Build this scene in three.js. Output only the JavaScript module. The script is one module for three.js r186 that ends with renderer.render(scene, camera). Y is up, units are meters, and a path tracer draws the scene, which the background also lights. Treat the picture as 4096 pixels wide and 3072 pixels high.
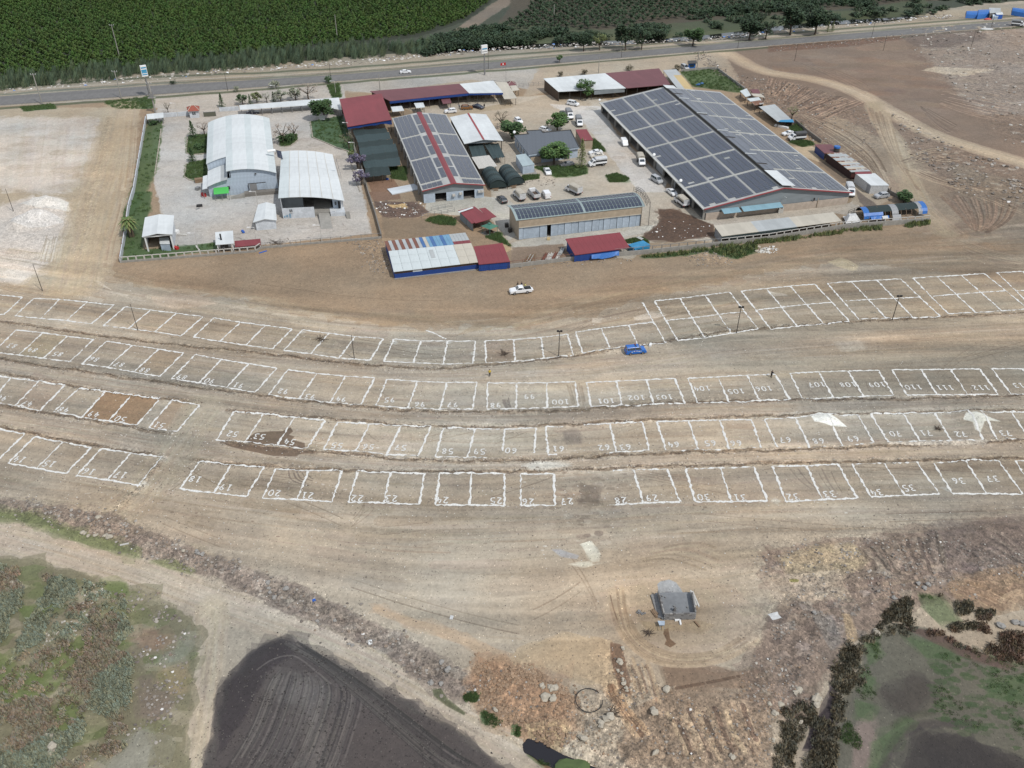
import * as THREE from 'three';
import { mergeGeometries } from 'three/addons/utils/BufferGeometryUtils.js';

// ---------------------------------------------------------------- camera, sky, sun, exposure
const scene = new THREE.Scene();
const FOCAL = 3450, EYE = 105, PITCH = Math.atan(2486 / FOCAL);            // focal length in photograph pixels, height above ground, tilt
const camera = new THREE.PerspectiveCamera(2 * Math.atan(1536 / FOCAL) * 180 / Math.PI,4 / 3,1,6000);
camera.position.set(0, EYE,0);
camera.rotation.x = -PITCH;
scene.add(camera);
const renderer = new THREE.WebGLRenderer({ antialias: true });
renderer.toneMapping = THREE.LinearToneMapping;
renderer.toneMappingExposure = 1.0;
renderer.shadowMap.enabled = true;
{ // hazy bright sky with broken high cloud, the same all round
  const w = 512, h = 256, d = new Float32Array(w * h * 4);
  for (let y = 0; y < h; y++) for (let x = 0; x < w; x++) {
    const el = (y + 0.5) / h * Math.PI - Math.PI / 2, up = Math.max(0, Math.sin(el)), o = (y * w + x) * 4;
    const t = Math.pow(1 - up,2.2), c = 0.5 + 0.5 * Math.sin(x / w * 6.283 * 5 + Math.sin(el * 9) * 1.7) * Math.sin(el * 14 + Math.sin(x / w * 6.283 * 3) * 2);
    const k = el < 0 ? 0.55 : 1;
    d[o] = (0.48 + 0.3 * t + 0.16 * c) * k; d[o + 1] = (0.57 + 0.26 * t + 0.13 * c) * k; d[o + 2] = (0.72 + 0.16 * t + 0.08 * c) * k; d[o + 3] = 1;
  }
  const sky = new THREE.DataTexture(d, w, h, THREE.RGBAFormat, THREE.FloatType);
  sky.mapping = THREE.EquirectangularReflectionMapping; sky.magFilter = sky.minFilter = THREE.LinearFilter; sky.needsUpdate = true;
  scene.background = sky; scene.environment = sky;
}
const sun = new THREE.DirectionalLight(new THREE.Color(1,0.97,0.925),3.2);
sun.position.set(225,410,-180 + 215); sun.target.position.set(0,0,-180);
sun.castShadow = true; sun.shadow.radius = 3; sun.shadow.mapSize.set(4096,4096);
Object.assign(sun.shadow.camera, { left: -320, right: 320, top: 320, bottom: -320, near: 10, far: 1200 });
sun.name = 'sun';
scene.add(sun, sun.target);

// ---------------------------------------------------------------- survey: photograph pixels to places on the ground
const WIN = [[0,0,0.54004]];
for (let r = 0; r < 4; r++) for (let c = 0; c < 4; c++) WIN.push([c * 1024, r * 768,2.1602]);
Object.assign(WIN, { 21: [560,380,5.027],22: [780,600,3.456],23: [1340,300,2.9105],24: [1900,440,3.6867],25: [1820,720,2.765],26: [2940,240,2.592],27: [2740,780,2.1686],28: [2540,2300,5.531],29: [3820,20,4.601] });
const V = (x, y, z) => new THREE.Vector3(x, y, z);
const CP = Math.cos(PITCH), SP = Math.sin(PITCH);
function at(X, Y, h = 0) {
  const a = (X - 2048) / FOCAL, b = (Y - 1536) / FOCAL, dy = -SP - b * CP, t = (h - EYE) / dy;
  return V(a * t, h, (-CP + b * SP) * t);
}
const p = (w, x, y, h = 0) => at(WIN[w][0] + x / WIN[w][2], WIN[w][1] + y / WIN[w][2], h);   // window, place in it, height
const g0 = (x, y) => { const q = p(0, x, y); return [q.x, q.z]; };
const P2 = (w, ...a) => { const o = []; for (let i = 0; i < a.length; i += 2) { const q = p(w, a[i], a[i + 1]); o.push([q.x, q.z]); } return o; };

// ---------------------------------------------------------------- chance and noise, seeded
let seed = 12345;
const rnd = () => { seed = (seed + 0x6d2b79f5) | 0; let t = Math.imul(seed ^ (seed >>> 15),1 | seed); t = (t + Math.imul(t ^ (t >>> 7),61 | t)) ^ t; return ((t ^ (t >>> 14)) >>> 0) / 4294967296; };
const rr = (a, b) => a + (b - a) * rnd();
const reseed = (s) => { seed = s; };
const hash = (x, y) => { let h = Math.imul(x,374761393) + Math.imul(y,668265263) | 0; h = Math.imul(h ^ (h >>> 13),1274126177); return ((h ^ (h >>> 16)) >>> 0) / 4294967296; };
function vn(x, y) {
  const xi = Math.floor(x), yi = Math.floor(y); let u = x - xi, v = y - yi; u = u * u * (3 - 2 * u); v = v * v * (3 - 2 * v);
  const a = hash(xi, yi), b = hash(xi + 1, yi), c = hash(xi, yi + 1), d = hash(xi + 1, yi + 1);
  return a + (b - a) * u + (c - a) * v + (a - b - c + d) * u * v;
}
const fbm = (x, y, n = 4) => { let s = 0, a = 0.5, t = 0; for (let i = 0; i < n; i++) { s += a * vn(x, y); t += a; x = x * 2.03 + 17.1; y = y * 2.03 + 5.7; a *= 0.5; } return s / t; };
const clamp = (x, a = 0, b = 1) => Math.min(b, Math.max(a, x)), lerp = (a, b, t) => a + (b - a) * t, sstep = (a, b, x) => { const t = clamp((x - a) / (b - a)); return t * t * (3 - 2 * t); };
const NT = 1024, NOISE = new Float32Array(NT * NT), FINE = new Float32Array(NT * NT);   // tiles of wrapped noise, coarse and fine, looked up many times
for (const [T, q0, no] of [[NOISE,16,6],[FINE,128,3]]) for (let y = 0; y < NT; y++) for (let x = 0; x < NT; x++) {
  let s = 0, a = 0.5, t = 0;
  for (let o = 0, q = q0; o < no; o++, q *= 2) {
    const fx = x / NT * q, fy = y / NT * q, xi = Math.floor(fx), yi = Math.floor(fy); let u = fx - xi, v = fy - yi; u = u * u * (3 - 2 * u); v = v * v * (3 - 2 * v);
    const A = hash(xi % q + o * 911, yi % q), B = hash((xi + 1) % q + o * 911, yi % q), C = hash(xi % q + o * 911, (yi + 1) % q), D = hash((xi + 1) % q + o * 911, (yi + 1) % q);
    s += a * (A + (B - A) * u + (C - A) * v + (A - B - C + D) * u * v); t += a; a *= 0.62;
  }
  T[y * NT + x] = s / t;
}
const fz = (x, y) => FINE[(Math.floor(y) & (NT - 1)) * NT + (Math.floor(x) & (NT - 1))], nz = (x, y) => NOISE[(Math.floor(y) & (NT - 1)) * NT + (Math.floor(x) & (NT - 1))];

// ---------------------------------------------------------------- colour: what a surface looks like in the light of this day -> its own colour
const LIT = 1.29;
const s2l = (c) => { c /= 255; return c <= 0.04045 ? c / 12.92 : Math.pow((c + 0.055) / 1.055,2.4); }, l2s = (c) => 255 * (c <= 0.0031308 ? c * 12.92 : 1.055 * Math.pow(c,1 / 2.4) - 0.055);
const own = (r, g, b) => [r, g, b].map((c) => l2s(s2l(c) / LIT));
const css = (c, a = 1) => { const o = own(...c); return `rgba(${o[0] | 0},${o[1] | 0},${o[2] | 0},${a})`; };
const colour = (r, g, b) => new THREE.Color().setRGB(s2l(r) / LIT, s2l(g) / LIT, s2l(b) / LIT);
// ---------------------------------------------------------------- ground: where each kind of soil lies (world metres)
const catmull = (pts, n = 12) => {
  const o = [];
  for (let i = 0; i < pts.length - 1; i++) {
    const a = pts[Math.max(0, i - 1)], b = pts[i], c = pts[i + 1], d = pts[Math.min(pts.length - 1, i + 2)];
    for (let k = 0; k < n; k++) {
      const t = k / n, t2 = t * t, t3 = t2 * t, f = (j) => 0.5 * (2 * b[j] + (c[j] - a[j]) * t + (2 * a[j] - 5 * b[j] + 4 * c[j] - d[j]) * t2 + (3 * b[j] - a[j] - 3 * c[j] + d[j]) * t3);
      o.push([f(0), f(1)]);
    }
  }
  o.push(pts[pts.length - 1]);
  return o;
};
const along = (c, t) => { const f = clamp(t) * (c.length - 1), i = Math.min(c.length - 2, Math.floor(f)), k = f - i; return [lerp(c[i][0], c[i + 1][0], k), lerp(c[i][1], c[i + 1][1], k)]; };
const ragged = (pts, amp, s, step = 1.5) => {      // a polygon with a frayed edge
  const o = [];
  for (let i = 0; i < pts.length; i++) {
    const a = pts[i], b = pts[(i + 1) % pts.length], L = Math.hypot(b[0] - a[0], b[1] - a[1]), n = Math.max(1, Math.min(160, Math.round(L / step)));
    for (let k = 0; k < n; k++) {
      const x = lerp(a[0], b[0], k / n), z = lerp(a[1], b[1], k / n);
      o.push([x + (fbm(x * 0.35 + s, z * 0.35,3) - 0.5) * 2 * amp, z + (fbm(x * 0.35, z * 0.35 + s + 40,3) - 0.5) * 2 * amp]);
    }
  }
  return o;
};
// guide curves of the terraces: bulldozer passes and vehicle lanes run between them
const guide = (...a) => catmull(P2(0, ...a),10);
const GUIDES = [
  guide(-200,560,0,600,250,636,560,690,830,722,1100,716,1400,650,1800,580,2212,540,2420,520),
  guide(-200,660,0,690,250,725,600,765,870,792,1040,790,1240,767,1420,738,1660,704,2212,672,2420,660),
  guide(-200,740,0,772,200,802,560,852,840,882,1050,888,1250,884,1480,867,1900,861,2212,853,2420,850),
  guide(-200,835,0,872,200,907,380,939,480,952,700,974,960,992,1200,988,1400,976,1700,967,2212,947,2420,940),
  guide(-200,960,0,1000,160,1030,300,1052,390,1060,580,1077,760,1087,940,1094,1200,1094,1440,1088,1700,1082,2212,1072,2420,1070),
  guide(-200,1040,0,1078,250,1100,500,1150,900,1200,1300,1180,1700,1150,2212,1140,2420,1140),
];
const LANES = [ // centre lines of the drive lanes between the rows of plots, half width in metres
  [guide(-200,678,0,707,250,745,500,785,720,800,860,808,1040,806,1250,795,1420,780,1660,752,2212,715,2420,705),4.2],
  [guide(-200,762,0,792,200,822,450,860,620,880,840,902,1050,908,1250,902,1480,886,1900,876,2212,866,2420,862),3.0],
  [guide(-200,872,0,905,200,935,360,965,480,972,700,992,960,1008,1200,1003,1400,992,1700,982,2212,962,2420,955),3.2],
];
const BERMS = [ // low ridges of pushed-up dark soil along the lower edge of the rows: [curve, height, from, to]
  [guide(0,694,250,730,600,768,870,795,1040,791,1240,769,1420,741,1660,708,2212,676),0.16],
  [guide(0,775,200,806,560,855,840,885,1050,890,1250,886,1480,869,1900,863,2212,855),0.14],
  [guide(0,876,200,910,390,941),0.14],
  [guide(480,956,700,977,960,996,1200,993,1400,980,1700,972,1900,965,2212,952),0.22],
  [guide(0,922,160,955,352,985),0.12],[guide(410,995,640,1012,940,1020,1200,1016,1430,1008,1700,1001,2212,990),0.14],
  [guide(0,806,240,848,430,870),0.12],[guide(490,888,700,905,950,922,1200,918,1400,908,1700,898,2212,886),0.12],
  [guide(305,1048,330,1020,356,986),0.2],[guide(240,1112,270,1085,305,1050),0.35],
];
const ROADN = (f0, f1) => [[-40, f0[0]],[0, f0[0]],[400, f0[1]],[700, f0[2]],[1040, f0[3]],[1500, f0[4]],[1900, f0[5]],[2212, f0[6]],[2300, f0[7]]];
const roadTop = guide(-120,218,0,209,330,186,700,164,1040,137,1500,100,1900,68,2212,44,2320,36);
const roadBot = guide(-120,238,0,228,330,205,700,178,1040,151,1500,112,1900,80,2212,55,2320,47);
const TRACK = [ // beaten tracks: centre curve, half width
  [guide(1540,95,1640,150,1760,172,1850,200,1930,245,2010,288,2110,322,2212,352,2300,380),4.6],
  [guide(1888,225,1905,265,1935,310,1950,350,1965,400,2000,455,2040,500),3.6],
  [guide(-120,1105,0,1150,150,1190,300,1235,480,1300,640,1350,800,1420,950,1500,1100,1580,1250,1659,1350,1720),3.1],
  [guide(450,1300,452,1360,440,1440,425,1540,410,1659,400,1740),2.5],
  [guide(440,880,400,940,350,1010,300,1075,250,1110),4.2],
  [guide(265,230,240,330,205,440,180,540,160,625),6.5],
];
// ---- masks on one metre-grid: how rough the ground is, and how low it lies
const MX0 = -310, MZ0 = -600, MS = 2.5, MW = 1550, MH = 1400;
const maskCanvas = (draw) => { const c = document.createElement('canvas'); c.width = MW; c.height = MH; const x = c.getContext('2d'); x.fillStyle = '#000'; x.fillRect(0,0, MW, MH); draw(x); const d = x.getImageData(0,0, MW, MH).data, o = new Uint8Array(MW * MH); for (let i = 0; i < o.length; i++) o[i] = d[i * 4]; return o; };
const mpath = (x, pts) => { x.beginPath(); pts.forEach((q, i) => x[i ? 'lineTo' : 'moveTo']((q[0] - MX0) * MS, (q[1] - MZ0) * MS)); };
const mpoly = (x, pts, v, blur) => { x.filter = blur ? `blur(${blur * MS}px)` : 'none'; x.fillStyle = `rgb(${v},${v},${v})`; mpath(x, pts); x.closePath(); x.fill(); x.filter = 'none'; };
const mline = (x, pts, v, wide, blur) => { x.filter = blur ? `blur(${blur * MS}px)` : 'none'; x.strokeStyle = `rgb(${v},${v},${v})`; x.lineWidth = wide * MS; mpath(x, pts); x.stroke(); x.filter = 'none'; };
const sample = (m, x, z) => { const fx = clamp((x - MX0) * MS,0, MW - 1.01), fz = clamp((z - MZ0) * MS,0, MH - 1.01), i = fx | 0, j = fz | 0, u = fx - i, v = fz - j, o = j * MW + i; return (lerp(lerp(m[o], m[o + 1], u), lerp(m[o + MW], m[o + MW + 1], u), v)) / 255; };
const BANK = P2(0,-60,1070,0,1078,120,1092,240,1112,330,1150,450,1200,640,1265,850,1365,960,1425,1045,1478,1040,1520,930,1478,830,1400,700,1345,560,1288,480,1250,330,1200,250,1172,100,1128,0,1106,-60,1096);
const CLODS = P2(0,1040,1440,1100,1430,1180,1490,1290,1520,1310,1450,1330,1400,1420,1490,1560,1520,1700,1440,1760,1430,1700,1560,1660,1700,1300,1700,1180,1600,1020,1530);
const EASTHEAP = P2(0,1640,1190,1780,1170,2000,1150,2300,1130,2300,1290,2050,1290,1900,1330,1800,1420,1720,1550,1600,1520,1640,1400,1690,1300,1650,1240);
const PIT = P2(0,1690,1760,1720,1600,1770,1480,1830,1385,1930,1350,2050,1330,2150,1360,2300,1420,2300,1760);
const NEHEAP = P2(0,1580,160,1700,178,1850,225,1900,290,1860,360,1780,330,1690,270,1600,215);
const ERUB = P2(0,1960,60,2300,40,2300,330,2180,310,2080,210,1990,130);
const ERUB2 = P2(0,1930,240,2020,300,2300,400,2300,470,2080,420,1960,330);
const ROUGH = maskCanvas((x) => {
  mpoly(x, BANK,230,1); mpoly(x, CLODS,210,2); mpoly(x, EASTHEAP,190,3); mpoly(x, NEHEAP,170,3); mpoly(x, P2(4,250,960,800,1050,1000,1400,1000,1659,700,1400),60,3); mpoly(x, P2(8,1450,0,2212,60,2100,330,1760,350),90,3); mpoly(x, ERUB,130,4); mpoly(x, ERUB2,120,3);
  mpoly(x, P2(3,1560,450,1640,440,1800,560,1860,650,1800,660,1700,580),150,1);
  mpoly(x, P2(4,0,390,700,340,1200,290,1300,330,700,400,0,440),110,2);
  mpoly(x, P2(6,1080,120,1380,90,1480,180,1200,230,1080,200),190,1); mpoly(x, P2(6,860,440,1100,400,1180,700,1120,760,1000,640),130,1.5);
  mpoly(x, P2(7,1260,150,1420,160,1750,290,1730,400,1100,400),110,1); mpoly(x, P2(7,1480,540,1700,500,1960,600,1700,640),120,2);
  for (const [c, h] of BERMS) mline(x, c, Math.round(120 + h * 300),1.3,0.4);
  mpoly(x, P2(5,0,200,300,60,620,120,560,420,380,640,0,700),60,4);
  mline(x, P2(0,240,250,170,560),90,2,1);
});
const LOW = maskCanvas((x) => {       // white = 4 m below
  mpoly(x, PIT,95,5); mline(x, P2(0,1765,1500,1740,1600,1715,1720),140,5,2);
  mline(x, TRACK[2][0],62,9,3); mpoly(x, P2(0,-100,1200,200,1240,420,1340,440,1420,400,1760,-100,1760),62,4); mpoly(x, P2(0,460,1400,600,1370,900,1500,1200,1700,440,1700),58,4);
  mline(x, P2(0,1130,1588,1180,1615,1260,1648,1330,1690),150,3,1);
  mline(x, guide(900,108,1200,92,1500,78,1800,45,2300,20),130,9,3);
});
const TERR = maskCanvas((x) => { mpoly(x,[...GUIDES[0].map(([a, b]) => [a, b - 12]), ...P2(0,2420,1180,1700,1180,1640,1400,1200,1420,900,1380,640,1255,330,1140,0,1070,-200,1050)],255,5); });
const BEND = new Float32Array(700);        // how far the terraces bend away from straight rows, per metre of x
{ const q = GUIDES[2]; for (let i = 0; i < 700; i++) { const x = i - 350; let k = 0; while (k < q.length - 2 && q[k + 1][0] < x) k++; const t = (x - q[k][0]) / (q[k + 1][0] - q[k][0] || 1); BEND[i] = lerp(q[k][1], q[k + 1][1], clamp(t,-0.5,1.5)); } }
const HEAPS = [ // [x, z, radius, height] loose piles
  ...[[5,290,130,6.5,1.8],[5,420,105,6,1.9],[5,500,140,5.5,1.8],[5,240,260,7,1.6],[5,400,240,6.5,1.7],[5,330,210,5,1.2],[5,160,290,5,1.4]].map(([w, x, y, r, h]) => { const q = p(w, x, y); return [q.x, q.z, r, h]; }),
  ...[[12,470,320,4.6,0.8],[12,540,335,4.2,0.6],[12,1770,310,4.6,0.8],[12,1850,315,4.5,0.55]].map(([w, x, y, r, h]) => { const q = p(w, x, y); return [q.x, q.z, r, h]; }),
  ...[[15,380,610,2.2,0.3],[7,1650,560,5,0.9],[11,780,1450,1.8,0.5],[6,1990,1600,1.1,0.35],[8,650,590,5,0.3]].map(([w, x, y, r, h]) => { const q = p(w, x, y); return [q.x, q.z, r, h]; }),
];
const YARD = P2(0,345,240,700,205,740,215,760,300,800,505,560,530,370,540,335,400);
function heightAt(x, z) {
  const r = sample(ROUGH, x, z), l = sample(LOW, x, z);
  let h = -4 * l + (fbm(x * 0.09, z * 0.09,2) - 0.5) * 0.12;
  if (r > 0.01) h += r * ((fbm(x * 0.55 + 9, z * 0.55,3) - 0.42) * 1.5 + (fbm(x * 1.7, z * 1.7 + 3,2) - 0.5) * 0.55);
  for (const [a, b, R, H] of HEAPS) { const d = Math.hypot(x - a, z - b) / R; if (d < 1) h += H * (1 - d) * (0.75 + 0.5 * fbm(x * 0.5, z * 0.5,3)) * Math.min(1, (1 - d) * 3); }
  return h;
}
const ground = (w, x, y) => { const q = p(w, x, y); q.y = heightAt(q.x, q.z); return q; };

// ---------------------------------------------------------------- ground: colours of the soil, painted per sheet in world metres
const LAWNS = [P2(21,150,520,450,520,430,700,370,1250,300,1600,-240,2600,-330,2900,-330,2500,60,1000), P2(5,1150,0,1310,0,1290,150,1230,350,1230,500,1880,440,1880,500,1060,600,1065,400,1060,200), P2(21,960,830,1360,780,1350,1180,1020,1200,935,1170), P2(21,930,1390,1340,1290,1360,1640,1260,1780,900,1650), P2(2,470,1050,740,1000,850,1250,830,1400,790,1300,600,1230,490,1190), P2(2,210,1180,350,1160,350,1220,280,1265,215,1260), P2(3,1450,620,1740,590,2010,780,1960,800,1570,750), P2(3,170,1440,640,1430,650,1500,560,1520,380,1530,200,1450), P2(3,700,1190,800,1290,800,1310,700,1290), P2(3,815,1520,900,1500,1010,1540,980,1570,850,1575), P2(6,1450,240,1600,205,1720,235,1720,290,1560,280), P2(6,1980,390,2110,350,2130,400,2200,470,2100,430), P2(7,1100,560,1750,490,2100,450,2100,520,1950,580,1750,540,1150,570), P2(26,560,850,760,840,830,880,700,900), P2(26,560,690,680,660,720,730,600,750), P2(24,700,980,940,960,930,1010,720,1040), P2(2,1160,1450,1290,1440,1300,1560,1170,1540), P2(2,620,740,720,720,735,840,660,845), P2(1,900,880,1340,830,1320,940,1000,940), P2(1,180,930,460,900,480,940,220,960), P2(7,980,420,1130,400,1180,440,1000,440)];
const DIRT = [168,154,136];
function paintTile(x0, z0, wide, deep, s) {
  const c = document.createElement('canvas'); c.width = Math.round(wide * s); c.height = Math.round(deep * s);
  const k = c.getContext('2d');
  const near = (pts, m = 4) => { let a = 1e9, b = -1e9, d = 1e9, e = -1e9; for (const q of pts) { a = Math.min(a, q[0]); b = Math.max(b, q[0]); d = Math.min(d, q[1]); e = Math.max(e, q[1]); } return b > x0 - m && a < x0 + wide + m && e > z0 - m && d < z0 + deep + m; };
  const path = (pts, close) => { k.beginPath(); for (let i = 0; i < pts.length; i++) k[i ? 'lineTo' : 'moveTo']((pts[i][0] - x0) * s, (pts[i][1] - z0) * s); if (close) k.closePath(); };
  const zone = (pts, col, a = 1, fray = 2, layers = 4) => { if (!near(pts, fray + 2)) return; const one = 1 - Math.pow(1 - Math.min(a,0.985),1 / layers); k.fillStyle = css(col, one); for (let i = 0; i < layers; i++) { path(ragged(pts, fray * (0.5 + i / layers), i * 7.3 + pts.length), true); k.fill(); } };
  const line = (pts, col, a, w, dash) => { if (!near(pts, w + 1)) return; k.strokeStyle = css(col, a); k.lineWidth = Math.max(0.6, w * s); k.lineCap = 'round'; k.lineJoin = 'round'; k.setLineDash(dash ? dash.map((d) => d * s) : []); path(pts); k.stroke(); k.setLineDash([]); };
  const soft = (pts, col, a, w, n = 4) => { for (let i = 0; i < n; i++) line(pts, col,1 - Math.pow(1 - a,1 / n), w * (1 - 0.17 * i)); };
  const wob = (pts, amp, q) => pts.map(([x, z]) => [x + (vn(x * 0.4 + q, z * 0.4) - 0.5) * 2 * amp, z + (vn(x * 0.4, z * 0.4 + q) - 0.5) * 2 * amp]);
  // strokes that run between two guide curves
  const passes = (A, B, n, cols,[a0, a1],[w0, w1],[l0, l1], t0 = 0, t1 = 1, s0 = 0, s1 = 1) => {
    for (let i = 0; i < n; i++) {
      const t = rr(t0, t1), st = rr(s0, s1), len = rr(l0, l1), tilt = rr(-0.06,0.06), col = cols[Math.floor(rnd() * cols.length)], al = rr(a0, a1), w = rr(w0, w1) * (rnd() < 0.15 ? 2 : 1), m = 7, pts = [];
      for (let j = 0; j <= m; j++) { const u = st + len * j / m, a = along(A, u), b = along(B, u), tt = t + tilt * (j / m - 0.5); pts.push([lerp(a[0], b[0], tt) + rr(-0.1,0.1), lerp(a[1], b[1], tt) + rr(-0.1,0.1)]); }
      line(pts, col, al, w);
    }
  };
  const fan = (w, list, n, cols, al, wd) => { // tyre marks between two polylines given in a window
    const A = catmull(P2(w, ...list[0]),8), B = catmull(P2(w, ...list[1]),8);
    for (let i = 0; i < n; i++) { const t = i / Math.max(1, n - 1) + rr(-0.04,0.04), u0 = rr(0,0.25), u1 = rr(0.7,1), pts = []; for (let j = 0; j <= 9; j++) { const u = lerp(u0, u1, j / 9), a = along(A, u), b = along(B, u); pts.push([lerp(a[0], b[0], t), lerp(a[1], b[1], t)]); } line(pts, cols[i % cols.length], rr(al[0], al[1]), rr(wd[0], wd[1])); }
  };
  const blots = (poly, n, cols,[a0, a1],[r0, r1]) => { if (!near(poly)) return; let a = 1e9, b = -1e9, d = 1e9, e = -1e9; for (const q of poly) { a = Math.min(a, q[0]); b = Math.max(b, q[0]); d = Math.min(d, q[1]); e = Math.max(e, q[1]); } for (let i = 0; i < n; i++) { const x = rr(a, b), z = rr(d, e), R = rr(r0, r1), col = cols[Math.floor(rnd() * cols.length)], al = rr(a0, a1), q = rr(0,99); if (!inside(poly, x, z)) continue; const m = 9, pts = []; for (let j = 0; j < m; j++) { const f = j / m * 6.283, rad = R * (0.5 + vn(j * 1.7 + q, q)); pts.push([x + Math.cos(f) * rad * 1.4, z + Math.sin(f) * rad * 0.8]); } k.fillStyle = css(col, al); path(pts, true); k.fill(); } };
  reseed(77);
  k.fillStyle = css(DIRT); k.fillRect(0,0, c.width, c.height);
  // broad soils
  zone(P2(0,-100,235,330,215,800,200,2300,120,2300,620,1800,560,1400,640,1100,705,830,700,560,650,250,600,-100,560),[152,131,106],0.95,6);
  zone(P2(0,1380,640,2300,540,2300,860,1900,850,1500,800),[150,137,119],0.55,6);
  zone(P2(0,-100,235,300,232,290,330,260,540,235,600,150,640,-100,620),[176,160,138],0.9,3);
  zone(P2(0,-60,255,210,255,200,330,130,420,-60,400),[206,197,183],0.85,7,6);
  zone(P2(0,-60,460,60,430,140,440,150,500,90,580,40,620,-60,610),[206,197,182],0.88,5,6);
  zone(P2(0,1560,95,2300,40,2300,520,2060,500,1960,400,1830,330,1680,250,1590,180),[126,109,92],0.95,4);
  zone(P2(0,1690,150,1900,130,2060,170,2080,240,1950,255,1800,190),[134,108,87],0.4,14,7); blots(P2(0,1640,120,2080,90,2120,250,1950,270,1760,210),160,[[112,90,76],[146,112,88],[152,132,112],[104,88,76]],[0.08,0.25],[2,7]);
  zone(P2(0,1960,60,2300,40,2300,250,2120,250,2040,170),[148,136,122],0.7,6);
  zone(P2(0,1780,240,1980,330,2080,480,1990,510,1900,420,1800,360),[152,136,118],0.75,5);
  zone(P2(0,2050,350,2300,420,2300,560,2100,520),[134,120,106],0.6,6);
  zone(P2(0,2020,145,2150,150,2080,165,1990,152),[190,176,152],0.8,1.5);
  // yards
  zone(P2(0,330,250,350,225,740,190,760,300,800,505,560,530,370,540,335,400),[186,181,173],0.97,1.2);
  zone(P2(0,330,190,700,166,740,180,745,205,430,240,330,232),[181,174,163],0.95,1);
  zone(P2(0,740,172,1050,142,1170,142,1180,200,1020,172,800,200,745,195),[170,164,155],0.96,1);
  zone(P2(0,1170,138,1500,118,1560,112,1600,175,1480,175,1190,195,1130,210),[168,152,132],0.9,2);
  zone(P2(0,830,225,1200,205,1310,215,1320,300,1420,400,1540,480,1540,520,1400,520,1360,560,1080,520,1060,400,900,240),[183,173,157],0.95,2);
  zone(P2(0,960,238,1120,225,1200,200,1280,225,1180,290,1100,300,1000,255),[172,158,138],0.8,2);
  zone(P2(4,-900,1000,0,1000,0,1100,-900,1100),[185,178,166],0,1);
  zone(P2(3,330,900,760,920,900,1160,1330,1560,1330,1659,1100,1659,900,1420,640,1080),[196,192,184],0.9,1.5);
  zone(P2(0,920,428,1050,425,1100,432,1140,480,1100,520,1060,470,920,460),[184,179,170],0.95,0.8);
  zone(P2(7,0,440,460,340,1000,300,1240,290,1300,230,1230,340,950,390,430,470,0,505),[186,180,168],0.95,0.8);
  zone(P2(7,1600,250,2212,190,2212,300,1750,310),[184,174,158],0.95,0.6); zone(P2(8,-60,190,700,100,760,60,800,150,700,200,560,180,0,260),[186,176,160],0.95,0.6);
  zone(P2(26,600,900,830,900,880,1060,720,1000),[190,174,146],0.9,1); zone(P2(26,1190,1200,1300,1300,1560,1400,1590,1460,1440,1530,1230,1500,1180,1340),[172,158,138],0.9,1);
  zone(P2(26,1250,1340,1500,1530,1380,1560,1300,1480),[104,94,86],0.85,0.8);
  zone(P2(26,860,1060,1000,1060,1180,1230,1220,1260,1100,1280),[120,104,90],0.85,1.2);
  blots(P2(0,345,240,700,205,760,300,800,505,560,530,370,540,335,400),240,[[150,143,134],[206,202,194],[132,122,112],[166,158,148]],[0.05,0.2],[0.4,2.6]); blots(P2(0,830,225,1310,215,1540,500,1080,520,1060,400),260,[[158,142,122],[200,192,176],[140,124,106]],[0.06,0.22],[0.4,2.4]); for (let i = 0; i < 60; i++) { const q = P2(22, rr(560,2200), rr(960,1320))[0], a = rr(0,6.3); line([q,[q[0] + Math.cos(a) * rr(1,5), q[1] + Math.sin(a) * rr(0.5,2)]],[120,112,104], rr(0.15,0.4), rr(0.08,0.5)); }
  // green ground
  const LAWN = [66,88,52];
  for (const q of LAWNS)
    zone(q,[LAWN[0] + rr(-6,8), LAWN[1] + rr(-6,8), LAWN[2] + rr(-4,6)],0.9,1.5,7);
  zone(P2(2,960,1560,1190,1545,1260,1659,1000,1659),[128,98,76],0.92,0.6); zone(P2(6,975,0,1230,0,1250,60,1020,80),[128,100,80],0.92,0.6);
  zone(P2(6,1010,80,1380,90,1490,170,1400,220,1100,220),[96,80,68],0.9,1.2); zone(P2(6,1130,110,1290,105,1310,135,1180,140),[196,168,120],0.85,0.8); zone(P2(6,1080,220,1450,230,1730,300,1820,360,1300,400,1110,390),[132,114,94],0.9,1.2);
  zone(P2(7,1255,150,1420,155,1740,290,1740,380,1400,425,1100,410,1260,290,1290,220),[86,64,50],0.95,1.5,5); zone(P2(7,0,480,450,450,470,560,0,620),[138,118,100],0.9,1);
  zone(P2(25,530,700,640,760,560,800),[198,172,130],0.8,1);
  zone(P2(2,1360,1010,1560,1000,2212,880,2212,930,1640,1010,1280,1040),[160,142,120],0.7,1.5);
  // the far side: canal bank, fields
  zone(P2(0,-200,226,330,202,700,176,1040,149,1500,110,1900,78,2350,44,2350,0,2000,20,1500,62,1000,100,600,140,300,165,-200,195),[156,144,128],1,1.5);
  zone(P2(0,-200,190,300,160,600,136,760,122,900,112,1000,100,1100,92,1200,84,1500,68,1650,55,1900,42,2100,10,2350,-10,2350,-90,-200,-90),[62,68,52],1,2);
  zone(P2(0,-200,-90,1090,-90,1060,5,1010,45,900,80,300,145,-200,182),[46,50,34],1,2);
  zone(P2(0,1075,0,1120,-60,1180,-60,1100,10,1020,62,980,66,1040,25),[132,118,102],0.85,2);
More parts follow.
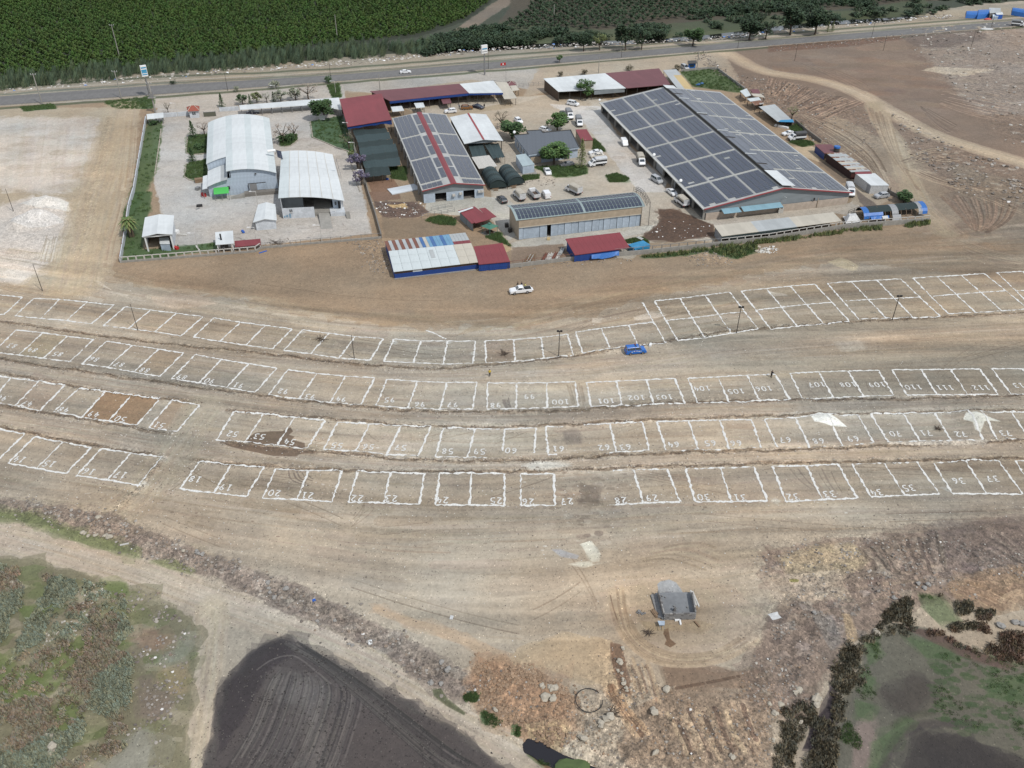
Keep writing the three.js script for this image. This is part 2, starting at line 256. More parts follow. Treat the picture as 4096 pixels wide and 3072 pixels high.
  zone(P2(0,1120,-60,2350,-60,2350,-20,1900,10,1640,40,1180,85,1060,75,1100,20),[78,72,58],0.95,2); zone(P2(0,1010,70,1100,45,1300,65,1600,38,1850,22,2000,-5,2000,25,1700,55,1400,85,1100,95),[74,82,56],0.9,3);
  // dozer and tyre streaks on the terraces
  const EARTH = [[178,164,144],[150,136,118],[142,122,100],[170,158,140],[156,138,114],[186,174,156],[136,124,110]], WARM = [[166,144,116],[144,122,98],[138,120,102],[172,152,126],[128,112,94]];
  passes(GUIDES[0], GUIDES[1],260, WARM,[0.1,0.3],[0.1,0.8],[0.02,0.16],-0.9,1);
  passes(GUIDES[0], GUIDES[1],160,[[186,176,158],[192,180,160]],[0.06,0.22],[0.2,1.6],[0.02,0.08],-0.6,1);
  for (let i = 1; i < 5; i++) passes(GUIDES[i], GUIDES[i + 1],200, EARTH,[0.1,0.34],[0.08,0.6],[0.015,0.12]);
  passes(GUIDES[4], GUIDES[5],200, EARTH,[0.1,0.34],[0.08,0.6],[0.015,0.1],0,2.6);
  const WIDE = [[182,168,146],[146,130,110],[138,118,96],[176,160,136],[150,138,124],[130,116,100]];
  for (let i = 0; i < 5; i++) passes(GUIDES[i], GUIDES[i + 1],110, WIDE,[0.08,0.24],[0.8,2.6],[0.01,0.05], i ? 0 : -0.9, i === 4 ? 2.4 : 1);
  passes(GUIDES[0], GUIDES[1],60,[[196,184,164],[204,194,176]],[0.15,0.4],[0.3,1.4],[0.006,0.03],-0.5,1,0,0.4);
  for (let i = 0; i < 70; i++) { const gi = Math.floor(rr(0,5)), u = rr(0,0.95), t = rr(0,1), tl = rr(-0.5,0.5), w = rr(0.7,0.95), A = [], B = []; for (let j = 0; j <= 10; j++) { const uu = u + 0.05 * j / 10 * (1 + tl), a = along(GUIDES[gi], uu), b = along(GUIDES[gi + 1], uu), tt = (t + tl * j / 10) * (gi === 4 ? 2.2 : 1), x = lerp(a[0], b[0], tt), z = lerp(a[1], b[1], tt); A.push([x, z - w]); B.push([x, z + w]); } for (const q of [A, B]) { line(q,[118,102,86], rr(0.2,0.45),0.28,[0.5,0.18]); line(q.map(([x, z]) => [x, z + 0.22]),[190,178,160],0.2,0.14); } }
  for (const [cv, hw] of LANES) {
    soft(cv,[166,151,131],0.75, hw * 2,5);
    const off = (d) => cv.map((q, i) => { const a = cv[Math.max(0, i - 1)], b = cv[Math.min(cv.length - 1, i + 1)], L = Math.hypot(b[0] - a[0], b[1] - a[1]) || 1; return [q[0] - (b[1] - a[1]) / L * d, q[1] + (b[0] - a[0]) / L * d]; });
    passes(off(-hw), off(hw),420,[[180,166,146],[152,134,112],[144,126,106],[188,176,158]],[0.1,0.34],[0.08,0.45],[0.01,0.1]);
  }
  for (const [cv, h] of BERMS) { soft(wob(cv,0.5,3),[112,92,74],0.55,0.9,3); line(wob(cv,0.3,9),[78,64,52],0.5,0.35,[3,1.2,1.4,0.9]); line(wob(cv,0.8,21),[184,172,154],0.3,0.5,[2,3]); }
  // patches in single plots
  zone(P2(9,900,70,1385,125,1185,357,710,285),[142,112,84],0.75,0.8); zone(P2(9,1480,145,1725,183,1525,417,1290,375),[160,134,106],0.6,0.6); zone(P2(9,300,-120,560,10,345,228,130,187),[166,148,124],0.4,1);
  zone(P2(5,370,1215,580,1245,375,1437,163,1408),[168,148,120],0.5,1); zone(P2(5,1370,1357,1585,1390,1380,1593,1158,1557),[162,140,112],0.6,1); zone(P2(6,1980,1287,2230,1275,2240,1470,1988,1478),[152,128,106],0.5,1);
  zone(P2(11,600,860,760,900,760,1040,560,1040),[98,90,82],0.65,1.5); zone(P2(11,440,420,590,400,600,520,460,540),[120,110,100],0.6,1.2);
  blots(P2(11,380,740,1000,740,900,1300,700,1520,350,1200),120,[[92,80,70],[120,104,90],[186,176,160]],[0.1,0.4],[0.2,0.9]);
  zone(P2(10,0,420,130,410,230,410,300,375,320,410,280,440,330,455,310,480,420,510,425,555,180,535,-60,520,-80,470),[104,88,72],0.93,0.25); zone(P2(10,-280,515,100,545,400,572,525,595,370,605,350,625,150,620,-80,575,-260,530),[110,92,76],0.93,0.3);
  zone(P2(11,200,670,420,665,520,690,400,730,200,740,80,700),[214,208,196],0.7,1.2); zone(P2(11,590,1390,680,1360,760,1480,740,1530,580,1540,480,1560,640,1580,860,1530,700,1560),[216,210,196],0.8,0.8); zone(P2(11,340,1430,420,1430,580,1480,560,1510,420,1490),[160,162,164],0.7,0.5);
  zone(P2(12,375,290,440,265,530,280,640,350,680,375,540,385,400,340),[226,220,206],0.95,0.35); zone(P2(12,1700,275,1790,265,1900,310,2010,325,1860,350,1840,420,1790,400,1760,350,1680,320),[228,222,206],0.95,0.35); zone(P2(12,1050,500,1500,490,1900,480,1880,520,1500,530,1040,520),[212,204,188],0.6,0.6);
  zone(P2(7,1050,1080,1200,1035,1330,1060,1200,1100,1060,1110),[216,210,198],0.6,0.9); zone(P2(7,690,1090,780,1085,760,1130,690,1130),[208,200,184],0.6,0.6); zone(P2(8,500,600,640,575,800,640,750,685,620,650),[206,186,152],0.7,1.5); zone(P2(8,0,860,150,880,170,900,20,900),[214,208,196],0.5,0.7); zone(P2(8,560,1290,800,1280,840,1360,640,1380),[196,188,174],0.5,1.5);
  zone(P2(5,560,800,700,740,860,480,900,420,840,560,760,760,620,880,520,890),[208,198,180],0.8,1.2); zone(P2(5,820,760,860,770,960,850,860,800),[214,206,190],0.6,0.5); zone(P2(5,1300,900,1700,890,1900,960,1500,1020,1320,960),[190,176,154],0.5,1.5);
  zone(P2(5,150,110,430,70,600,110,600,170,420,180,260,150),[214,208,200],0.9,0.8); zone(P2(5,110,280,240,220,460,215,560,260,440,300,260,320,120,310),[212,205,194],0.9,0.8);
  for (let i = 0; i < 40; i++) line(P2(5,390 + i * 5,380 + rr(0,40),330 + i * 6 + rr(-10,10),560 + rr(0,60)), i % 2 ? [150,132,110] : [216,208,192],0.4, rr(0.15,0.4));
  fan(5,[[780,-20,760,200,700,420,620,700],[1110,-20,1040,250,980,450,950,640]],46,[[142,118,92],[196,180,154],[158,134,104],[206,192,168]],[0.2,0.5],[0.3,1.3]);
  fan(1,[[910,1010,860,1350,820,1659],[1180,1010,1160,1350,1120,1659]],40,[[140,116,90],[192,174,146],[152,128,98],[200,186,164]],[0.2,0.5],[0.3,1.4]);
  fan(1,[[100,1010,60,1300,20,1659],[880,1010,840,1300,800,1659]],34,[[206,198,186],[178,164,144],[162,148,130],[214,208,198]],[0.06,0.18],[0.5,3.4]); blots(P2(1,0,1010,900,1010,820,1659,0,1659),220,[[212,206,196],[170,154,134],[186,172,150],[150,134,114]],[0.06,0.2],[0.8,4]);
  line(P2(5,740,0,740,180,720,420,690,560,640,700),[110,88,68],0.5,0.7,[3,1]); line(P2(1,940,1020,890,1260,830,1600),[112,92,72],0.5,0.8,[4,1.5]);
  line(P2(6,0,790,300,835,700,890,1000,920,1300,938,1600,940),[120,98,78],0.5,0.25,[4,0.5]);
  // beaten tracks
  const TC = [[184,168,143],[166,148,124],[192,178,157],[196,180,156],[168,153,135],[180,160,134]];
  TRACK.forEach(([cv, hw], i) => { soft(wob(cv,0.8, i), TC[i],0.93, hw * 2.1,6); const off = (d) => cv.map((q, j) => { const a = cv[Math.max(0, j - 1)], b = cv[Math.min(cv.length - 1, j + 1)], L = Math.hypot(b[0] - a[0], b[1] - a[1]) || 1; return [q[0] - (b[1] - a[1]) / L * d, q[1] + (b[0] - a[0]) / L * d]; }); passes(off(-hw), off(hw),260,[[192,178,156],[154,138,116],[168,150,126],[150,138,122]],[0.06,0.22],[0.1,0.7],[0.03,0.25]); });
  // asphalt road with pale kerb strips and verges
  const between = (t) => roadTop.map((q, i) => [lerp(q[0], roadBot[i][0], t), lerp(q[1], roadBot[i][1], t)]);
  for (const [t, col, w, a] of [[-1.5,[160,148,130],4,0.6],[-1.05,[78,84,62],3,0.7],[-0.62,[172,160,140],2.4,0.9],[-0.25,[104,106,92],2.5,0.7],[1.3,[74,80,58],3.2,0.75],[1.08,[176,168,154],1.2,0.9]]) soft(wob(between(t),0.7, t), col, a, w,3);
  // north-east: earth pushed in fans by a bulldozer
  fan(4,[[0,680,100,740,200,800],[820,900,850,960,860,1010]],3,[[160,132,112]],[0.3,0.5],[0.6,1]);
  for (let i = 0; i < 95; i++) { const t = i / 95, a = P2(4, lerp(0,850, t), lerp(665,900, t) + rr(-8,8))[0], b = P2(4, lerp(0,870, t) - lerp(10,380, t) + rr(-30,30), lerp(665,900, t) + lerp(90,90, t) + rr(0,60))[0]; line([a,[lerp(a[0], b[0],0.5) + rr(-1,1), lerp(a[1], b[1],0.5)], b],[[176,150,128],[92,74,62],[154,130,110],[80,66,56]][i % 4], rr(0.35,0.65), rr(0.3,0.9)); }
  fan(4,[[250,960,600,1100,900,1300,1100,1659],[240,1030,500,1250,800,1500,900,1659]],34,[[98,82,68],[178,162,140],[118,100,84]],[0.4,0.65],[0.3,0.8]);
  fan(4,[[870,920,950,1150,1080,1380,1330,1659],[1040,960,1100,1200,1160,1380,1300,1659]],30,[[186,168,142],[122,104,86],[164,146,122]],[0.3,0.6],[0.3,0.9]);
  fan(4,[[1150,1390,1400,1290,1560,1300],[1180,1440,1450,1400,1700,1420]],16,[[182,164,138],[104,88,74]],[0.4,0.65],[0.4,0.9]); fan(4,[[1160,1450,1400,1560,1750,1659],[1340,1460,1700,1590,2000,1640]],16,[[186,168,142],[106,88,74]],[0.4,0.65],[0.3,0.8]);
  fan(4,[[300,500,700,650,900,760],[260,540,600,700,850,830]],10,[[98,80,68],[150,124,104]],[0.25,0.5],[0.3,0.8]); fan(4,[[1500,740,1800,760,2150,830],[1480,900,1750,1000,2200,1100]],40,[[164,142,120],[92,76,64],[180,156,132],[110,94,80]],[0.3,0.6],[0.3,1.1]); fan(4,[[850,420,1100,400,1330,400],[900,470,1150,450,1300,430]],12,[[166,142,116],[104,86,72]],[0.15,0.4],[0.4,1.2]); fan(4,[[1300,900,1500,1010,1700,1120],[1340,960,1440,1080,1560,1160]],26,[[90,76,66],[158,138,118]],[0.35,0.6],[0.3,0.7]);
  fan(8,[[1450,20,1640,200,1760,330],[2200,60,2100,240,1900,360]],40,[[88,70,58],[166,140,118],[116,94,78]],[0.35,0.6],[0.3,0.9]); fan(8,[[1640,0,1900,80,2212,200],[1800,0,2000,60,2212,150]],8,[[182,162,136],[112,92,76]],[0.3,0.5],[0.3,0.7]); fan(8,[[1650,380,1900,480,2212,560],[1660,560,1900,640,2212,690]],34,[[120,104,88],[182,164,140],[136,116,98]],[0.15,0.4],[0.2,0.7]); fan(8,[[1240,100,1500,300,1640,380],[1400,90,1580,260,1700,360]],14,[[184,166,140],[136,118,98]],[0.2,0.4],[0.4,1]);
  zone(P2(4,0,390,700,340,1150,300,1150,340,700,400,0,450),[104,78,64],0.75,2); zone(P2(4,1150,300,1800,240,1900,330,1500,420,1250,400),[104,92,82],0.7,4);
  blots(ERUB,500,[[178,168,152],[190,184,174],[104,92,80],[120,108,94]],[0.15,0.5],[0.3,1.6]); blots(ERUB2,220,[[180,172,158],[98,84,72]],[0.2,0.5],[0.3,1.2]);
  // south: rubble bank, orange clay, tyre fans
  zone(BANK,[133,120,107],0.92,1.8); blots(BANK,700,[[104,90,80],[172,162,148],[118,104,92],[150,138,124]],[0.15,0.5],[0.2,1]);
  zone(P2(0,-60,1095,60,1105,200,1150,300,1185,300,1200,200,1175,60,1130,-60,1112),[92,106,64],0.7,2,6); zone(P2(13,1270,-150,1500,-180,1700,-60,1650,-40,1400,-100),[110,116,72],0.6,1);
  zone(P2(14,1900,700,2212,740,2500,840,2700,1000,2760,1250,2500,1420,2212,1300,1950,1100,1860,950),[158,126,97],0.85,4,7); zone(P2(15,100,1250,420,1230,520,1330,400,1450,160,1380),[190,166,128],0.6,1.5);
  zone(P2(14,1000,250,1700,450,2300,740,2200,800,1600,520,1000,300),[178,152,120],0.55,2); zone(P2(15,0,640,400,500,850,560,900,900,1050,1150,800,950,300,800,0,760),[184,162,132],0.75,2);
  zone(P2(15,880,30,1200,-40,1900,60,2230,400,2100,620,1700,770,1350,770,1050,660,860,420,800,200),[176,159,136],0.7,2.5); zone(P2(15,1080,60,1500,20,1850,300,1850,560,1400,640,1100,500),[160,144,124],0.5,2.5);
  zone(P2(15,1300,800,1700,780,2212,830,2212,1000,1800,980,1350,960),[112,92,76],0.7,1.5); zone(P2(15,1250,1000,2212,950,2212,1659,1000,1659,900,1400),[134,116,98],0.75,2.5); zone(P2(15,850,580,950,600,1010,900,1020,1040,960,1020,880,800),[116,92,74],0.85,0.6);
  fan(15,[[1340,1180,1460,1400,1560,1640],[2000,1050,2080,1300,2200,1500]],17,[[184,163,136],[92,76,64],[170,150,125]],[0.5,0.75],[0.5,1.1]);
  fan(15,[[760,900,900,1150,1080,1400],[880,950,1000,1130,1200,1360]],9,[[188,162,130],[112,86,66]],[0.5,0.7],[0.4,0.8]); fan(15,[[980,700,1050,900,1100,1060],[1170,740,1230,900,1280,1150]],7,[[182,160,130],[112,88,70]],[0.35,0.55],[0.3,0.6]);
  fan(15,[[830,120,900,440,1100,680,1400,780,1800,740,2150,560],[1000,60,1040,420,1200,600,1450,680,1750,650,2000,500]],22,[[194,177,150],[142,124,102],[186,168,140],[132,114,94]],[0.3,0.55],[0.3,0.9]); fan(11,[[1050,1560,1300,1540,1700,1659],[1200,1440,1600,1380,1900,1500]],8,[[186,172,148],[140,124,104]],[0.2,0.4],[0.3,0.7]);
  line(P2(15,1420,970,1700,920,2000,860,2212,800),[92,74,60],0.7,0.5,[4,0.6]); line(P2(15,850,170,880,300,910,380),[110,90,72],0.6,0.2);
  zone(EASTHEAP,[128,111,95],0.85,4); blots(EASTHEAP,700,[[92,80,72],[168,158,146],[108,94,84],[146,130,112]],[0.15,0.45],[0.25,1.1]); zone(P2(12,100,1480,400,1400,700,1380,900,1500,700,1640,200,1659),[178,158,128],0.6,2); zone(P2(16,0,0,600,-60,700,200,400,220,0,240),[178,162,138],0.6,2); zone(P2(12,1350,1250,2300,1100,2300,1659,1500,1659),[104,94,86],0.55,4);
  fan(12,[[800,1400,900,1520,1000,1659],[1500,1300,1520,1450,1560,1600]],18,[[82,72,64],[154,139,122]],[0.4,0.65],[0.5,1.1]); fan(12,[[1800,1380,2000,1480,2212,1560],[2000,1280,2150,1400,2250,1500]],7,[[150,136,120],[92,82,74]],[0.25,0.45],[0.4,0.9]);
  zone(P2(16,1500,60,1800,0,2300,-120,2300,240,1950,300,1600,180),[136,112,90],0.8,3); fan(16,[[1550,120,1800,200,2000,300],[1700,0,1950,80,2212,180]],16,[[168,142,114],[108,86,68]],[0.3,0.55],[0.3,0.8]); fan(16,[[1980,240,2060,160,2200,110],[2100,280,2150,200,2250,150]],4,[[186,160,130]],[0.4,0.6],[0.4,0.7]);
  zone(P2(16,640,320,720,330,790,520,700,560),[186,160,122],0.6,0.8); zone(P2(16,380,330,560,330,660,560,560,640,420,420),[120,114,112],0.6,1); zone(P2(16,190,30,270,30,260,60,190,55),[120,112,52],0.7,0.4);
  // the dark hollow in the south-east
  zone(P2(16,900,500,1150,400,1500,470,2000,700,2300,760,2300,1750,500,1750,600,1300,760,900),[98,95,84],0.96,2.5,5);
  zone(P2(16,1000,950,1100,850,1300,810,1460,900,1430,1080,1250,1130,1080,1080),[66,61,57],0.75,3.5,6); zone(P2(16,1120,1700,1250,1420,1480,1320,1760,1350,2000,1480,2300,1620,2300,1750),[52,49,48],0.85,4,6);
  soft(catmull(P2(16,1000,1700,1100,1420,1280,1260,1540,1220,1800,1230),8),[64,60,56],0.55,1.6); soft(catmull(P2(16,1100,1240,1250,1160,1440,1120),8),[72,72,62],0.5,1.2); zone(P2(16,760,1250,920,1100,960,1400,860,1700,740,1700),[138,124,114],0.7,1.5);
  for (const q of [P2(16,820,560,980,480,1000,620,880,720), P2(16,1200,480,1600,560,1700,700,1400,660), P2(16,820,780,960,840,940,960,840,960), P2(16,760,1000,960,1060,920,1180,780,1150), P2(16,920,1400,1200,1150,1300,1180,1100,1400,950,1700,860,1700), P2(16,1900,850,2300,800,2300,1100,1950,1000), P2(16,1300,160,1500,160,1700,380,1500,400,1330,260)]) { zone(q,[74,92,54],0.55,1.6,5); }
  blots(P2(16,1450,600,2300,700,2300,1500,1700,1300,1450,1200),260,[[58,78,44],[66,84,52]],[0.25,0.6],[0.2,0.7]); zone(P2(16,1150,390,1500,460,1900,640,2150,740,2100,780,1800,680,1450,530),[92,76,66],0.75,0.8);
  zone(P2(16,590,860,620,1200,420,1430,340,1420,420,1220,530,1000),[52,46,48],0.9,0.9);
  // south-west: scrub, dark ploughed plot
  zone(P2(0,-60,1200,60,1205,180,1235,330,1280,420,1345,420,1450,405,1560,390,1720,-60,1720),[124,118,92],0.95,3); blots(P2(0,-60,1200,330,1280,420,1345,405,1560,390,1720,-60,1720),260,[[172,160,138],[186,174,152],[104,104,76],[96,108,62]],[0.12,0.45],[0.5,2.6]);
  for (const q of [P2(13,0,230,450,220,560,200,400,330,250,320), P2(13,500,580,750,440,1130,540,1000,600,700,700,500,850,250,900,350,700), P2(13,150,780,600,860,400,1000,0,1100,0,900), P2(13,450,1100,640,980,700,1200,560,1330,440,1300), P2(13,830,-20,1080,40,1080,140,900,160), P2(13,-100,620,100,700,60,1000,-100,1000)]) zone(q,[96,112,60],0.7,2,5);
  zone(P2(13,1180,440,1400,450,1500,520,1380,600,1200,590,1140,500),[146,114,90],0.6,3.5,7); zone(P2(13,1380,640,1560,560,1660,450,1700,560,1600,750,1450,720),[154,150,144],0.5,3.5,7); zone(P2(13,1160,860,1320,830,1440,990,1460,1120,1330,1230,1180,1190),[126,110,98],0.75,2,6); zone(P2(13,1350,760,1620,720,1600,1000,1480,1010),[168,146,114],0.6,2.5,6); zone(P2(13,920,1500,1100,1340,1280,1260,1330,1420,1300,1700,850,1700),[158,157,154],0.6,3,6);
  const PLOT = P2(0,550,1405,585,1385,610,1372,660,1392,740,1430,830,1480,930,1540,1020,1600,1085,1659,1130,1700,430,1700,440,1640,465,1530,500,1450);
  zone(PLOT,[78,73,69],0.98,2.4,9); zone(P2(14,0,600,220,510,330,560,300,650,100,760,-300,1500,-300,1000),[56,52,50],0.8,2.4,6); zone(P2(14,150,800,500,850,640,1000,560,1250,580,1659,280,1659,420,1400,400,1100,130,950),[118,111,103],0.7,3.5,7);
  fan(14,[[-300,1700,-60,1300,100,900,200,780],[700,1700,800,1400,900,1000,700,820]],110,[[134,126,116],[50,47,45],[118,110,102],[62,58,55]],[0.12,0.4],[0.08,0.34]); fan(14,[[200,560,500,720,900,1050,1400,1500,1600,1659],[350,530,700,750,1200,1100,1700,1480,2000,1659]],34,[[46,43,42],[118,110,102],[60,56,53]],[0.25,0.5],[0.15,0.5]); line(catmull(P2(14,0,780,120,700,260,660,380,690,640,900),8),[128,118,110],0.5,0.25);
  zone(P2(14,1530,950,1600,940,1640,1020,1800,1150,1790,1170,1640,1080,1540,1000),[84,88,60],0.8,0.5); zone(P2(14,1930,1150,2050,1200,2000,1250,1950,1230),[66,92,52],0.8,0.8); zone(P2(15,0,1240,60,1250,60,1330,0,1340),[60,84,46],0.8,0.6);
  zone(P2(15,160,1460,420,1659,380,1690,130,1480),[78,98,54],0.7,0.8); zone(P2(15,90,1380,160,1350,300,1450,240,1470,420,1640,480,1560,640,1580,700,1700,380,1720),[120,84,58],0.6,0.8);
  zone(P2(28,500,200,560,150,760,110,900,170,1000,300,1100,480,1080,590,620,600,520,420),[150,154,158],0.95,0.35); zone(P2(28,660,380,800,370,830,460,740,500),[104,106,110],0.6,0.3); zone(P2(28,650,1200,740,1180,780,1420,910,1530,780,1610,660,1540,700,1440,630,1300),[110,86,66],0.9,0.15); zone(P2(28,100,1000,400,1040,900,1100,1400,1000,1800,1100,1500,1300,900,1250,300,1250),[150,130,108],0.4,0.8);
  // lime dust blown off the marked lines, tyre scars
  for (const [w, x, y] of [[6,400,1210],[6,1200,1300],[6,1660,1300],[6,1880,1400],[8,130,1000],[8,20,870],[9,1230,860],[9,1400,640],[12,1550,910],[7,1280,1040],[12,60,1010]]) { const q = p(w, x, y); zone([[q.x - 0.9, q.z],[q.x, q.z - 0.8],[q.x + 0.9, q.z],[q.x, q.z + 0.8]],[216,212,204],0.45,1); }
  fan(10,[[280,745,310,830,450,880],[430,750,470,800,520,830]],5,[[92,82,74]],[0.4,0.6],[0.15,0.3]); fan(10,[[2130,120,2150,190,2200,240],[2180,110,2190,170,2212,210]],5,[[96,84,74]],[0.4,0.6],[0.2,0.4]); fan(11,[[470,0,500,90,530,200],[600,0,620,90,640,200]],6,[[110,92,76]],[0.25,0.45],[0.3,0.5]); fan(12,[[100,730,200,830,310,900],[550,730,600,850,660,950]],7,[[104,92,82]],[0.2,0.4],[0.15,0.35]); fan(12,[[270,0,300,60,380,120],[980,-40,1000,40,1040,90]],10,[[110,94,80]],[0.2,0.4],[0.15,0.3]);
  for (let i = 0; i < 260; i++) { const u = rr(0.05,0.95), t = rr(0,1), gi = Math.floor(rr(1,5)), a = along(GUIDES[gi], u), b = along(GUIDES[gi + 1], u), x = lerp(a[0], b[0], t), z = lerp(a[1], b[1], t); k.fillStyle = css(rnd() < 0.6 ? [112,96,82] : [206,200,188], rr(0.3,0.7)); k.beginPath(); k.ellipse((x - x0) * s, (z - z0) * s, rr(0.08,0.4) * s, rr(0.06,0.2) * s,0,0,6.3); k.fill(); }
  // grain: stones, dust, damp, in every square decimetre
  const im = k.getImageData(0,0, c.width, c.height), d = im.data;
  for (let y = 0; y < c.height; y++) for (let x = 0; x < c.width; x++) {
    const wx = x0 + x / s, wz = z0 + y / s, o = (y * c.width + x) * 4;
    const n1 = nz(wx * 0.8 + 300, wz * 1.9), n2 = nz(wx * 6.3, wz * 6.3 + 77), n3 = fz(wx * 27 + 11, wz * 27), n5 = fz(wx * 9, wz * 9 + 31), n4 = nz(wx * 4 + 200, wz * 14 + 50), R = sample(ROUGH, wx, wz);
    const T = sample(TERR, wx, wz), bi = clamp(wx + 350,0,698), bz = wz - lerp(BEND[bi | 0], BEND[(bi | 0) + 1], bi % 1), s1 = nz(wx * 0.9 + 90, bz * 11), s2 = nz(wx * 2.1 + 400, bz * 26 + 9), s3 = nz(wx * 0.7 + 50, bz * 5 + 300);
    let f = 1 + (n1 - 0.5) * 0.2 + (n2 - 0.5) * 0.14 + (n3 - 0.5) * (0.18 + 0.7 * R) + (n5 - 0.5) * (0.12 + 0.5 * R) + (n4 - 0.5) * 0.1 * (1 - T) + T * ((s1 - 0.5) * 0.42 + (s2 - 0.5) * 0.36) + (hash(x * 3 + 7, y * 5) - 0.5) * (0.07 + 0.2 * R);
    const st = hash(Math.floor(wx * 9), Math.floor(wz * 7)); if (st > 0.9945 - 0.03 * R) f *= 1.1 + (st * 977 % 1) * 0.3; else if (st < 0.012 + 0.05 * R) f *= 0.7;
    const warm = (nz(wx * 2.3 + 600, wz * 2.3 + 120) - 0.5) * 0.1 + T * (s3 - 0.5) * 0.12;
    d[o] = clamp(d[o] * f * (1 + warm),0,255); d[o + 1] = clamp(d[o + 1] * f,0,255); d[o + 2] = clamp(d[o + 2] * f * (1 - warm),0,255);
  }
  k.putImageData(im,0,0);
  return c;
}
function inside(poly, x, z) { let c = false; for (let i = 0, j = poly.length - 1; i < poly.length; j = i++) { const a = poly[i], b = poly[j]; if ((a[1] > z) !== (b[1] > z) && x < (b[0] - a[0]) * (z - a[1]) / (b[1] - a[1]) + a[0]) c = !c; } return c; }

// fine relief shared by the soils
const greyTex = (n, f) => { const c = document.createElement('canvas'); c.width = c.height = n; const k = c.getContext('2d'), im = k.createImageData(n, n); for (let y = 0; y < n; y++) for (let x = 0; x < n; x++) { const v = clamp(f(x / n, y / n, x, y)) * 255, o = (y * n + x) * 4; im.data[o] = im.data[o + 1] = im.data[o + 2] = v; im.data[o + 3] = 255; } k.putImageData(im,0,0); const t = new THREE.CanvasTexture(c); t.wrapS = t.wrapT = THREE.RepeatWrapping; return t; };
const bumpSoil = greyTex(1024, (u, v, x, y) => 0.5 * fz(x, y) + 0.5 * fz(x / 2, y / 2)); bumpSoil.channel = 1;
const groundMats = [], groundGeos = [];
function groundTile(x0, x1, z0, z1, s, step) {
  const c = paintTile(x0, z0, x1 - x0, z1 - z0, s), t = new THREE.CanvasTexture(c); t.colorSpace = THREE.SRGBColorSpace;
  const m = new THREE.MeshStandardMaterial({ map: t, roughness: 0.96, bumpMap: bumpSoil, bumpScale: 0.07 }); m.name = 'soil';
  const nx = Math.round((x1 - x0) / step), nzz = Math.round((z1 - z0) / step), pos = [], uv = [], uv1 = [], idx = [];
  for (let j = -1; j <= nzz + 1; j++) for (let i = -1; i <= nx + 1; i++) {   // the outermost ring is a skirt that closes the joint to the next sheet
    const sk = i < 0 || j < 0 || i > nx || j > nzz, x = lerp(x0, x1, clamp(i / nx)), z = lerp(z0, z1, clamp(j / nzz));
    pos.push(x, heightAt(x, z) - (sk ? 0.8 : 0), z); uv.push((x - x0) / (x1 - x0),1 - (z - z0) / (z1 - z0)); uv1.push(x / 14, z / 14);
  }
  const W = nx + 3;
  for (let j = 0; j < nzz + 2; j++) for (let i = 0; i < W - 1; i++) { const a = j * W + i; idx.push(a, a + W, a + 1, a + 1, a + W, a + W + 1); }
  const g = new THREE.BufferGeometry(); g.setAttribute('position', new THREE.Float32BufferAttribute(pos,3)); g.setAttribute('uv', new THREE.Float32BufferAttribute(uv,2)); g.setAttribute('uv1', new THREE.Float32BufferAttribute(uv1,2)); g.setIndex(idx);
  const nor = new Float32Array(pos.length), e = step * 0.6, v = V(0,0,0);
  for (let i = 0; i < pos.length; i += 3) { const x = pos[i], z = pos[i + 2]; v.set(heightAt(x - e, z) - heightAt(x + e, z),2 * e, heightAt(x, z - e) - heightAt(x, z + e)).normalize(); nor[i] = v.x; nor[i + 1] = v.y; nor[i + 2] = v.z; }
  g.setAttribute('normal', new THREE.BufferAttribute(nor,3));
  groundGeos.push(g); groundMats.push(m);
}
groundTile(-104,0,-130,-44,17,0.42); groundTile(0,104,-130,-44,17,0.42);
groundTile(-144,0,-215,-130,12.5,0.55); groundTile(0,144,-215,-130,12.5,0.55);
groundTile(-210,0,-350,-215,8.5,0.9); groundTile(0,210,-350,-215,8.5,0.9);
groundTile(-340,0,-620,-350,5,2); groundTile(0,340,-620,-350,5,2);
{ // beyond the surveyed ground: open country to the horizon
  const ring = new THREE.BufferGeometry(), pos = [], idx = [], uv = [], q = (a, b, c, d) => { const o = pos.length / 3; for (const e of [a, b, c, d]) { pos.push(e[0],-0.06, e[1]); uv.push(e[0] / 40, e[1] / 40); } idx.push(o, o + 1, o + 2, o, o + 2, o + 3); };
  const B = 3000; q([-B,-44],[-B, B],[B, B],[B,-44]); q([-B, -B],[-B,-620],[B,-620],[B, -B]);
  q([-B,-620],[-B,-350],[-340,-350],[-340,-620]); q([-B,-350],[-B,-215],[-210,-215],[-210,-350]); q([-B,-215],[-B,-130],[-144,-130],[-144,-215]); q([-B,-130],[-B,-44],[-104,-44],[-104,-130]);
  q([340,-620],[340,-350],[B,-350],[B,-620]); q([210,-350],[210,-215],[B,-215],[B,-350]); q([144,-215],[144,-130],[B,-130],[B,-215]); q([104,-130],[104,-44],[B,-44],[B,-130]);
  ring.setAttribute('position', new THREE.Float32BufferAttribute(pos,3)); ring.setAttribute('uv', new THREE.Float32BufferAttribute(uv,2)); ring.setAttribute('uv1', new THREE.Float32BufferAttribute(uv,2)); ring.setIndex(idx); ring.computeVertexNormals();
  groundGeos.push(ring); groundMats.push(new THREE.MeshStandardMaterial({ color: colour(140,126,106), roughness: 1 }));
}
const groundMesh = new THREE.Mesh(mergeGeometries(groundGeos, true), groundMats);
groundMesh.name = 'ground'; groundMesh.userData = { kind: 'structure', label: 'wide bare earth terraces, tracks, yards and rubble banks', category: 'ground' };
groundMesh.receiveShadow = true; groundMesh.castShadow = true;
scene.add(groundMesh);
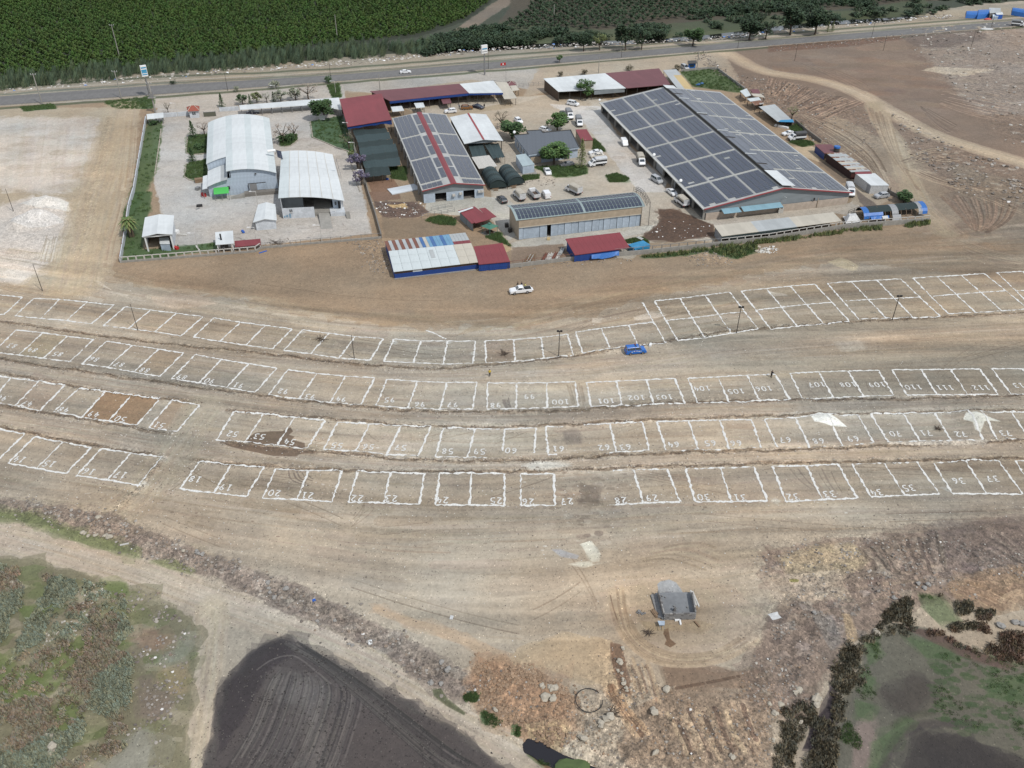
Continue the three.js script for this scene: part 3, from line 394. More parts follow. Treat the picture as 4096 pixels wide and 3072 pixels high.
// ---------------------------------------------------------------- objects, parts, materials
const used = new Map();
const numbered = (n) => { const k = used.get(n) || 0; used.set(n, k + 1); return k ? `${n}_${String(k).padStart(3, '0')}` : n; };
function tag(o, label, category, group, kind) { o.userData.label = label; if (category) o.userData.category = category; if (group) o.userData.group = group; if (kind) o.userData.kind = kind; return o; }
function thing(name, label, category, base, group) { const o = new THREE.Group(); o.name = numbered(name); o.position.copy(base); tag(o, label, category, group); scene.add(o); return o; }
const shade = (m) => { m.castShadow = m.receiveShadow = true; return m; };
function rootOf(o) { while (o.parent && o.parent !== scene) o = o.parent; return o; }
// geometry is given in world metres; a part is stored relative to the thing it belongs to
function part(name, geo, mat, parent) {
  const r = rootOf(parent), v = V(0,0,0); let q = parent; while (q !== scene && q) { v.add(q.position); q = q.parent; }
  geo.translate(-v.x, -v.y, -v.z);
  const m = shade(new THREE.Mesh(geo, mat)); m.name = name; parent.add(m); return m;
}
function solo(name, geo, mat, label, category, group, kind) { // a thing that is one mesh
  geo.computeBoundingBox(); const b = geo.boundingBox, c = V((b.min.x + b.max.x) / 2, b.min.y, (b.min.z + b.max.z) / 2); geo.translate(-c.x, -c.y, -c.z);
  const m = shade(new THREE.Mesh(geo, mat)); m.name = numbered(name); m.position.copy(c); tag(m, label, category, group, kind); scene.add(m); return m;
}
class G { // collects faces
  constructor() { this.p = []; this.u = []; }
  tri(a, b, c, ua = [0,0], ub = [1,0], uc = [0,1]) { this.p.push(a.x, a.y, a.z, b.x, b.y, b.z, c.x, c.y, c.z); this.u.push(...ua, ...ub, ...uc); return this; }
  quad(a, b, c, d) { const L = a.distanceTo(b), M = a.distanceTo(d), L2 = d.distanceTo(c), M2 = b.distanceTo(c); this.tri(a, b, c,[0,0],[L,0],[L2, M2]); return this.tri(a, c, d,[0,0],[L2, M2],[0, M]); }
  hex(b, t) { for (let i = 0; i < 4; i++) { const j = (i + 1) % 4; this.quad(b[i], b[j], t[j], t[i]); } return this.quad(t[0], t[1], t[2], t[3]).quad(b[3], b[2], b[1], b[0]); }   // base ring, top ring (counter-clockwise from above)
  slab(q, th) { return this.hex(q.map((v) => V(v.x, v.y - th, v.z)), q); }   // a sheet of thickness th below four points
  post(a, y0, y1, r = 0.08) { const f = (y) => [V(a.x - r, y, a.z + r), V(a.x + r, y, a.z + r), V(a.x + r, y, a.z - r), V(a.x - r, y, a.z - r)]; return this.hex(f(y0), f(y1)); }
  bar(a, b, r = 0.05) { const d = b.clone().sub(a).normalize(), s = Math.abs(d.y) > 0.9 ? V(1,0,0) : V(0,1,0), x = d.clone().cross(s).normalize().multiplyScalar(r), y = d.clone().cross(x).normalize().multiplyScalar(r), f = (o) => [o.clone().sub(x).sub(y), o.clone().add(x).sub(y), o.clone().add(x).add(y), o.clone().sub(x).add(y)]; return this.hex(f(a), f(b)); }
  prism(pts, y0, y1) { const n = pts.length, c = pts.reduce((s, q) => s + (q[0] * 0),0); let A = 0; for (let i = 0; i < n; i++) { const a = pts[i], b = pts[(i + 1) % n]; A += a[0] * b[1] - b[0] * a[1]; } const o = A > 0 ? [...pts].reverse() : pts; const tr = THREE.ShapeUtils.triangulateShape(o.map((q) => new THREE.Vector2(q[0], -q[1])),[]); for (let i = 0; i < n; i++) { const a = o[i], b = o[(i + 1) % n]; this.quad(V(a[0], y0, a[1]), V(b[0], y0, b[1]), V(b[0], y1, b[1]), V(a[0], y1, a[1])); } for (const t of tr) { const [a, b, d] = t.map((i) => V(o[i][0], y1, o[i][1])); this.tri(a, b, d,[a.x, a.z],[b.x, b.z],[d.x, d.z]); } return this; }
  geo(smooth) { const g = new THREE.BufferGeometry(); g.setAttribute('position', new THREE.Float32BufferAttribute(this.p,3)); g.setAttribute('uv', new THREE.Float32BufferAttribute(this.u,2)); g.computeVertexNormals(); return g; }
}
class Frame { // four corners on plan: front left, front right, back right, back left; u runs left to right, v front to back
  constructor(a, b, c, d) { this.c = [a, b, c, d]; this.L = (Math.hypot(b.x - a.x, b.z - a.z) + Math.hypot(c.x - d.x, c.z - d.z)) / 2; this.W = (Math.hypot(d.x - a.x, d.z - a.z) + Math.hypot(c.x - b.x, c.z - b.z)) / 2; }
  P(u, v, y) { const [a, b, c, d] = this.c, f = (k) => lerp(lerp(a[k], b[k], u), lerp(d[k], c[k], u), v); return V(f('x'), y, f('z')); }
  get base() { return this.P(0.5,0.5,0); }
  box(g, u0, u1, v0, v1, y0, y1) { const f = (y) => [this.P(u0, v0, y), this.P(u1, v0, y), this.P(u1, v1, y), this.P(u0, v1, y)]; return g.hex(f(y0), f(y1)); }
  wall(g, u0, v0, u1, v1, y0, y1, t = 0.15) { const a = this.P(u0, v0,0), b = this.P(u1, v1,0), n = V(-(b.z - a.z),0, b.x - a.x).normalize().multiplyScalar(t / 2), f = (y) => [a.clone().add(n).setY(y), b.clone().add(n).setY(y), b.clone().sub(n).setY(y), a.clone().sub(n).setY(y)]; return g.hex(f(y0), f(y1)); }
}
const quadFrame = (w, h, ...a) => new Frame(...[0,2,4,6].map((i) => p(w, a[i], a[i + 1], Array.isArray(h) ? h[i / 2] : h)));
// surface textures: stains and streaks as a share of the base colour, uv in metres
const colTex = (n, m, f) => { const t = greyTex(n, f); t.colorSpace = THREE.SRGBColorSpace; t.repeat.set(1 / m,1 / m); return t; };
const texStain = colTex(512,9, (u, v, x, y) => 0.9 + 0.18 * (nz(x * 0.5, y * 0.5) - 0.5) + 0.16 * (nz(x * 2 + 90, y * 2) - 0.5));
const texSheet = colTex(512,23, (u, v, x, y) => 0.9 + 0.02 * Math.sin(u * 6.283 * 92) + 0.12 * (nz(x * 1.9 + 40, y * 0.3) - 0.5) + 0.1 * (nz(x * 0.6, y * 0.6 + 30) - 0.5) + 0.06 * (nz(x * 3, y * 3) - 0.5));
const texFine = colTex(256,3, (u, v, x, y) => 0.9 + 0.3 * (nz(x * 4, y * 4) - 0.5));
const texRust = (() => { const c = document.createElement('canvas'); c.width = c.height = 256; const k = c.getContext('2d'), im = k.createImageData(256,256); for (let y = 0; y < 256; y++) for (let x = 0; x < 256; x++) { const r = sstep(0.47,0.6, nz(x * 2 + 33, y * 0.4) * 0.6 + nz(x * 0.7, y * 0.7) * 0.4), f = 0.85 + 0.4 * (nz(x * 3, y * 3 + 9) - 0.5), o = (y * 256 + x) * 4; im.data[o] = lerp(188,128, r) * f; im.data[o + 1] = lerp(188,88, r) * f; im.data[o + 2] = lerp(184,66, r) * f; im.data[o + 3] = 255; } k.putImageData(im,0,0); const t = new THREE.CanvasTexture(c); t.wrapS = t.wrapT = THREE.RepeatWrapping; t.colorSpace = THREE.SRGBColorSpace; t.repeat.set(0.12,0.12); return t; })();
const mat = (r, g, b, o = {}) => { const m = new THREE.MeshStandardMaterial({ color: colour(r, g, b), roughness: 0.75, ...o }); return m; };
const M = {
  whiteRoof: mat(236,240,240, { map: texSheet, roughness: 0.55 }), paleRoof: mat(222,230,230, { map: texSheet, roughness: 0.55 }), creamRoof: mat(214,206,190, { map: texSheet, roughness: 0.7 }), greyRoof: mat(196,200,200, { map: texSheet, roughness: 0.6 }), yellowRoof: mat(218,192,140, { map: texSheet, roughness: 0.7 }),
  redRoof: mat(146,64,70, { map: texSheet, roughness: 0.6 }), maroonRoof: mat(128,80,84, { map: texSheet, roughness: 0.65 }), redTrim: mat(152,66,68, { roughness: 0.6 }), rust: new THREE.MeshStandardMaterial({ map: texRust, roughness: 0.8 }), rustBrown: mat(140,92,76, { map: texSheet }), blueSheet: mat(122,172,206, { map: texSheet, roughness: 0.5 }), deepBlueSheet: mat(70,118,178, { map: texSheet, roughness: 0.5 }),
  whiteWall: mat(226,231,236, { map: texStain }), blueWhite: mat(196,210,224, { map: texStain }), paleBlue: mat(188,202,216, { map: texStain, roughness: 0.6 }), creamWall: mat(196,178,154, { map: texStain }), pinkWall: mat(204,188,172, { map: texStain }), greyClad: mat(150,158,162, { map: texSheet, roughness: 0.6 }), concrete: mat(172,168,160, { map: texStain }), darkConcrete: mat(140,134,126, { map: texStain }), slateRoof: mat(112,118,126, { map: texFine, roughness: 0.9 }),
  tarpBlue: mat(34,74,148, { map: texFine, roughness: 0.45 }), tarpBright: mat(48,118,200, { map: texFine, roughness: 0.45 }), tarpCyan: mat(52,150,200, { map: texFine, roughness: 0.45 }), tarpWhite: mat(222,222,220, { map: texFine, roughness: 0.6 }), tarpGrey: mat(166,168,170, { map: texFine, roughness: 0.6 }), net: mat(62,80,82, { map: texFine, roughness: 0.9 }), netDark: mat(46,62,62, { map: texFine, roughness: 0.9 }),
  panel: new THREE.MeshPhysicalMaterial({ color: new THREE.Color(0.026,0.033,0.055), roughness: 0.25, metalness: 0, clearcoat: 0.6, clearcoatRoughness: 0.12 }), panelRoof: mat(200,200,196, { map: texSheet, roughness: 0.6 }), rail: mat(206,206,200, { roughness: 0.5 }),
  steel: mat(150,150,150, { roughness: 0.5, metalness: 0.4 }), darkSteel: mat(70,66,62, { roughness: 0.6 }), dark: mat(46,44,44, { roughness: 0.9 }), wood: mat(150,124,98, { map: texFine }), darkWood: mat(92,74,60, { map: texFine }), white: mat(238,238,236, { roughness: 0.5 }), offWhite: mat(216,212,204, { map: texFine }), greenSheet: mat(84,190,92, { roughness: 0.5 }), greenRoof: mat(70,122,104, { roughness: 0.6 }), tile: mat(172,92,74, { map: texFine }), glass: new THREE.MeshPhysicalMaterial({ color: new THREE.Color(0.03,0.04,0.05), roughness: 0.08, clearcoat: 1 }),
  lime: mat(244,242,236, { roughness: 0.95, map: texFine }), kerb: mat(186,176,160, { map: texFine }), grey: mat(128,128,128), red: mat(176,44,44), blue: mat(40,92,176), cyan: mat(60,150,190), asphalt: mat(128,126,124, { map: texStain, roughness: 0.95 }), block: mat(148,146,144, { map: texFine, roughness: 0.95 }), blockDark: mat(116,112,110, { map: texFine, roughness: 0.95 }), mortar: mat(176,172,166, { map: texFine }), boulder: mat(200,190,172, { map: texFine, roughness: 0.95 }), boulderGrey: mat(170,166,160, { map: texFine, roughness: 0.95 }),
};
for (const k in M) { M[k].name = k; M[k].side = THREE.DoubleSide; }
// a flat ribbon laid along a path on the ground, uneven like hand-thrown lime
function ribbon(g, pts, wide, lift = 0.035, uneven = 0.45, gaps = 0, step = 0.5) {
  let prev = null;
  for (let i = 0; i < pts.length - 1; i++) {
    const a = pts[i], b = pts[i + 1], L = Math.hypot(b[0] - a[0], b[1] - a[1]), n = Math.max(1, Math.ceil(L / step)), nx = -(b[1] - a[1]) / L, nz2 = (b[0] - a[0]) / L;
    for (let k = i ? 1 : 0; k <= n; k++) {
      const x = lerp(a[0], b[0], k / n), z = lerp(a[1], b[1], k / n), w = wide * (1 + uneven * (rnd() * 2 - 1)) / 2 * (gaps && rnd() < gaps ? 0.08 : 1), sh = (rnd() - 0.5) * wide * uneven, cx = x + nx * sh, cz = z + nz2 * sh;
      const l = V(cx + nx * w,0, cz + nz2 * w), r = V(cx - nx * w,0, cz - nz2 * w); l.y = heightAt(l.x, l.z) + lift; r.y = heightAt(r.x, r.z) + lift;
      if (prev) g.quad(prev[0], l, r, prev[1]);
      prev = [l, r];
    }
  }
  return g;
}
// ---------------------------------------------------------------- road, kerbs, canal
{
  const strip = (A, B, y, out = 0) => { const g = new G(); for (let i = 0; i < A.length - 1; i++) { const f = (q) => V(q[0], heightAt(q[0], q[1]) * 0 + y, q[1]); g.quad(f(B[i]), f(B[i + 1]), f(A[i + 1]), f(A[i])); } return g.geo(); };
  const rd = shade(new THREE.Mesh(strip(roadTop, roadBot,0.14), M.asphalt)); rd.name = 'road'; rd.userData = { kind: 'structure', label: 'grey asphalt road crossing behind the compounds', category: 'road' }; scene.add(rd);
  const mix = (t) => roadTop.map((q, i) => [lerp(q[0], roadBot[i][0], t), lerp(q[1], roadBot[i][1], t)]);
  const kg = new G(); for (const [t0, t1, h] of [[-0.5,-0.4,0.3],[1.04,1.08,0.2]]) { const A = mix(t0), B = mix(t1); for (let i = 0; i < A.length - 1; i++) { const f = (q, y) => V(q[0], y, q[1]); if ((i * 7) % 23 === 5) continue; kg.hex([f(B[i],-0.3), f(B[i + 1],-0.3), f(A[i + 1],-0.3), f(A[i],-0.3)],[f(B[i], h), f(B[i + 1], h), f(A[i + 1], h), f(A[i], h)]); } }
  const kb = shade(new THREE.Mesh(kg.geo(), M.kerb)); kb.name = 'road_kerb'; kb.userData = { kind: 'structure', label: 'pale concrete kerb strips along both road edges', category: 'kerb' }; scene.add(kb);
  const wg = new G(), canal = guide(860,106,1000,97,1200,92,1350,84,1500,74,1700,52,1900,34,2100,14,2300,-4); for (let i = 0; i < canal.length - 1; i++) { const a = canal[i], b = canal[i + 1]; wg.quad(V(a[0],-1.2, a[1] + 5), V(b[0],-1.2, b[1] + 5), V(b[0],-1.2, b[1] - 5), V(a[0],-1.2, a[1] - 5)); }
  const cw = shade(new THREE.Mesh(wg.geo(), new THREE.MeshPhysicalMaterial({ color: new THREE.Color(0.02,0.022,0.018), roughness: 0.1 }))); cw.name = 'canal_water'; cw.userData = { kind: 'structure', label: 'dark still water in the canal beyond the road', category: 'water' }; scene.add(cw);
  const dg = new G(), dit = catmull(P2(15,60,1370,160,1400,280,1480,420,1560,560,1620,760,1700),8); for (let i = 0; i < dit.length - 1; i++) { const a = dit[i], b = dit[i + 1], w = 1.5; dg.quad(V(a[0],-1.6, a[1] + w), V(b[0],-1.6, b[1] + w), V(b[0],-1.6, b[1] - w), V(a[0],-1.6, a[1] - w)); }
  const dw = shade(new THREE.Mesh(dg.geo(), new THREE.MeshPhysicalMaterial({ color: new THREE.Color(0.012,0.01,0.012), roughness: 0.08 }))); dw.name = 'ditch_water'; dw.userData = { kind: 'structure', label: 'black water standing in the ditch beside the clay bank', category: 'water' }; scene.add(dw);
}
// ---------------------------------------------------------------- plots marked with white lime: rows of tops and bottoms
const DIGIT = {
  0: [[[0.5,0],[0.12,0.2],[0.1,0.75],[0.5,1],[0.88,0.75],[0.88,0.25],[0.5,0]]],1: [[[0.2,0.75],[0.5,1],[0.5,0]],[[0.2,0],[0.8,0]]],2: [[[0.1,0.8],[0.4,1],[0.8,0.85],[0.75,0.6],[0.1,0.02],[0.95,0.02]]],3: [[[0.1,0.95],[0.7,0.95],[0.8,0.75],[0.4,0.55],[0.85,0.35],[0.75,0.08],[0.1,0.02]]],4: [[[0.35,1],[0.05,0.4],[0.9,0.4]],[[0.65,0.75],[0.65,0]]],
  5: [[[0.85,1],[0.2,1],[0.15,0.58],[0.6,0.6],[0.85,0.35],[0.65,0.05],[0.1,0.05]]],6: [[[0.7,1],[0.25,0.65],[0.12,0.25],[0.45,0],[0.85,0.2],[0.6,0.5],[0.2,0.35]]],7: [[[0.1,0.98],[0.9,0.98],[0.4,0]],[[0.25,0.5],[0.8,0.5]]],8: [[[0.5,0.52],[0.15,0.75],[0.5,1],[0.85,0.75],[0.5,0.52],[0.1,0.25],[0.5,0],[0.9,0.25],[0.5,0.52]]],9: [[[0.8,0.65],[0.45,0.5],[0.15,0.75],[0.45,1],[0.8,0.8],[0.75,0.4],[0.5,0]]],
};
function plotNumber(text, w, x, y, dir, big, parent) { // digits are drawn to be read from the far side
  const c = p(w, x, y), H = big || 1.55, Wd = 0.95, n = String(text).length, cs = Math.cos(dir), sn = Math.sin(dir), out = [];
  [...String(text)].forEach((ch, i) => { const g = new G(); for (const st of DIGIT[ch]) ribbon(g, st.map(([a, b]) => { const lx = -((i - (n - 1) / 2) * (Wd + 0.28) + (a - 0.5) * Wd), ly = (b - 0.5) * H; return [c.x + lx * cs - ly * sn, c.z + lx * sn + ly * cs]; }),0.24,0.05,0.3,0,0.3); part('plot_digit', g.geo(), M.lime, parent).userData.label = `digit ${ch} of plot number ${text} in white lime`; });
}
function plots(tops, bots, nums, say, o = {}) { // tops and bots: [window, x, y] of the dividing lines
  const T = tops.map((q) => { const v = p(...q); return [v.x, v.z]; }), B = bots.map((q) => { const v = p(...q); return [v.x, v.z]; }), n = T.length, base = V((T[0][0] + B[n - 1][0]) / 2,0, (T[0][1] + B[n - 1][1]) / 2);
  const t = thing('plot_outline', say, 'plot marking', base, 'lime plot outlines');
  const g = (pts, gap) => part('lime_line', ribbon(new G(), pts, o.wide || 0.34,0.035,0.7, gap || 0).geo(), M.lime, t);
  if (!o.noTop) g(T, o.topGap); if (!o.noBottom) g(B, o.gap === undefined ? 0.06 : o.gap);
  for (let i = 0; i < n; i++) if (!(o.skip || []).includes(i)) g([T[i], B[i]],0.03);
  if (o.mid) g(o.mid.map((q) => { const v = p(...q); return [v.x, v.z]; }),0.03);
  for (const e of o.extra || []) g(e.map((q) => { const v = p(...q); return [v.x, v.z]; }),0.03);
  const dir = Math.atan2(B[n - 1][1] - B[0][1], B[n - 1][0] - B[0][0]);
  (nums || []).forEach((q) => plotNumber(q[0], q[1], q[2], q[3], dir, o.big, t));
  return t;
}
reseed(5);
const W_ = (w, ...a) => { const o = []; for (let i = 0; i < a.length; i += 2) o.push([w, a[i], a[i + 1]]); return o; };
const un = (k) => `unnumbered white lime plots, ${k}`;
plots(W_(5,-260,868,-30,885,195,912), W_(5,-420,1030,-200,1045,32,1062),[], un('leftmost in the top row, cut by the frame'));
plots(W_(5,290,920,515,927,750,952,985,978), W_(5,130,1071,352,1091,575,1111,790,1140),[], un('second block of the top row, left of the thin pole'));
plots(W_(5,1080,992,1300,1020,1525,1047,1755,1078), W_(5,893,1156,1110,1181,1335,1209,1565,1243),[], un('in the block a thin dark pole stands in'));
plots([...W_(5,1848,1088,2078,1125), ...W_(6,80,1153,312,1183)],[...W_(5,1670,1255,1900,1291,2125,1325), ...W_(6,140,1358)],[], un('fourth block of the top row from the left'));
plots(W_(6,403,1192,630,1222,860,1250,1098,1268), W_(6,238,1370,472,1398,715,1436,988,1453),[], un('in the block with brushwood and a lamp pole'));
plots(W_(6,1192,1272,1425,1286,1655,1289,1897,1289), W_(6,1103,1465,1360,1476,1617,1488,1875,1481),[], un('in the top row straight above the worker in yellow'), { extra: [W_(6,1470,1197,1560,1230,1640,1272)] });
plots([...W_(6,1980,1287), ...W_(7,12,1276,252,1256,480,1231)],[...W_(6,1988,1479), ...W_(7,28,1466,275,1438,528,1410)],[], un('in the block with a floodlight pole, right of the worker'));
plots(W_(7,550,1211,770,1179,1005,1151,1222,1123), W_(7,610,1391,850,1358,1090,1327,1328,1301),[], un('behind the blue van'), { extra: [W_(7,1222,1123,1130,955)] });
plots(W_(7,1232,942,1450,918,1668,891,1880,866), W_(7,1430,1286,1665,1263,1893,1221,2125,1185),[], un('first double block right of the blue van'), { mid: W_(7,1325,1112,1548,1089,1780,1058,1995,1035) });
plots(W_(8,-232,858,-15,835,192,813,405,797), W_(8,25,1188,250,1160,480,1141,705,1119),[], un('second double block from the blue van'), { mid: W_(8,-102,1022,125,996,335,973,550,955) });
plots(W_(8,512,790,718,775,940,763,1145,750), W_(8,785,1102,1022,1091,1255,1088,1488,1074),[], un('double block with the floodlight pole near the right'), { mid: W_(8,672,943,870,931,1100,919,1310,908) });
plots(W_(8,1252,745,1460,731,1668,718,1868,705), W_(8,1560,1052,1795,1042,2020,1028,2250,1012),[], un('last whole double block before the right edge'), { mid: W_(8,1425,900,1635,883,1850,868,2045,856) });
plots(W_(8,1978,697,2200,688,2420,678), W_(8,2300,1008,2540,995,2780,985),[], un('double block cut by the right edge of the photo'), { mid: W_(8,2150,855,2370,842,2600,832) });
const ONES = ['', 'one', 'two', 'three', 'four', 'five', 'six', 'seven', 'eight', 'nine', 'ten', 'eleven', 'twelve', 'thirteen', 'fourteen', 'fifteen', 'sixteen', 'seventeen', 'eighteen', 'nineteen'], TENS = ['', '', 'twenty', 'thirty', 'forty', 'fifty', 'sixty', 'seventy', 'eighty', 'ninety'];
const spell = (n) => n >= 100 ? 'one hundred' + (n > 100 ? ' ' + spell(n - 100) : '') : n < 20 ? ONES[n] : TENS[Math.floor(n / 10)] + (n % 10 ? '-' + ONES[n % 10] : '');
const row = (tops, bots, nums, o) => { const k = nums.map((q) => spell(q[0])), say = k.length > 1 ? `white lime plot outlines numbered ${k[0]} to ${k[k.length - 1]}` : `white lime plot outline with the number ${k[0]}`; return plots(tops, bots, nums, say, o); };
row(W_(5,140,1190,370,1216,580,1246,808,1276), W_(5,-60,1386,163,1408,375,1437,603,1466),[[83,5,105,1330],[84,5,280,1366],[85,5,500,1401]]);
row(W_(5,920,1291,1145,1325,1370,1358,1585,1391), W_(5,707,1486,930,1516,1158,1557,1380,1594),[[86,5,812,1447],[87,5,1032,1491],[88,5,1250,1540]]);
row([...W_(5,1688,1406,1912,1448,2150,1486), ...W_(6,180,1521)],[...W_(5,1482,1613,1720,1649,1955,1690,2205,1731)],[[89,5,1572,1600],[90,5,1812,1634],[91,5,2060,1672]]);
row(W_(6,275,1536,528,1568,775,1592,1030,1606), W_(10,110,97,370,131,640,160,905,180),[[92,10,235,65],[93,10,468,110],[94,10,735,135]]);
row(W_(6,1135,1618,1395,1639,1650,1646,1908,1646), W_(10,1035,190,1310,210,1588,218,1870,218),[[95,10,1155,140],[96,10,1415,178],[97,10,1700,182]]);
row([...W_(6,2002,1650), ...W_(7,42,1650,298,1648,545,1642)],[...W_(10,1995,218), ...W_(11,35,215,305,205,572,198)],[[98,10,2070,185],[99,11,150,110],[100,11,420,157]]);
row(W_(7,645,1645,905,1635,1160,1622,1405,1610), W_(11,685,200,950,188,1225,180,1497,170),[[101,11,812,150],[102,11,1075,120],[103,11,1315,115]]);
row([...W_(7,1520,1610,1780,1598,2030,1585), ...W_(8,60,1575)],[...W_(11,1605,165,1875,158,2140,148), ...W_(12,188,135)],[[104,11,1640,40],[105,11,1935,65],[106,11,2175,42]]);
row(W_(8,188,1568,435,1556,690,1548,955,1540), W_(12,300,130,565,122,828,108,1085,100),[[107,12,420,8],[108,12,690,8],[109,12,940,8]]);
row(W_(8,1072,1536,1325,1535,1575,1532,1830,1530), W_(12,1200,98,1457,93,1725,92,1990,92),[[110,12,1255,30],[111,12,1530,35],[112,12,1840,35]]);
row(W_(8,1932,1528,2195,1528,2450,1525), W_(12,2105,92,2370,92,2640,92),[[113,12,2190,15]]);
row(W_(5,-130,1580,95,1606,335,1636,560,1668), W_(9,-300,128,-85,158,130,187,345,228),[[46,9,10,125],[47,9,235,170]]);
row(W_(9,690,30,908,70,1140,96,1385,126), W_(9,460,245,708,286,938,319,1180,357),[[48,9,548,225],[49,9,810,262],[50,9,1040,302]]);
row(W_(9,1482,146,1725,184), W_(9,1288,376,1525,418),[[51,9,1375,358]]);
row([...W_(9,2022,240), ...W_(10,65,262,330,290,597,316)],[...W_(9,1868,487,2120,502), ...W_(10,178,535,440,558)],[[52,9,2010,432],[53,10,30,455],[54,10,290,500]]);
row(W_(10,705,331,980,349,1252,360,1512,370), W_(10,583,570,858,584,1130,610,1405,619),[[55,10,700,533],[56,10,970,543],[57,10,1250,550]], { gap: 0.15 });
row(W_(10,1620,382,1890,387,2110,388), W_(10,1550,632,1828,635,2000,637),[[58,10,1655,582],[59,10,1930,585]], { skip: [2], gap: 0.15 });
row([...W_(10,2150,390), ...W_(11,208,380)],[...W_(10,2130,580), ...W_(11,192,597)],[[60,11,-10,578]], { noBottom: 1 });
row(W_(11,290,372,440,367), W_(11,313,612,390,611),[[61,11,400,562]], { skip: [1] });
row(W_(11,620,351,845,343,1125,331), W_(11,840,597,900,590,1188,570),[[62,11,795,550],[63,11,978,548]], { skip: [0], gap: 0.15 });
row(W_(11,1252,328,1525,319,1795,312,2068,308), W_(11,1330,575,1612,572,1878,568,2155,550),[[64,11,1395,525],[65,11,1712,512],[66,11,1935,512]], { gap: 0.6 });
row(W_(12,-30,305,235,290,500,281,775,265), W_(12,80,548,360,548,645,538,915,508),[[67,12,148,485],[68,12,435,495],[69,12,735,475]], { gap: 0.8, topGap: 0.1 });
row(W_(12,888,260,1165,252,1440,248,1715,243), W_(12,1042,505,1315,495,1580,490,1860,480),[[70,12,1100,430],[71,12,1365,425],[72,12,1665,435]], { gap: 0.4 });
row(W_(12,1830,245,2105,245,2400,244), W_(12,1980,480,2260,478,2560,470),[[73,12,2050,428]], { gap: 0.6 });
plots(W_(9,-300,340,-40,382,215,434), W_(9,-520,560,-260,600,-5,645),[], 'unnumbered white lime plots beside the plot numbered 14');
row(W_(9,300,458,542,502,788,550), W_(9,68,683,315,730,570,775),[[14,9,165,655],[15,9,425,692]], { gap: 0 });
row(W_(9,875,560,1130,598,1403,632), W_(9,658,793,930,828,1198,877),[[16,9,765,758],[17,9,1040,787]], { gap: 0 });
row([...W_(9,1725,667,2000,697), ...W_(10,68,720)], W_(9,1555,905,1848,943,2133,972),[[18,9,1685,825],[19,9,1950,897]], { gap: 0 });
row(W_(10,172,735,455,745,747,752), W_(10,55,990,355,997,655,1018),[[20,10,160,945],[21,10,445,965]], { gap: 0 });
row(W_(10,880,755,1163,768,1455,775), W_(10,797,1022,1103,1030,1412,1042),[[22,10,875,990],[23,10,1170,993]], { gap: 0 });
row(W_(10,1585,775,1860,775,2148,775), W_(10,1553,1045,1847,1047,2148,1052),[[24,10,1610,1005],[25,10,2075,1010]], { gap: 0, topGap: 0.2 });
row(W_(11,75,780,360,777), W_(11,75,1050,372,1050),[[26,11,140,1020]], { gap: 0 });
row(W_(11,870,750,1050,745,1340,735), W_(11,840,1047,1138,1030,1450,1017),[[27,11,475,1015],[28,11,940,1008],[29,11,1210,987]], { skip: [0], topGap: 0.4 });
row(W_(11,1500,735,1800,728,2092,718), W_(11,1585,1020,1895,1015,2205,1012),[[30,11,1655,980],[31,11,1970,985]], { topGap: 0.4, gap: 0 });
row(W_(12,38,712,330,708,605,695), W_(12,155,1020,468,998,770,988),[[32,12,215,978],[33,12,530,953]], { gap: 0 });
row(W_(12,725,693,1005,688,1290,678), W_(12,890,978,1185,965,1480,950),[[34,12,935,940],[35,12,1215,900]], { topGap: 0.7, gap: 0 });
row(W_(12,1435,685,1705,662,1990,662), W_(12,1595,950,1890,948,2200,955),[[36,12,1645,838],[37,12,1940,820]], { topGap: 0.3, gap: 0 });
plots(W_(12,2135,665,2420,660), W_(12,2320,955,2620,950),[], 'unnumbered white lime plot right of number 37, cut by the frame');
// ---------------------------------------------------------------- buildings
const sub = (a, b) => a.clone().sub(b), mid = (a, b, t = 0.5) => a.clone().lerp(b, t);
const boxGeo = (w, h, d) => new THREE.BoxGeometry(w, h, d);
const panelGeo = new Map();
function layPanels(list, parent) { // list of [position, quaternion, width, length]; the 300 nearest are parts, the rest one joined part
  const v = V(0,0,0); let q = parent; while (q && q !== scene) { v.add(q.position); q = q.parent; }
  list.sort((a, b) => a[0].distanceTo(camera.position) - b[0].distanceTo(camera.position));
  const rest = [];
  list.forEach(([pos, qt, w, l], i) => {
    const key = w.toFixed(2) + l.toFixed(2); if (!panelGeo.has(key)) panelGeo.set(key, boxGeo(w,0.05, l));
    if (i < 300) { const m = shade(new THREE.Mesh(panelGeo.get(key), M.panel)); m.name = 'solar_panel'; m.position.copy(pos).sub(v); m.quaternion.copy(qt); parent.add(m); }
    else rest.push(panelGeo.get(key).clone().applyMatrix4(new THREE.Matrix4().compose(pos.clone().sub(v), qt, V(1,1,1))));
  });
  if (rest.length) { const m = shade(new THREE.Mesh(mergeGeometries(rest), M.panel)); m.name = 'solar_panel_field'; m.userData.kind = 'stuff'; parent.add(m); }
}
function panelsOn(A, B, C, D, nu, nv, gu, gv, out, skip) { // panels over the quad A-B (along) D-C (up the slope), nu along, nv up; gaps in metres
  const e1 = sub(B, A).normalize(), up = sub(D, A), n = e1.clone().cross(up).normalize(); if (n.y < 0) n.negate(); const e3 = e1.clone().cross(n).normalize(), qt = new THREE.Quaternion().setFromRotationMatrix(new THREE.Matrix4().makeBasis(e1, n, e3));
  const W = A.distanceTo(B) / nu - gu, H = A.distanceTo(D) / nv - gv;
  for (let j = 0; j < nv; j++) for (let i = 0; i < nu; i++) { if (skip && skip(i, j)) continue; const u = (i + 0.5) / nu, w = (j + 0.5) / nv, pos = mid(mid(A, B, u), mid(D, C, u), w).addScaledVector(n,0.1); out.push([pos, qt, W, H]); }
}
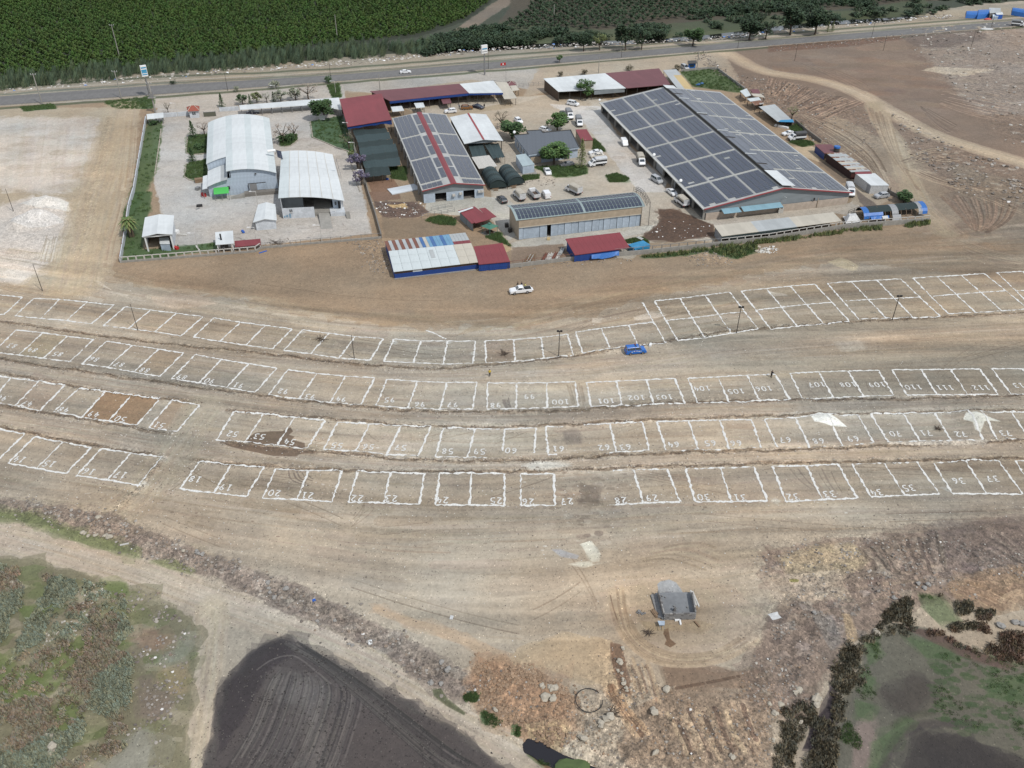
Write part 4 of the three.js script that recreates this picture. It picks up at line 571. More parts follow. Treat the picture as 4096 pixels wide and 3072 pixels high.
// a shed: a sloping roof sheet on posts, with the walls that are asked for
function shed(name, label, fr, h, o = {}) {
  const t = thing(name, label, o.category || 'shed', fr.base, o.group), hf = (u, v) => lerp(lerp(h[0], h[1], u), lerp(h[3], h[2], u), v), R = (u, v, d = 0) => fr.P(u, v, hf(u, v) + d);
  let roof;
  const strips = o.strips || [[0,1,0,1, o.roof || M.whiteRoof]];
  for (const [u0, u1, v0, v1, m] of strips) roof = part(strips.length > 1 ? 'roof_sheet' : 'roof', new G().slab([R(u0, v0), R(u1, v0), R(u1, v1), R(u0, v1)],0.14).geo(), m, t);
  const iu = (o.inset === undefined ? 0.4 : o.inset) / fr.L, iv = (o.inset === undefined ? 0.4 : o.inset) / fr.W;
  const wall = (u0, v0, u1, v1, m, y0 = 0, name2 = 'wall') => { const a = R(u0, v0,-0.16), b = R(u1, v1,-0.16), nn = V(-(b.z - a.z),0, b.x - a.x).normalize().multiplyScalar(0.07), f = (q, y, s) => V(q.x + nn.x * s, y, q.z + nn.z * s); return part(name2, new G().hex([f(a, y0,1), f(b, y0,1), f(b, y0,-1), f(a, y0,-1)],[f(a, a.y,1), f(b, b.y,1), f(b, b.y,-1), f(a, a.y,-1)]).geo(), m, t); };
  const w = o.walls || {};
  if (w.f) wall(iu, iv,1 - iu, iv, w.f, w.f0 || 0); if (w.b) wall(iu,1 - iv,1 - iu,1 - iv, w.b); if (w.l) wall(iu, iv, iu,1 - iv, w.l); if (w.r) wall(1 - iu, iv,1 - iu,1 - iv, w.r);
  for (const [nu, v] of o.posts || []) for (let i = 0; i < nu; i++) { const u = nu > 1 ? lerp(iu,1 - iu, i / (nu - 1)) : 0.5; part('post', new G().post(fr.P(u, lerp(iv,1 - iv, v),0),0, hf(u, v) - 0.14,0.09).geo(), o.postMat || M.darkSteel, t); }
  if (o.fascia) part('fascia', new G().hex([R(0,0, -o.fascia[1]), R(1,0, -o.fascia[1]), R(1,0.012, -o.fascia[1]), R(0,0.012, -o.fascia[1])],[R(0,0,-0.15), R(1,0,-0.15), R(1,0.012,-0.15), R(0,0.012,-0.15)]).geo(), o.fascia[0], t);
  return t;
}
// a gabled hall whose ridge runs front to back: two roof slopes, gable walls, side walls
function gable(t, fr, he, hr, ur, o = {}) {
  const E = (u, v, d = 0) => fr.P(u, v, he + d), Rg = (v, d = 0) => fr.P(ur, v, hr + d);
  const roofL = part('roof', new G().slab([E(0,0), Rg(0), Rg(1), E(0,1)],0.14).geo(), o.roof, t), roofR = part('roof', new G().slab([Rg(0), E(1,0), E(1,1), Rg(1)],0.14).geo(), o.roofR || o.roof, t);
  const i = 0.5 / fr.L, j = 0.5 / fr.W;
  const gab = (v, m, y0) => { const g = new G(), a = fr.P(i, v, y0), b = fr.P(1 - i, v, y0), k = (hr - he) / Math.max(ur,0.01); g.quad(a, b, fr.P(1 - i, v, he - 0.16), fr.P(i, v, he - 0.16)); g.tri(fr.P(i, v, he - 0.16), fr.P(1 - i, v, he - 0.16), fr.P(ur, v, hr - 0.2)); part('gable_wall', g.geo(), m, t); };
  if (o.front) gab(j, o.front, o.front0 || 0); if (o.back) gab(1 - j, o.back,0);
  if (o.left) part('wall', fr.wall(new G(), i, j, i,1 - j, o.left0 || 0, he - 0.16).geo(), o.left, t); if (o.right) part('wall', fr.wall(new G(),1 - i, j,1 - i,1 - j,0, he - 0.16).geo(), o.right, t);
  return [roofL, roofR];
}
const flat = (fr, u0, v0, u1, v1, y0, y1, t = 0.1) => fr.wall(new G(), u0, v0, u1, v1, y0, y1, t).geo();

{ // 1 white vaulted hall
  const FR = p(22,1125,315,6), BR = p(2,115,1020,6), BL = p(1,1797,1060,6), FL = FR.clone().add(sub(BL, BR)), fr = new Frame(FL, FR, BR, BL);
  const t = thing('warehouse', 'large white vaulted warehouse with a green awning by its front wall', 'warehouse', fr.base), H = (u) => 6 + 2.1 * (1 - Math.pow(2 * u - 1,2)), N = 10, un_ = 0.34, vn_ = 0.24;
  for (let i = 0; i < N; i++) { const u0 = i / N, u1 = (i + 1) / N, um = (u0 + u1) / 2, v0 = um < un_ ? vn_ : 0; part('roof_sheet', new G().slab([fr.P(u0, v0, H(u0)), fr.P(u1, v0, H(u1)), fr.P(u1,1, H(u1)), fr.P(u0,1, H(u0))],0.12).geo(), i % 3 ? M.whiteRoof : M.paleRoof, t); if (um < un_) part('roof_sheet', new G().slab([fr.P(u0,-0.005, H(u0) - 2.3), fr.P(u1,-0.005, H(u1) - 2.3), fr.P(u1, vn_, H(u1) - 2.3), fr.P(u0, vn_, H(u0) - 2.3)],0.12).geo(), i === 2 ? M.greyRoof : M.whiteRoof, t); }
  const wg = new G(), g2 = new G(), gb = new G(); for (let i = 0; i < 20; i++) { const u0 = lerp(0.01,0.99, i / 20), u1 = lerp(0.01,0.99, (i + 1) / 20), um = (u0 + u1) / 2, lo = um < un_ ? 2.45 : 0.15; wg.quad(fr.P(u0,0.015,0), fr.P(u1,0.015,0), fr.P(u1,0.015, H(u1) - lo), fr.P(u0,0.015, H(u0) - lo)); if (um < un_) g2.quad(fr.P(u0, vn_ + 0.005, H(u0) - 2.4), fr.P(u1, vn_ + 0.005, H(u1) - 2.4), fr.P(u1, vn_ + 0.005, H(u1) - 0.13), fr.P(u0, vn_ + 0.005, H(u0) - 0.13)); gb.quad(fr.P(u0,0.99,0), fr.P(u1,0.99,0), fr.P(u1,0.99, H(u1) - 0.15), fr.P(u0,0.99, H(u0) - 0.15)); }
  part('front_wall', wg.geo(), M.blueWhite, t); part('step_wall', g2.geo(), M.blueWhite, t); part('back_wall', gb.geo(), M.whiteWall, t);
  part('side_wall', flat(fr,0.01,0.012,0.01,0.99,0,3.6), M.whiteWall, t); part('side_wall', flat(fr,0.011, vn_,0.011,0.99,3.6,5.85), M.whiteWall, t); part('side_wall', flat(fr,0.99,0.012,0.99,0.99,0,5.85), M.whiteWall, t); part('step_wall', flat(fr, un_,0.012, un_, vn_, H(un_) - 2.3, H(un_) - 0.15), M.blueWhite, t);
  const dr = part('door', flat(fr,0.58,0.008,0.82,0.008,1.1,3.2), M.paleBlue, t); part('door_frame', flat(fr,0.57,0.006,0.58,0.006,1.1,3.35), M.darkSteel, dr); part('door_frame', flat(fr,0.57,0.006,0.83,0.006,3.22,3.35), M.darkSteel, dr); part('door_leaf', flat(fr,0.59,0.0065,0.69,0.0065,1.12,3.15,0.08), M.steel, dr);
  part('window', flat(fr,0.275,0.008,0.31,0.008,2.1,3), M.dark, t); part('vent', flat(fr,0.69,0.008,0.715,0.008,5.9,6.3), M.darkSteel, t);
  const aw = part('awning', new G().slab([fr.P(0.08,-0.055,2.2), fr.P(0.29,-0.055,2.2), fr.P(0.29,0.008,2.9), fr.P(0.08,0.008,2.9)],0.07).geo(), M.greenSheet, t); for (const u of [0.09,0.185,0.28]) part('awning_post', new G().post(fr.P(u,-0.05,0),0,2.15,0.06).geo(), M.steel, aw);
  part('loading_dock', fr.box(new G(),0.5,1,-0.03,0.008,0,1).geo(), M.darkConcrete, t); part('ramp', new G().hex([fr.P(0.3,-0.045,0), fr.P(0.5,-0.045,0), fr.P(0.5,-0.03,0), fr.P(0.3,-0.005,0)],[fr.P(0.3,-0.045,0.05), fr.P(0.5,-0.045,1), fr.P(0.5,-0.01,1), fr.P(0.3,-0.01,0.05)]).geo(), M.concrete, t);
  part('side_canopy', new G().slab([fr.P(-0.075,-0.005,3), fr.P(0,-0.005,3.3), fr.P(0,0.2,3.3), fr.P(-0.075,0.2,3)],0.1).geo(), M.whiteRoof, t);
  for (const v of [0,0.19]) part('canopy_post', new G().post(fr.P(-0.07, v,0),0,2.9,0.07).geo(), M.steel, t);
}
{ // 2 lower vaulted hall beside it
  const fr = new Frame(p(22,1150,665,6), p(22,2065,700,4.3), p(22,1900,60,4.3), p(22,1195,20,6)), t = thing('warehouse', 'lower white warehouse with an open loading bay, ramp and steps', 'warehouse', fr.base);
  const H = (u) => lerp(6,4.3, u) + 0.75 * (1 - Math.pow(2 * u - 1,2)), N = 6, X = (u, v, d) => fr.P(u, v, H(u) + d);
  for (let i = 0; i < N; i++) { const a = i / N, b = (i + 1) / N; part('roof_sheet', new G().slab([X(a,0,0), X(b,0,0), X(b,1,0), X(a,1,0)],0.12).geo(), i === 0 ? M.paleRoof : M.whiteRoof, t); if (i) part('roof_seam', new G().slab([X(a - 0.003,0,0.05), X(a + 0.003,0,0.05), X(a + 0.003,1,0.05), X(a - 0.003,1,0.05)],0.06).geo(), M.creamRoof, t); }
  part('front_wall', flat(fr,0.03,-0.02,0.52,-0.02,0,3.2), M.whiteWall, t); part('upper_wall', flat(fr,0.03,0.1,0.36,0.1,0,5.7), M.greyClad, t);
  part('side_wall', flat(fr,0.03,0,0.03,0.98,0,5.7), M.whiteWall, t); part('side_wall', flat(fr,0.98,0.08,0.98,0.98,0,4.15), M.whiteWall, t); part('back_wall', flat(fr,0.03,0.98,0.98,0.98,0,4.2), M.whiteWall, t);
  part('bay_wall', flat(fr,0.36,0.6,0.97,0.6,0,4.8), M.whiteWall, t); part('bay_floor', fr.box(new G(),0.52,0.8,0,0.34,0.02,1.1).geo(), M.concrete, t);
  part('platform', fr.box(new G(),0.76,0.99,-0.02,0.08,0,1.15).geo(), M.whiteWall, t); const bo = part('office', fr.box(new G(),0.82,0.97,0.06,0.3,1.15,4).geo(), M.blueWhite, t); part('window', flat(fr,0.85,0.055,0.875,0.055,2.2,3.2), M.glass, bo); part('door', flat(fr,0.9,0.055,0.93,0.055,1.15,3.3), M.dark, bo); part('door', flat(fr,0.945,0.055,0.965,0.055,1.15,3.3), M.white, bo);
  const wn = part('window', flat(fr,0.145,-0.024,0.185,-0.024,1.9,2.8), M.glass, t); part('window_frame', flat(fr,0.163,-0.026,0.168,-0.026,1.9,2.8,0.12), M.white, wn); part('window_frame', flat(fr,0.14,-0.026,0.19,-0.026,1.82,1.9,0.14), M.white, wn);
  for (const [u0, u1, y0, y1] of [[0.05,0.062,0.5,0.95],[0.078,0.082,0.6,1.15],[0.09,0.094,0.6,1.15],[0.104,0.108,0.6,1.15],[0.09,0.108,1.1,1.18],[0.09,0.108,0.57,0.65],[0.13,0.134,0.4,1.4],[0.148,0.152,0.4,1.4],[0.13,0.152,1.35,1.45],[0.13,0.152,0.88,0.98],[0.13,0.152,0.38,0.48]]) part('painted_mark', flat(fr, u0,-0.025, u1,-0.025, y0, y1,0.02), M.cyan, t);
  part('railing', new G().bar(fr.P(0.77,-0.015,2.1), fr.P(0.84,-0.015,2.1),0.03).bar(fr.P(0.77,-0.015,1.7), fr.P(0.84,-0.015,1.7),0.03).bar(fr.P(0.77,-0.015,1.15), fr.P(0.77,-0.015,2.1),0.03).bar(fr.P(0.84,-0.015,1.15), fr.P(0.84,-0.015,2.1),0.03).geo(), M.white, t);
  const rp = part('ramp', new G().hex([fr.P(0.585,-0.24,0), fr.P(0.76,-0.24,0), fr.P(0.745,-0.01,0), fr.P(0.575,-0.01,0)],[fr.P(0.585,-0.24,0.04), fr.P(0.76,-0.24,0.04), fr.P(0.745,-0.01,1.1), fr.P(0.575,-0.01,1.1)]).geo(), M.concrete, t);
  for (let i = 0; i < 6; i++) part('step', fr.box(new G(),0.995,1.055,-0.02 - 0.012 * i,-0.008 - 0.012 * i,0,1.15 - 0.19 * i).geo(), M.concrete, t);
  const sp = thing('solar_water_heater', 'tilted solar water heater between the two white warehouse roofs', 'water heater', p(22,1150,110,6.3)); { const b = p(22,1150,110,6.3), q = (x, y, h) => p(22, x, y, h); part('collector', new G().slab([q(1140,95,6.5), q(1215,125,6.5), q(1190,15,8), q(1125,0,8)],0.12).geo(), M.panel, sp); part('tank', new THREE.CylinderGeometry(0.45,0.45,2.4,14).rotateZ(Math.PI / 2).rotateY(0.3).translate(b.x - 2,8.2, b.z - 1), M.white, sp); part('stand', new G().bar(q(1115,60,6), q(1125,0,8.1),0.06).bar(q(1180,100,6), q(1190,15,8),0.06).geo(), M.steel, sp); }
  const ra = thing('handrail', 'grey handrail beside the drive right of the lower warehouse', 'railing', p(22,1990,290,0)); for (const [x, y] of [[1955,160],[1985,260],[2020,390]]) part('post', new G().post(p(22, x, y),0,1.2,0.04).geo(), M.steel, ra); part('rail', new G().bar(p(22,1955,160).setY(1.2), p(22,2020,390).setY(1.2),0.04).geo(), M.steel, ra);
}
{ // 3 the small buildings of the white compound
  const fr = quadFrame(22,3,800,990,1130,960,1110,740,870,745), t = thing('shed', 'small white gabled shed in front of the lower warehouse', 'shed', fr.base),[a] = gable(t, fr,2.8,3.5,0.5, { roof: M.whiteRoof, front: M.whiteWall, back: M.whiteWall, left: M.whiteWall, right: M.whiteWall });
  const f2 = quadFrame(5,[4.6,4.6,4.8,4.8],1225,385,1490,362,1502,192,1250,210), t2 = thing('open_shed', 'tall white open-fronted shed beside the palm tree', 'shed', f2.base); gable(t2, f2,4.5,5.1,0.5, { roof: M.whiteRoof, right: M.whiteWall, back: M.greyClad }); part('wall', flat(f2,0.02,0.45,0.02,0.97,0,4.3), M.whiteWall, t2); for (const u of [0.08,0.92]) part('post', new G().post(f2.P(u,0.04,0),0,4.4,0.16).geo(), M.white, t2); part('beam', flat(f2,0.02,0.04,0.98,0.04,4,4.35), M.white, t2);
  const tb = thing('water_tank', 'pale blue boxy tank in the mouth of the tall open shed', 'tank', p(5,1435,505)); const q = quadFrame(5,0,1400,508,1480,508,1470,455,1395,458); part('body', q.box(new G(),0,1,0,1,0,2).geo(), M.paleBlue, tb); part('lid', q.box(new G(),-0.04,1.04,-0.04,1.04,2,2.12).geo(), M.whiteRoof, tb);
  const t4 = shed('boiler_canopy', 'square white canopy with a black chimney pipe by the low fence', quadFrame(22,3,283,1305,535,1285,525,1118,280,1140),[2.9,2.9,3.1,3.1], { posts: [[2,0],[2,1]], postMat: M.white, category: 'canopy' }); const cb = p(22,362,1240,3); part('chimney', new THREE.CylinderGeometry(0.22,0.22,1.7,12).translate(cb.x,3.8, cb.z), M.dark, t4);
  const bl = thing('boiler', 'dark boiler box standing under the square white canopy', 'boiler', p(22,415,1375)); const bq = quadFrame(22,0,365,1395,470,1390,465,1340,365,1345); part('body', bq.box(new G(),0,1,0,1,0,1.6).geo(), M.darkSteel, bl); part('hatch', bq.box(new G(),0.2,0.6,-0.03,0,0.5,1.2).geo(), M.grey, bl);
  shed('lean_to', 'low red sheet roof behind the white hollow fence', quadFrame(22,1.5,552,1335,910,1300,905,1235,548,1265),[1.4,1.4,1.7,1.7], { roof: M.redRoof, posts: [[3,0],[3,1]] });
  const cp = shed('carport', 'long white carport roof along the white compound front', new Frame(p(1,2075,948,2.5), p(2,490,905,2.5), p(2,470,862,2.6), p(1,2067,912,2.6)),[2.5,2.5,2.7,2.7], { posts: [[8,0],[8,1]], postMat: M.steel, category: 'carport' });
  shed('carport', 'short deeper carport roof ending against the big red roof', new Frame(p(2,490,905,2.6), p(2,735,950,2.6), p(2,715,845,2.7), p(2,470,862,2.7)),[2.6,2.6,2.8,2.8], { posts: [[3,0],[3,1]], postMat: M.steel, category: 'carport' });
  shed('bike_shelter', 'small white roofed shelter in the corner of the white wall', quadFrame(21,2.4,140,475,470,440,470,362,135,395),[2.2,2.2,2.6,2.6], { posts: [[5,0],[3,1]], postMat: M.steel, category: 'shelter' });
  const gf = new Frame(p(21,1015,468), p(21,1200,455), p(21,1195,385), p(21,1000,400)), gh = thing('guard_house', 'little white guard house with a red tiled hip roof at the gate', 'guard house', gf.base); part('wall', gf.box(new G(),0,1,0,1,0,2.8).geo(), M.whiteWall, gh); const e = (u, v) => gf.P(u, v,2.75), r1 = gf.P(0.35,0.5,4), r2 = gf.P(0.65,0.5,4), o = 0.16; const rg = new G(); rg.quad(e(-o, -o), e(1 + o, -o), r2, r1).quad(e(1 + o,1 + o), e(-o,1 + o), r1, r2).tri(e(1 + o, -o), e(1 + o,1 + o), r2).tri(e(-o,1 + o), e(-o, -o), r1); part('roof', rg.geo(), M.tile, gh); part('eaves', new G().slab([e(-o, -o), e(1 + o, -o), e(1 + o,1 + o), e(-o,1 + o)],0.08).geo(), M.tile, gh);
  for (const [a1, b1] of [[r1, e(-o, -o)],[r2, e(1 + o, -o)],[r1, r2]]) part('ridge_tile', new G().bar(a1.clone().setY(a1.y + 0.04), b1.clone().setY(b1.y + 0.04),0.07).geo(), M.creamRoof, gh); const gw = part('window', flat(gf,0.3,-0.01,0.65,-0.01,1.2,2.1,0.06), M.glass, gh); part('window_frame', flat(gf,0.46,-0.02,0.49,-0.02,1.2,2.1,0.06), M.white, gw);
  const gate = thing('sliding_gate', 'dark olive sliding gate beside the guard house', 'gate', p(21,1410,430)); part('gate_panel', new G().hex(...[0.1,1.5].map((y) => [p(21,1290,440).setY(y), p(21,1530,425).setY(y), p(21,1530,418).setY(y), p(21,1290,433).setY(y)])).geo(), mat(96,96,82, { side: THREE.DoubleSide }), gate); part('gate_frame', new G().bar(p(21,1290,436).setY(1.6), p(21,1530,421).setY(1.6),0.06).bar(p(21,1290,436).setY(0), p(21,1290,436).setY(2),0.07).bar(p(21,1530,421).setY(0), p(21,1530,421).setY(2),0.07).geo(), M.steel, gate);
}
{ // 4 red shed, market, nets
  const fr = quadFrame(2,[4.4,4.4,5,5],790,1095,1172,1033,1085,812,722,860), t = shed('hay_barn', 'big square dark red roof over an open barn, blue tarp along its front', fr,[4.4,4.4,5.2,5.2], { roof: M.redRoof, posts: [[4,0],[4,0.5],[4,1]], category: 'barn' }); const g = new G(); for (let i = 0; i < 16; i++) { const a = i / 16, b = (i + 1) / 16, d = (k) => 0.75 + 0.35 * vn(k * 1.3,5) + (k > 13 ? (k - 13) * 0.3 : 0); g.quad(fr.P(a,0.012,4.25 - d(i)), fr.P(b,0.012,4.25 - d(i + 1)), fr.P(b,0.012,4.25), fr.P(a,0.012,4.25)); } part('tarp_skirt', g.geo(), M.tarpBlue, t); part('back_wall', flat(fr,0.03,0.97,0.97,0.97,0,4.8), M.darkWood, t);
  const w = shed('market_hall', 'long maroon market roof with a blue fascia, stalls in its shade', quadFrame(2,[4.1,4.1,4.6,4.6],1155,870,1840,800,1760,725,985,790),[4,4,4.7,4.7], { roof: M.maroonRoof, posts: [[9,0],[9,0.5]], walls: { b: M.darkWood, l: M.darkWood }, fascia: [M.tarpBlue,1], category: 'market hall' });
  shed('market_hall', 'white roofed end of the market with a blue fascia', quadFrame(2,[4.1,4.1,4.6,4.6],1840,802,2135,797,2050,698,1760,727),[4,4,4.7,4.7], { roof: M.whiteRoof, posts: [[5,0],[5,0.5]], walls: { b: M.darkWood }, fascia: [M.tarpBlue,0.8], category: 'market hall' });
  const nets = [[835,1120,1120,1105,1140,1140,850,1170],[855,1170,1150,1140,1165,1190,880,1228],[880,1230,1180,1195,1185,1245,890,1275],[890,1275,1205,1240,1225,1300,900,1340],[905,1340,1225,1305,1235,1360,920,1395],[920,1395,1240,1355,1250,1420,940,1450],[945,1450,1145,1435,1165,1500,940,1525]], ord = ['nearest the red barn', 'second from the red barn', 'third from the red barn', 'fourth from the red barn', 'fifth from the red barn', 'sixth from the red barn', 'the short last one by the brown pen'];
  const net = (name, label, q, h, m, sag, group) => { const f = quadFrame(2, h, q[6], q[7], q[4], q[5], q[2], q[3], q[0], q[1]), tt = thing(name, label, 'shade net', f.base, group), gg = new G(), A = 6, B = 3, S = (i, j) => f.P(i / A, j / B, h - sag * Math.sin(Math.PI * (i / A * 3 % 1)) * 0.6 - sag * Math.sin(Math.PI * j / B) + (vn(i * 1.9 + q[0], j * 2.3) - 0.5) * 0.3 + (j === 0 ? -0.25 : 0)); for (let i = 0; i < A; i++) for (let j = 0; j < B; j++) gg.quad(S(i, j), S(i + 1, j), S(i + 1, j + 1), S(i, j + 1)); part('net', gg.geo(), m, tt); for (const u of [0,0.33,0.67,1]) for (const v of [0,1]) part('pole', new G().post(f.P(u, v,0),0, h,0.05).geo(), M.darkWood, tt); };
  nets.forEach((q, i) => net('shade_net', `dark green shade net strip, ${ord[i]}`, q,2.6, i % 2 ? M.net : M.netDark,0.25, 'shade net strips'));
  net('shade_net', 'dark green shade net left of the pair below the white gabled roof',[1830,1240,1960,1240,1995,1340,1870,1350],2.6, M.net,0.2, 'nets below the white gabled roof'); net('shade_net', 'dark green shade net right of the pair below the white gabled roof',[1970,1240,2095,1235,2150,1350,2045,1360],2.6, M.net,0.2, 'nets below the white gabled roof');
  shed('stall', 'small white stall roof over dark clutter next to the red barn', quadFrame(2,2.5,1180,960,1280,950,1260,917,1165,925),[2.3,2.3,2.6,2.6], { posts: [[2,0],[2,1]], category: 'stall', group: 'market stalls' }); shed('stall', 'small white stall roof with blue things lying on it', quadFrame(2,2.5,1385,928,1460,920,1445,888,1365,893),[2.3,2.3,2.6,2.6], { posts: [[2,0],[2,1]], category: 'stall', group: 'market stalls' }); shed('stall', 'small maroon stall roof beside the parked white car', quadFrame(2,2.5,1615,892,1690,885,1675,848,1595,852),[2.3,2.3,2.6,2.6], { roof: M.maroonRoof, posts: [[2,0],[2,1]], category: 'stall', group: 'market stalls' });
  shed('canopy', 'cream sheet canopy at the end of the market', quadFrame(23,3,1970,270,2120,260,2000,90,1870,85),[2.7,2.7,3.2,3.2], { roof: M.creamRoof, posts: [[3,0],[3,1]], category: 'canopy' }); shed('canopy', 'small cream canopy with a table beside the red pyramid roof', quadFrame(23,2.6,2065,180,2148,165,2110,125,2040,132),[2.4,2.4,2.7,2.7], { roof: M.creamRoof, posts: [[2,0],[2,1]], category: 'canopy' });
  const pf = quadFrame(23,2.6,2005,128,2118,115,2098,80,1984,86), pt = thing('gazebo', 'gazebo with a maroon pyramid roof beside the market', 'gazebo', pf.base); { const a = pf.P(0.5,0.5,3.8), gg = new G(), k = [[0,0],[1,0],[1,1],[0,1]]; for (let i = 0; i < 4; i++) gg.tri(pf.P(...k[i],2.6), pf.P(...k[(i + 1) % 4],2.6), a); part('roof', gg.geo(), M.maroonRoof, pt); for (const q of k) { part('post', new G().post(pf.P(q[0] * 0.9 + 0.05, q[1] * 0.9 + 0.05,0),0,2.65,0.07).geo(), M.wood, pt); part('roof_edge', new G().bar(pf.P(...q,2.62), a.clone().setY(3.84),0.06).geo(), M.creamRoof, pt); } }
}
{ // 5 middle hall with solar panels
  const fr = quadFrame(2,4,1435,1650,1980,1597,1645,990,1175,1022), t = thing('solar_hall', 'long narrow hall covered in solar panels with a dark red ridge', 'hall', fr.base), he = 4, hr = 5.5,[a, b] = gable(t, fr, he, hr,0.5, { roof: M.panelRoof, front: M.greyClad, front0: 2.6, back: M.greyClad, left: M.darkConcrete, right: M.concrete });
  part('ridge_cap', new G().slab([fr.P(0.455,-0.005, hr - 0.0), fr.P(0.5,-0.005, hr + 0.16), fr.P(0.5,1, hr + 0.16), fr.P(0.455,1, hr)],0.1).geo(), M.redRoof, t); part('ridge_cap', new G().slab([fr.P(0.5,-0.005, hr + 0.16), fr.P(0.545,-0.005, hr), fr.P(0.545,1, hr), fr.P(0.5,1, hr + 0.16)],0.1).geo(), M.redRoof, t);
  for (const s of [0,1]) part('verge', new G().bar(fr.P(s,-0.004, he + 0.02), fr.P(0.5,-0.004, hr + 0.02),0.13).geo(), M.redTrim, t);
  const S = (u, v) => fr.P(u, v, he + (hr - he) * (1 - Math.abs(2 * u - 1))), L = [], bays = [[0.01,0.055],[0.075,0.35],[0.37,0.66],[0.68,0.99]];
  for (const [v0, v1] of bays) { const n = Math.round((v1 - v0) * fr.W / 1.05); for (const sgn of [0,1]) { const U = (k) => sgn ? 1 - k : k; panelsOn(S(U(0.02), v0), S(U(0.02), v1), S(U(0.34), v1), S(U(0.34), v0), n,4,0.12,0.16, L); if (v0 > 0.05) panelsOn(S(U(0.365), v0 + 0.01), S(U(0.365), v1 - 0.02), S(U(0.45), v1 - 0.02), S(U(0.45), v0 + 0.01), n - 2,1,0.12,0.14, L, (i) => i % 13 === 7); } }
  layPanels(L, t);
  for (const v of [0.065,0.36,0.67]) for (const sgn of [0,1]) { const U = (k) => sgn ? 1 - k : k; part('walkway', new G().bar(S(U(0.01), v).setY(S(U(0.01), v).y + 0.12), S(U(0.36), v).setY(S(U(0.36), v).y + 0.12),0.09).geo(), M.rail, t); }
  const y1 = 2.75; for (const [u0, u1] of [[0.02,0.2],[0.38,0.65],[0.83,0.98]]) part('wall_panel', flat(fr, u0,0.004, u1,0.004,0, y1), M.blueWhite, t); part('floor', fr.box(new G(),0.03,0.97,0.01,0.98,0,0.06).geo(), M.darkConcrete, t);
  for (const [u0, y0] of [[0.47,1.5],[0.58,1.8],[0.88,1.9],[0.93,1.9]]) part('air_unit', fr.box(new G(), u0, u0 + 0.045,-0.008,0.003, y0, y0 + 0.6).geo(), M.offWhite, t);
  for (let i = 1; i < 9; i++) part('buttress', new G().post(fr.P(-0.005, i / 9,0),0,3.8,0.2).geo(), M.concrete, t);
}
{ // 6 white gabled roof, tunnels, rusty roof
  const fr = quadFrame(2,4,1800,1240,2135,1212,1990,985,1675,1010), t = thing('open_barn', 'open barn with a white gabled roof and a brown ridge strip', 'barn', fr.base); gable(t, fr,3.9,4.8,0.5, { roof: M.whiteRoof, front: M.greyClad, front0: 3.5 }); part('ridge_cap', new G().slab([fr.P(0.475,0,4.82), fr.P(0.525,0,4.82), fr.P(0.525,1,4.82), fr.P(0.475,1,4.82)],0.08).geo(), M.redTrim, t); for (const u of [0.03,0.97]) for (const v of [0.03,0.35,0.65,0.97]) part('post', new G().post(fr.P(u, v,0),0,3.8,0.14).geo(), M.darkSteel, t); part('back_wall', flat(fr,0.03,0.97,0.97,0.97,0,3.8), M.darkWood, t);
  shed('rusty_canopy', 'rust-stained white flat roof above the two dark tunnels', quadFrame(2,3,1925,1452,2085,1430,2015,1343,1862,1360),[2.8,2.8,3.1,3.1], { roof: M.offWhite, posts: [[3,0],[3,1]], category: 'canopy', walls: { l: M.darkWood } });
  const tunnel = (label, a, b, c, d) => { const f = quadFrame(24,0, ...a, ...b, ...c, ...d), tt = thing('polytunnel', label, 'polytunnel', f.base, 'dark net tunnels'), N = 12, K = 6, Q = (i, v) => { const th = Math.PI * i / N, k = 0.5 - 0.5 * Math.cos(th); return f.P(k, v,0.7 + 2.5 * Math.sin(th)); }; for (let j = 0; j < K; j++) { const g = new G(); for (let i = 0; i < N; i++) g.quad(Q(i, j / K), Q(i + 1, j / K), Q(i + 1, (j + 1) / K - 0.002), Q(i, (j + 1) / K - 0.002)); part('net_cover', g.geo(), j % 2 ? M.net : M.netDark, tt); } const e = new G(); for (let i = 1; i < N; i++) e.tri(Q(0,0.02), Q(i,0.02), Q(i + 1,0.02)); part('end_net', e.geo(), M.netDark, tt); for (const v of [0,0.5,1]) for (const u of [0,1]) part('pole', new G().post(f.P(u, v,0),0,0.8,0.06).geo(), M.darkWood, tt); const fe = part('board_fence', new G().bar(f.P(0.1,-0.06,0.9), f.P(0.5,-0.06,0.9),0.06).geo(), M.wood, tt); for (let i = 0; i < 4; i++) part('board', new G().hex(...[0.15 + i * 0.22,0.28 + i * 0.22].map((y) => [f.P(0.2,-0.065, y), f.P(0.45,-0.065, y), f.P(0.45,-0.055, y), f.P(0.2,-0.055, y)])).geo(), M.wood, fe); };
  tunnel('dark green net tunnel nearer the solar hall',[215,1190],[480,1170],[330,960],[95,985]); tunnel('dark green net tunnel right of its pair, by the light trucks',[480,1160],[740,1110],[570,930],[345,950]);
}
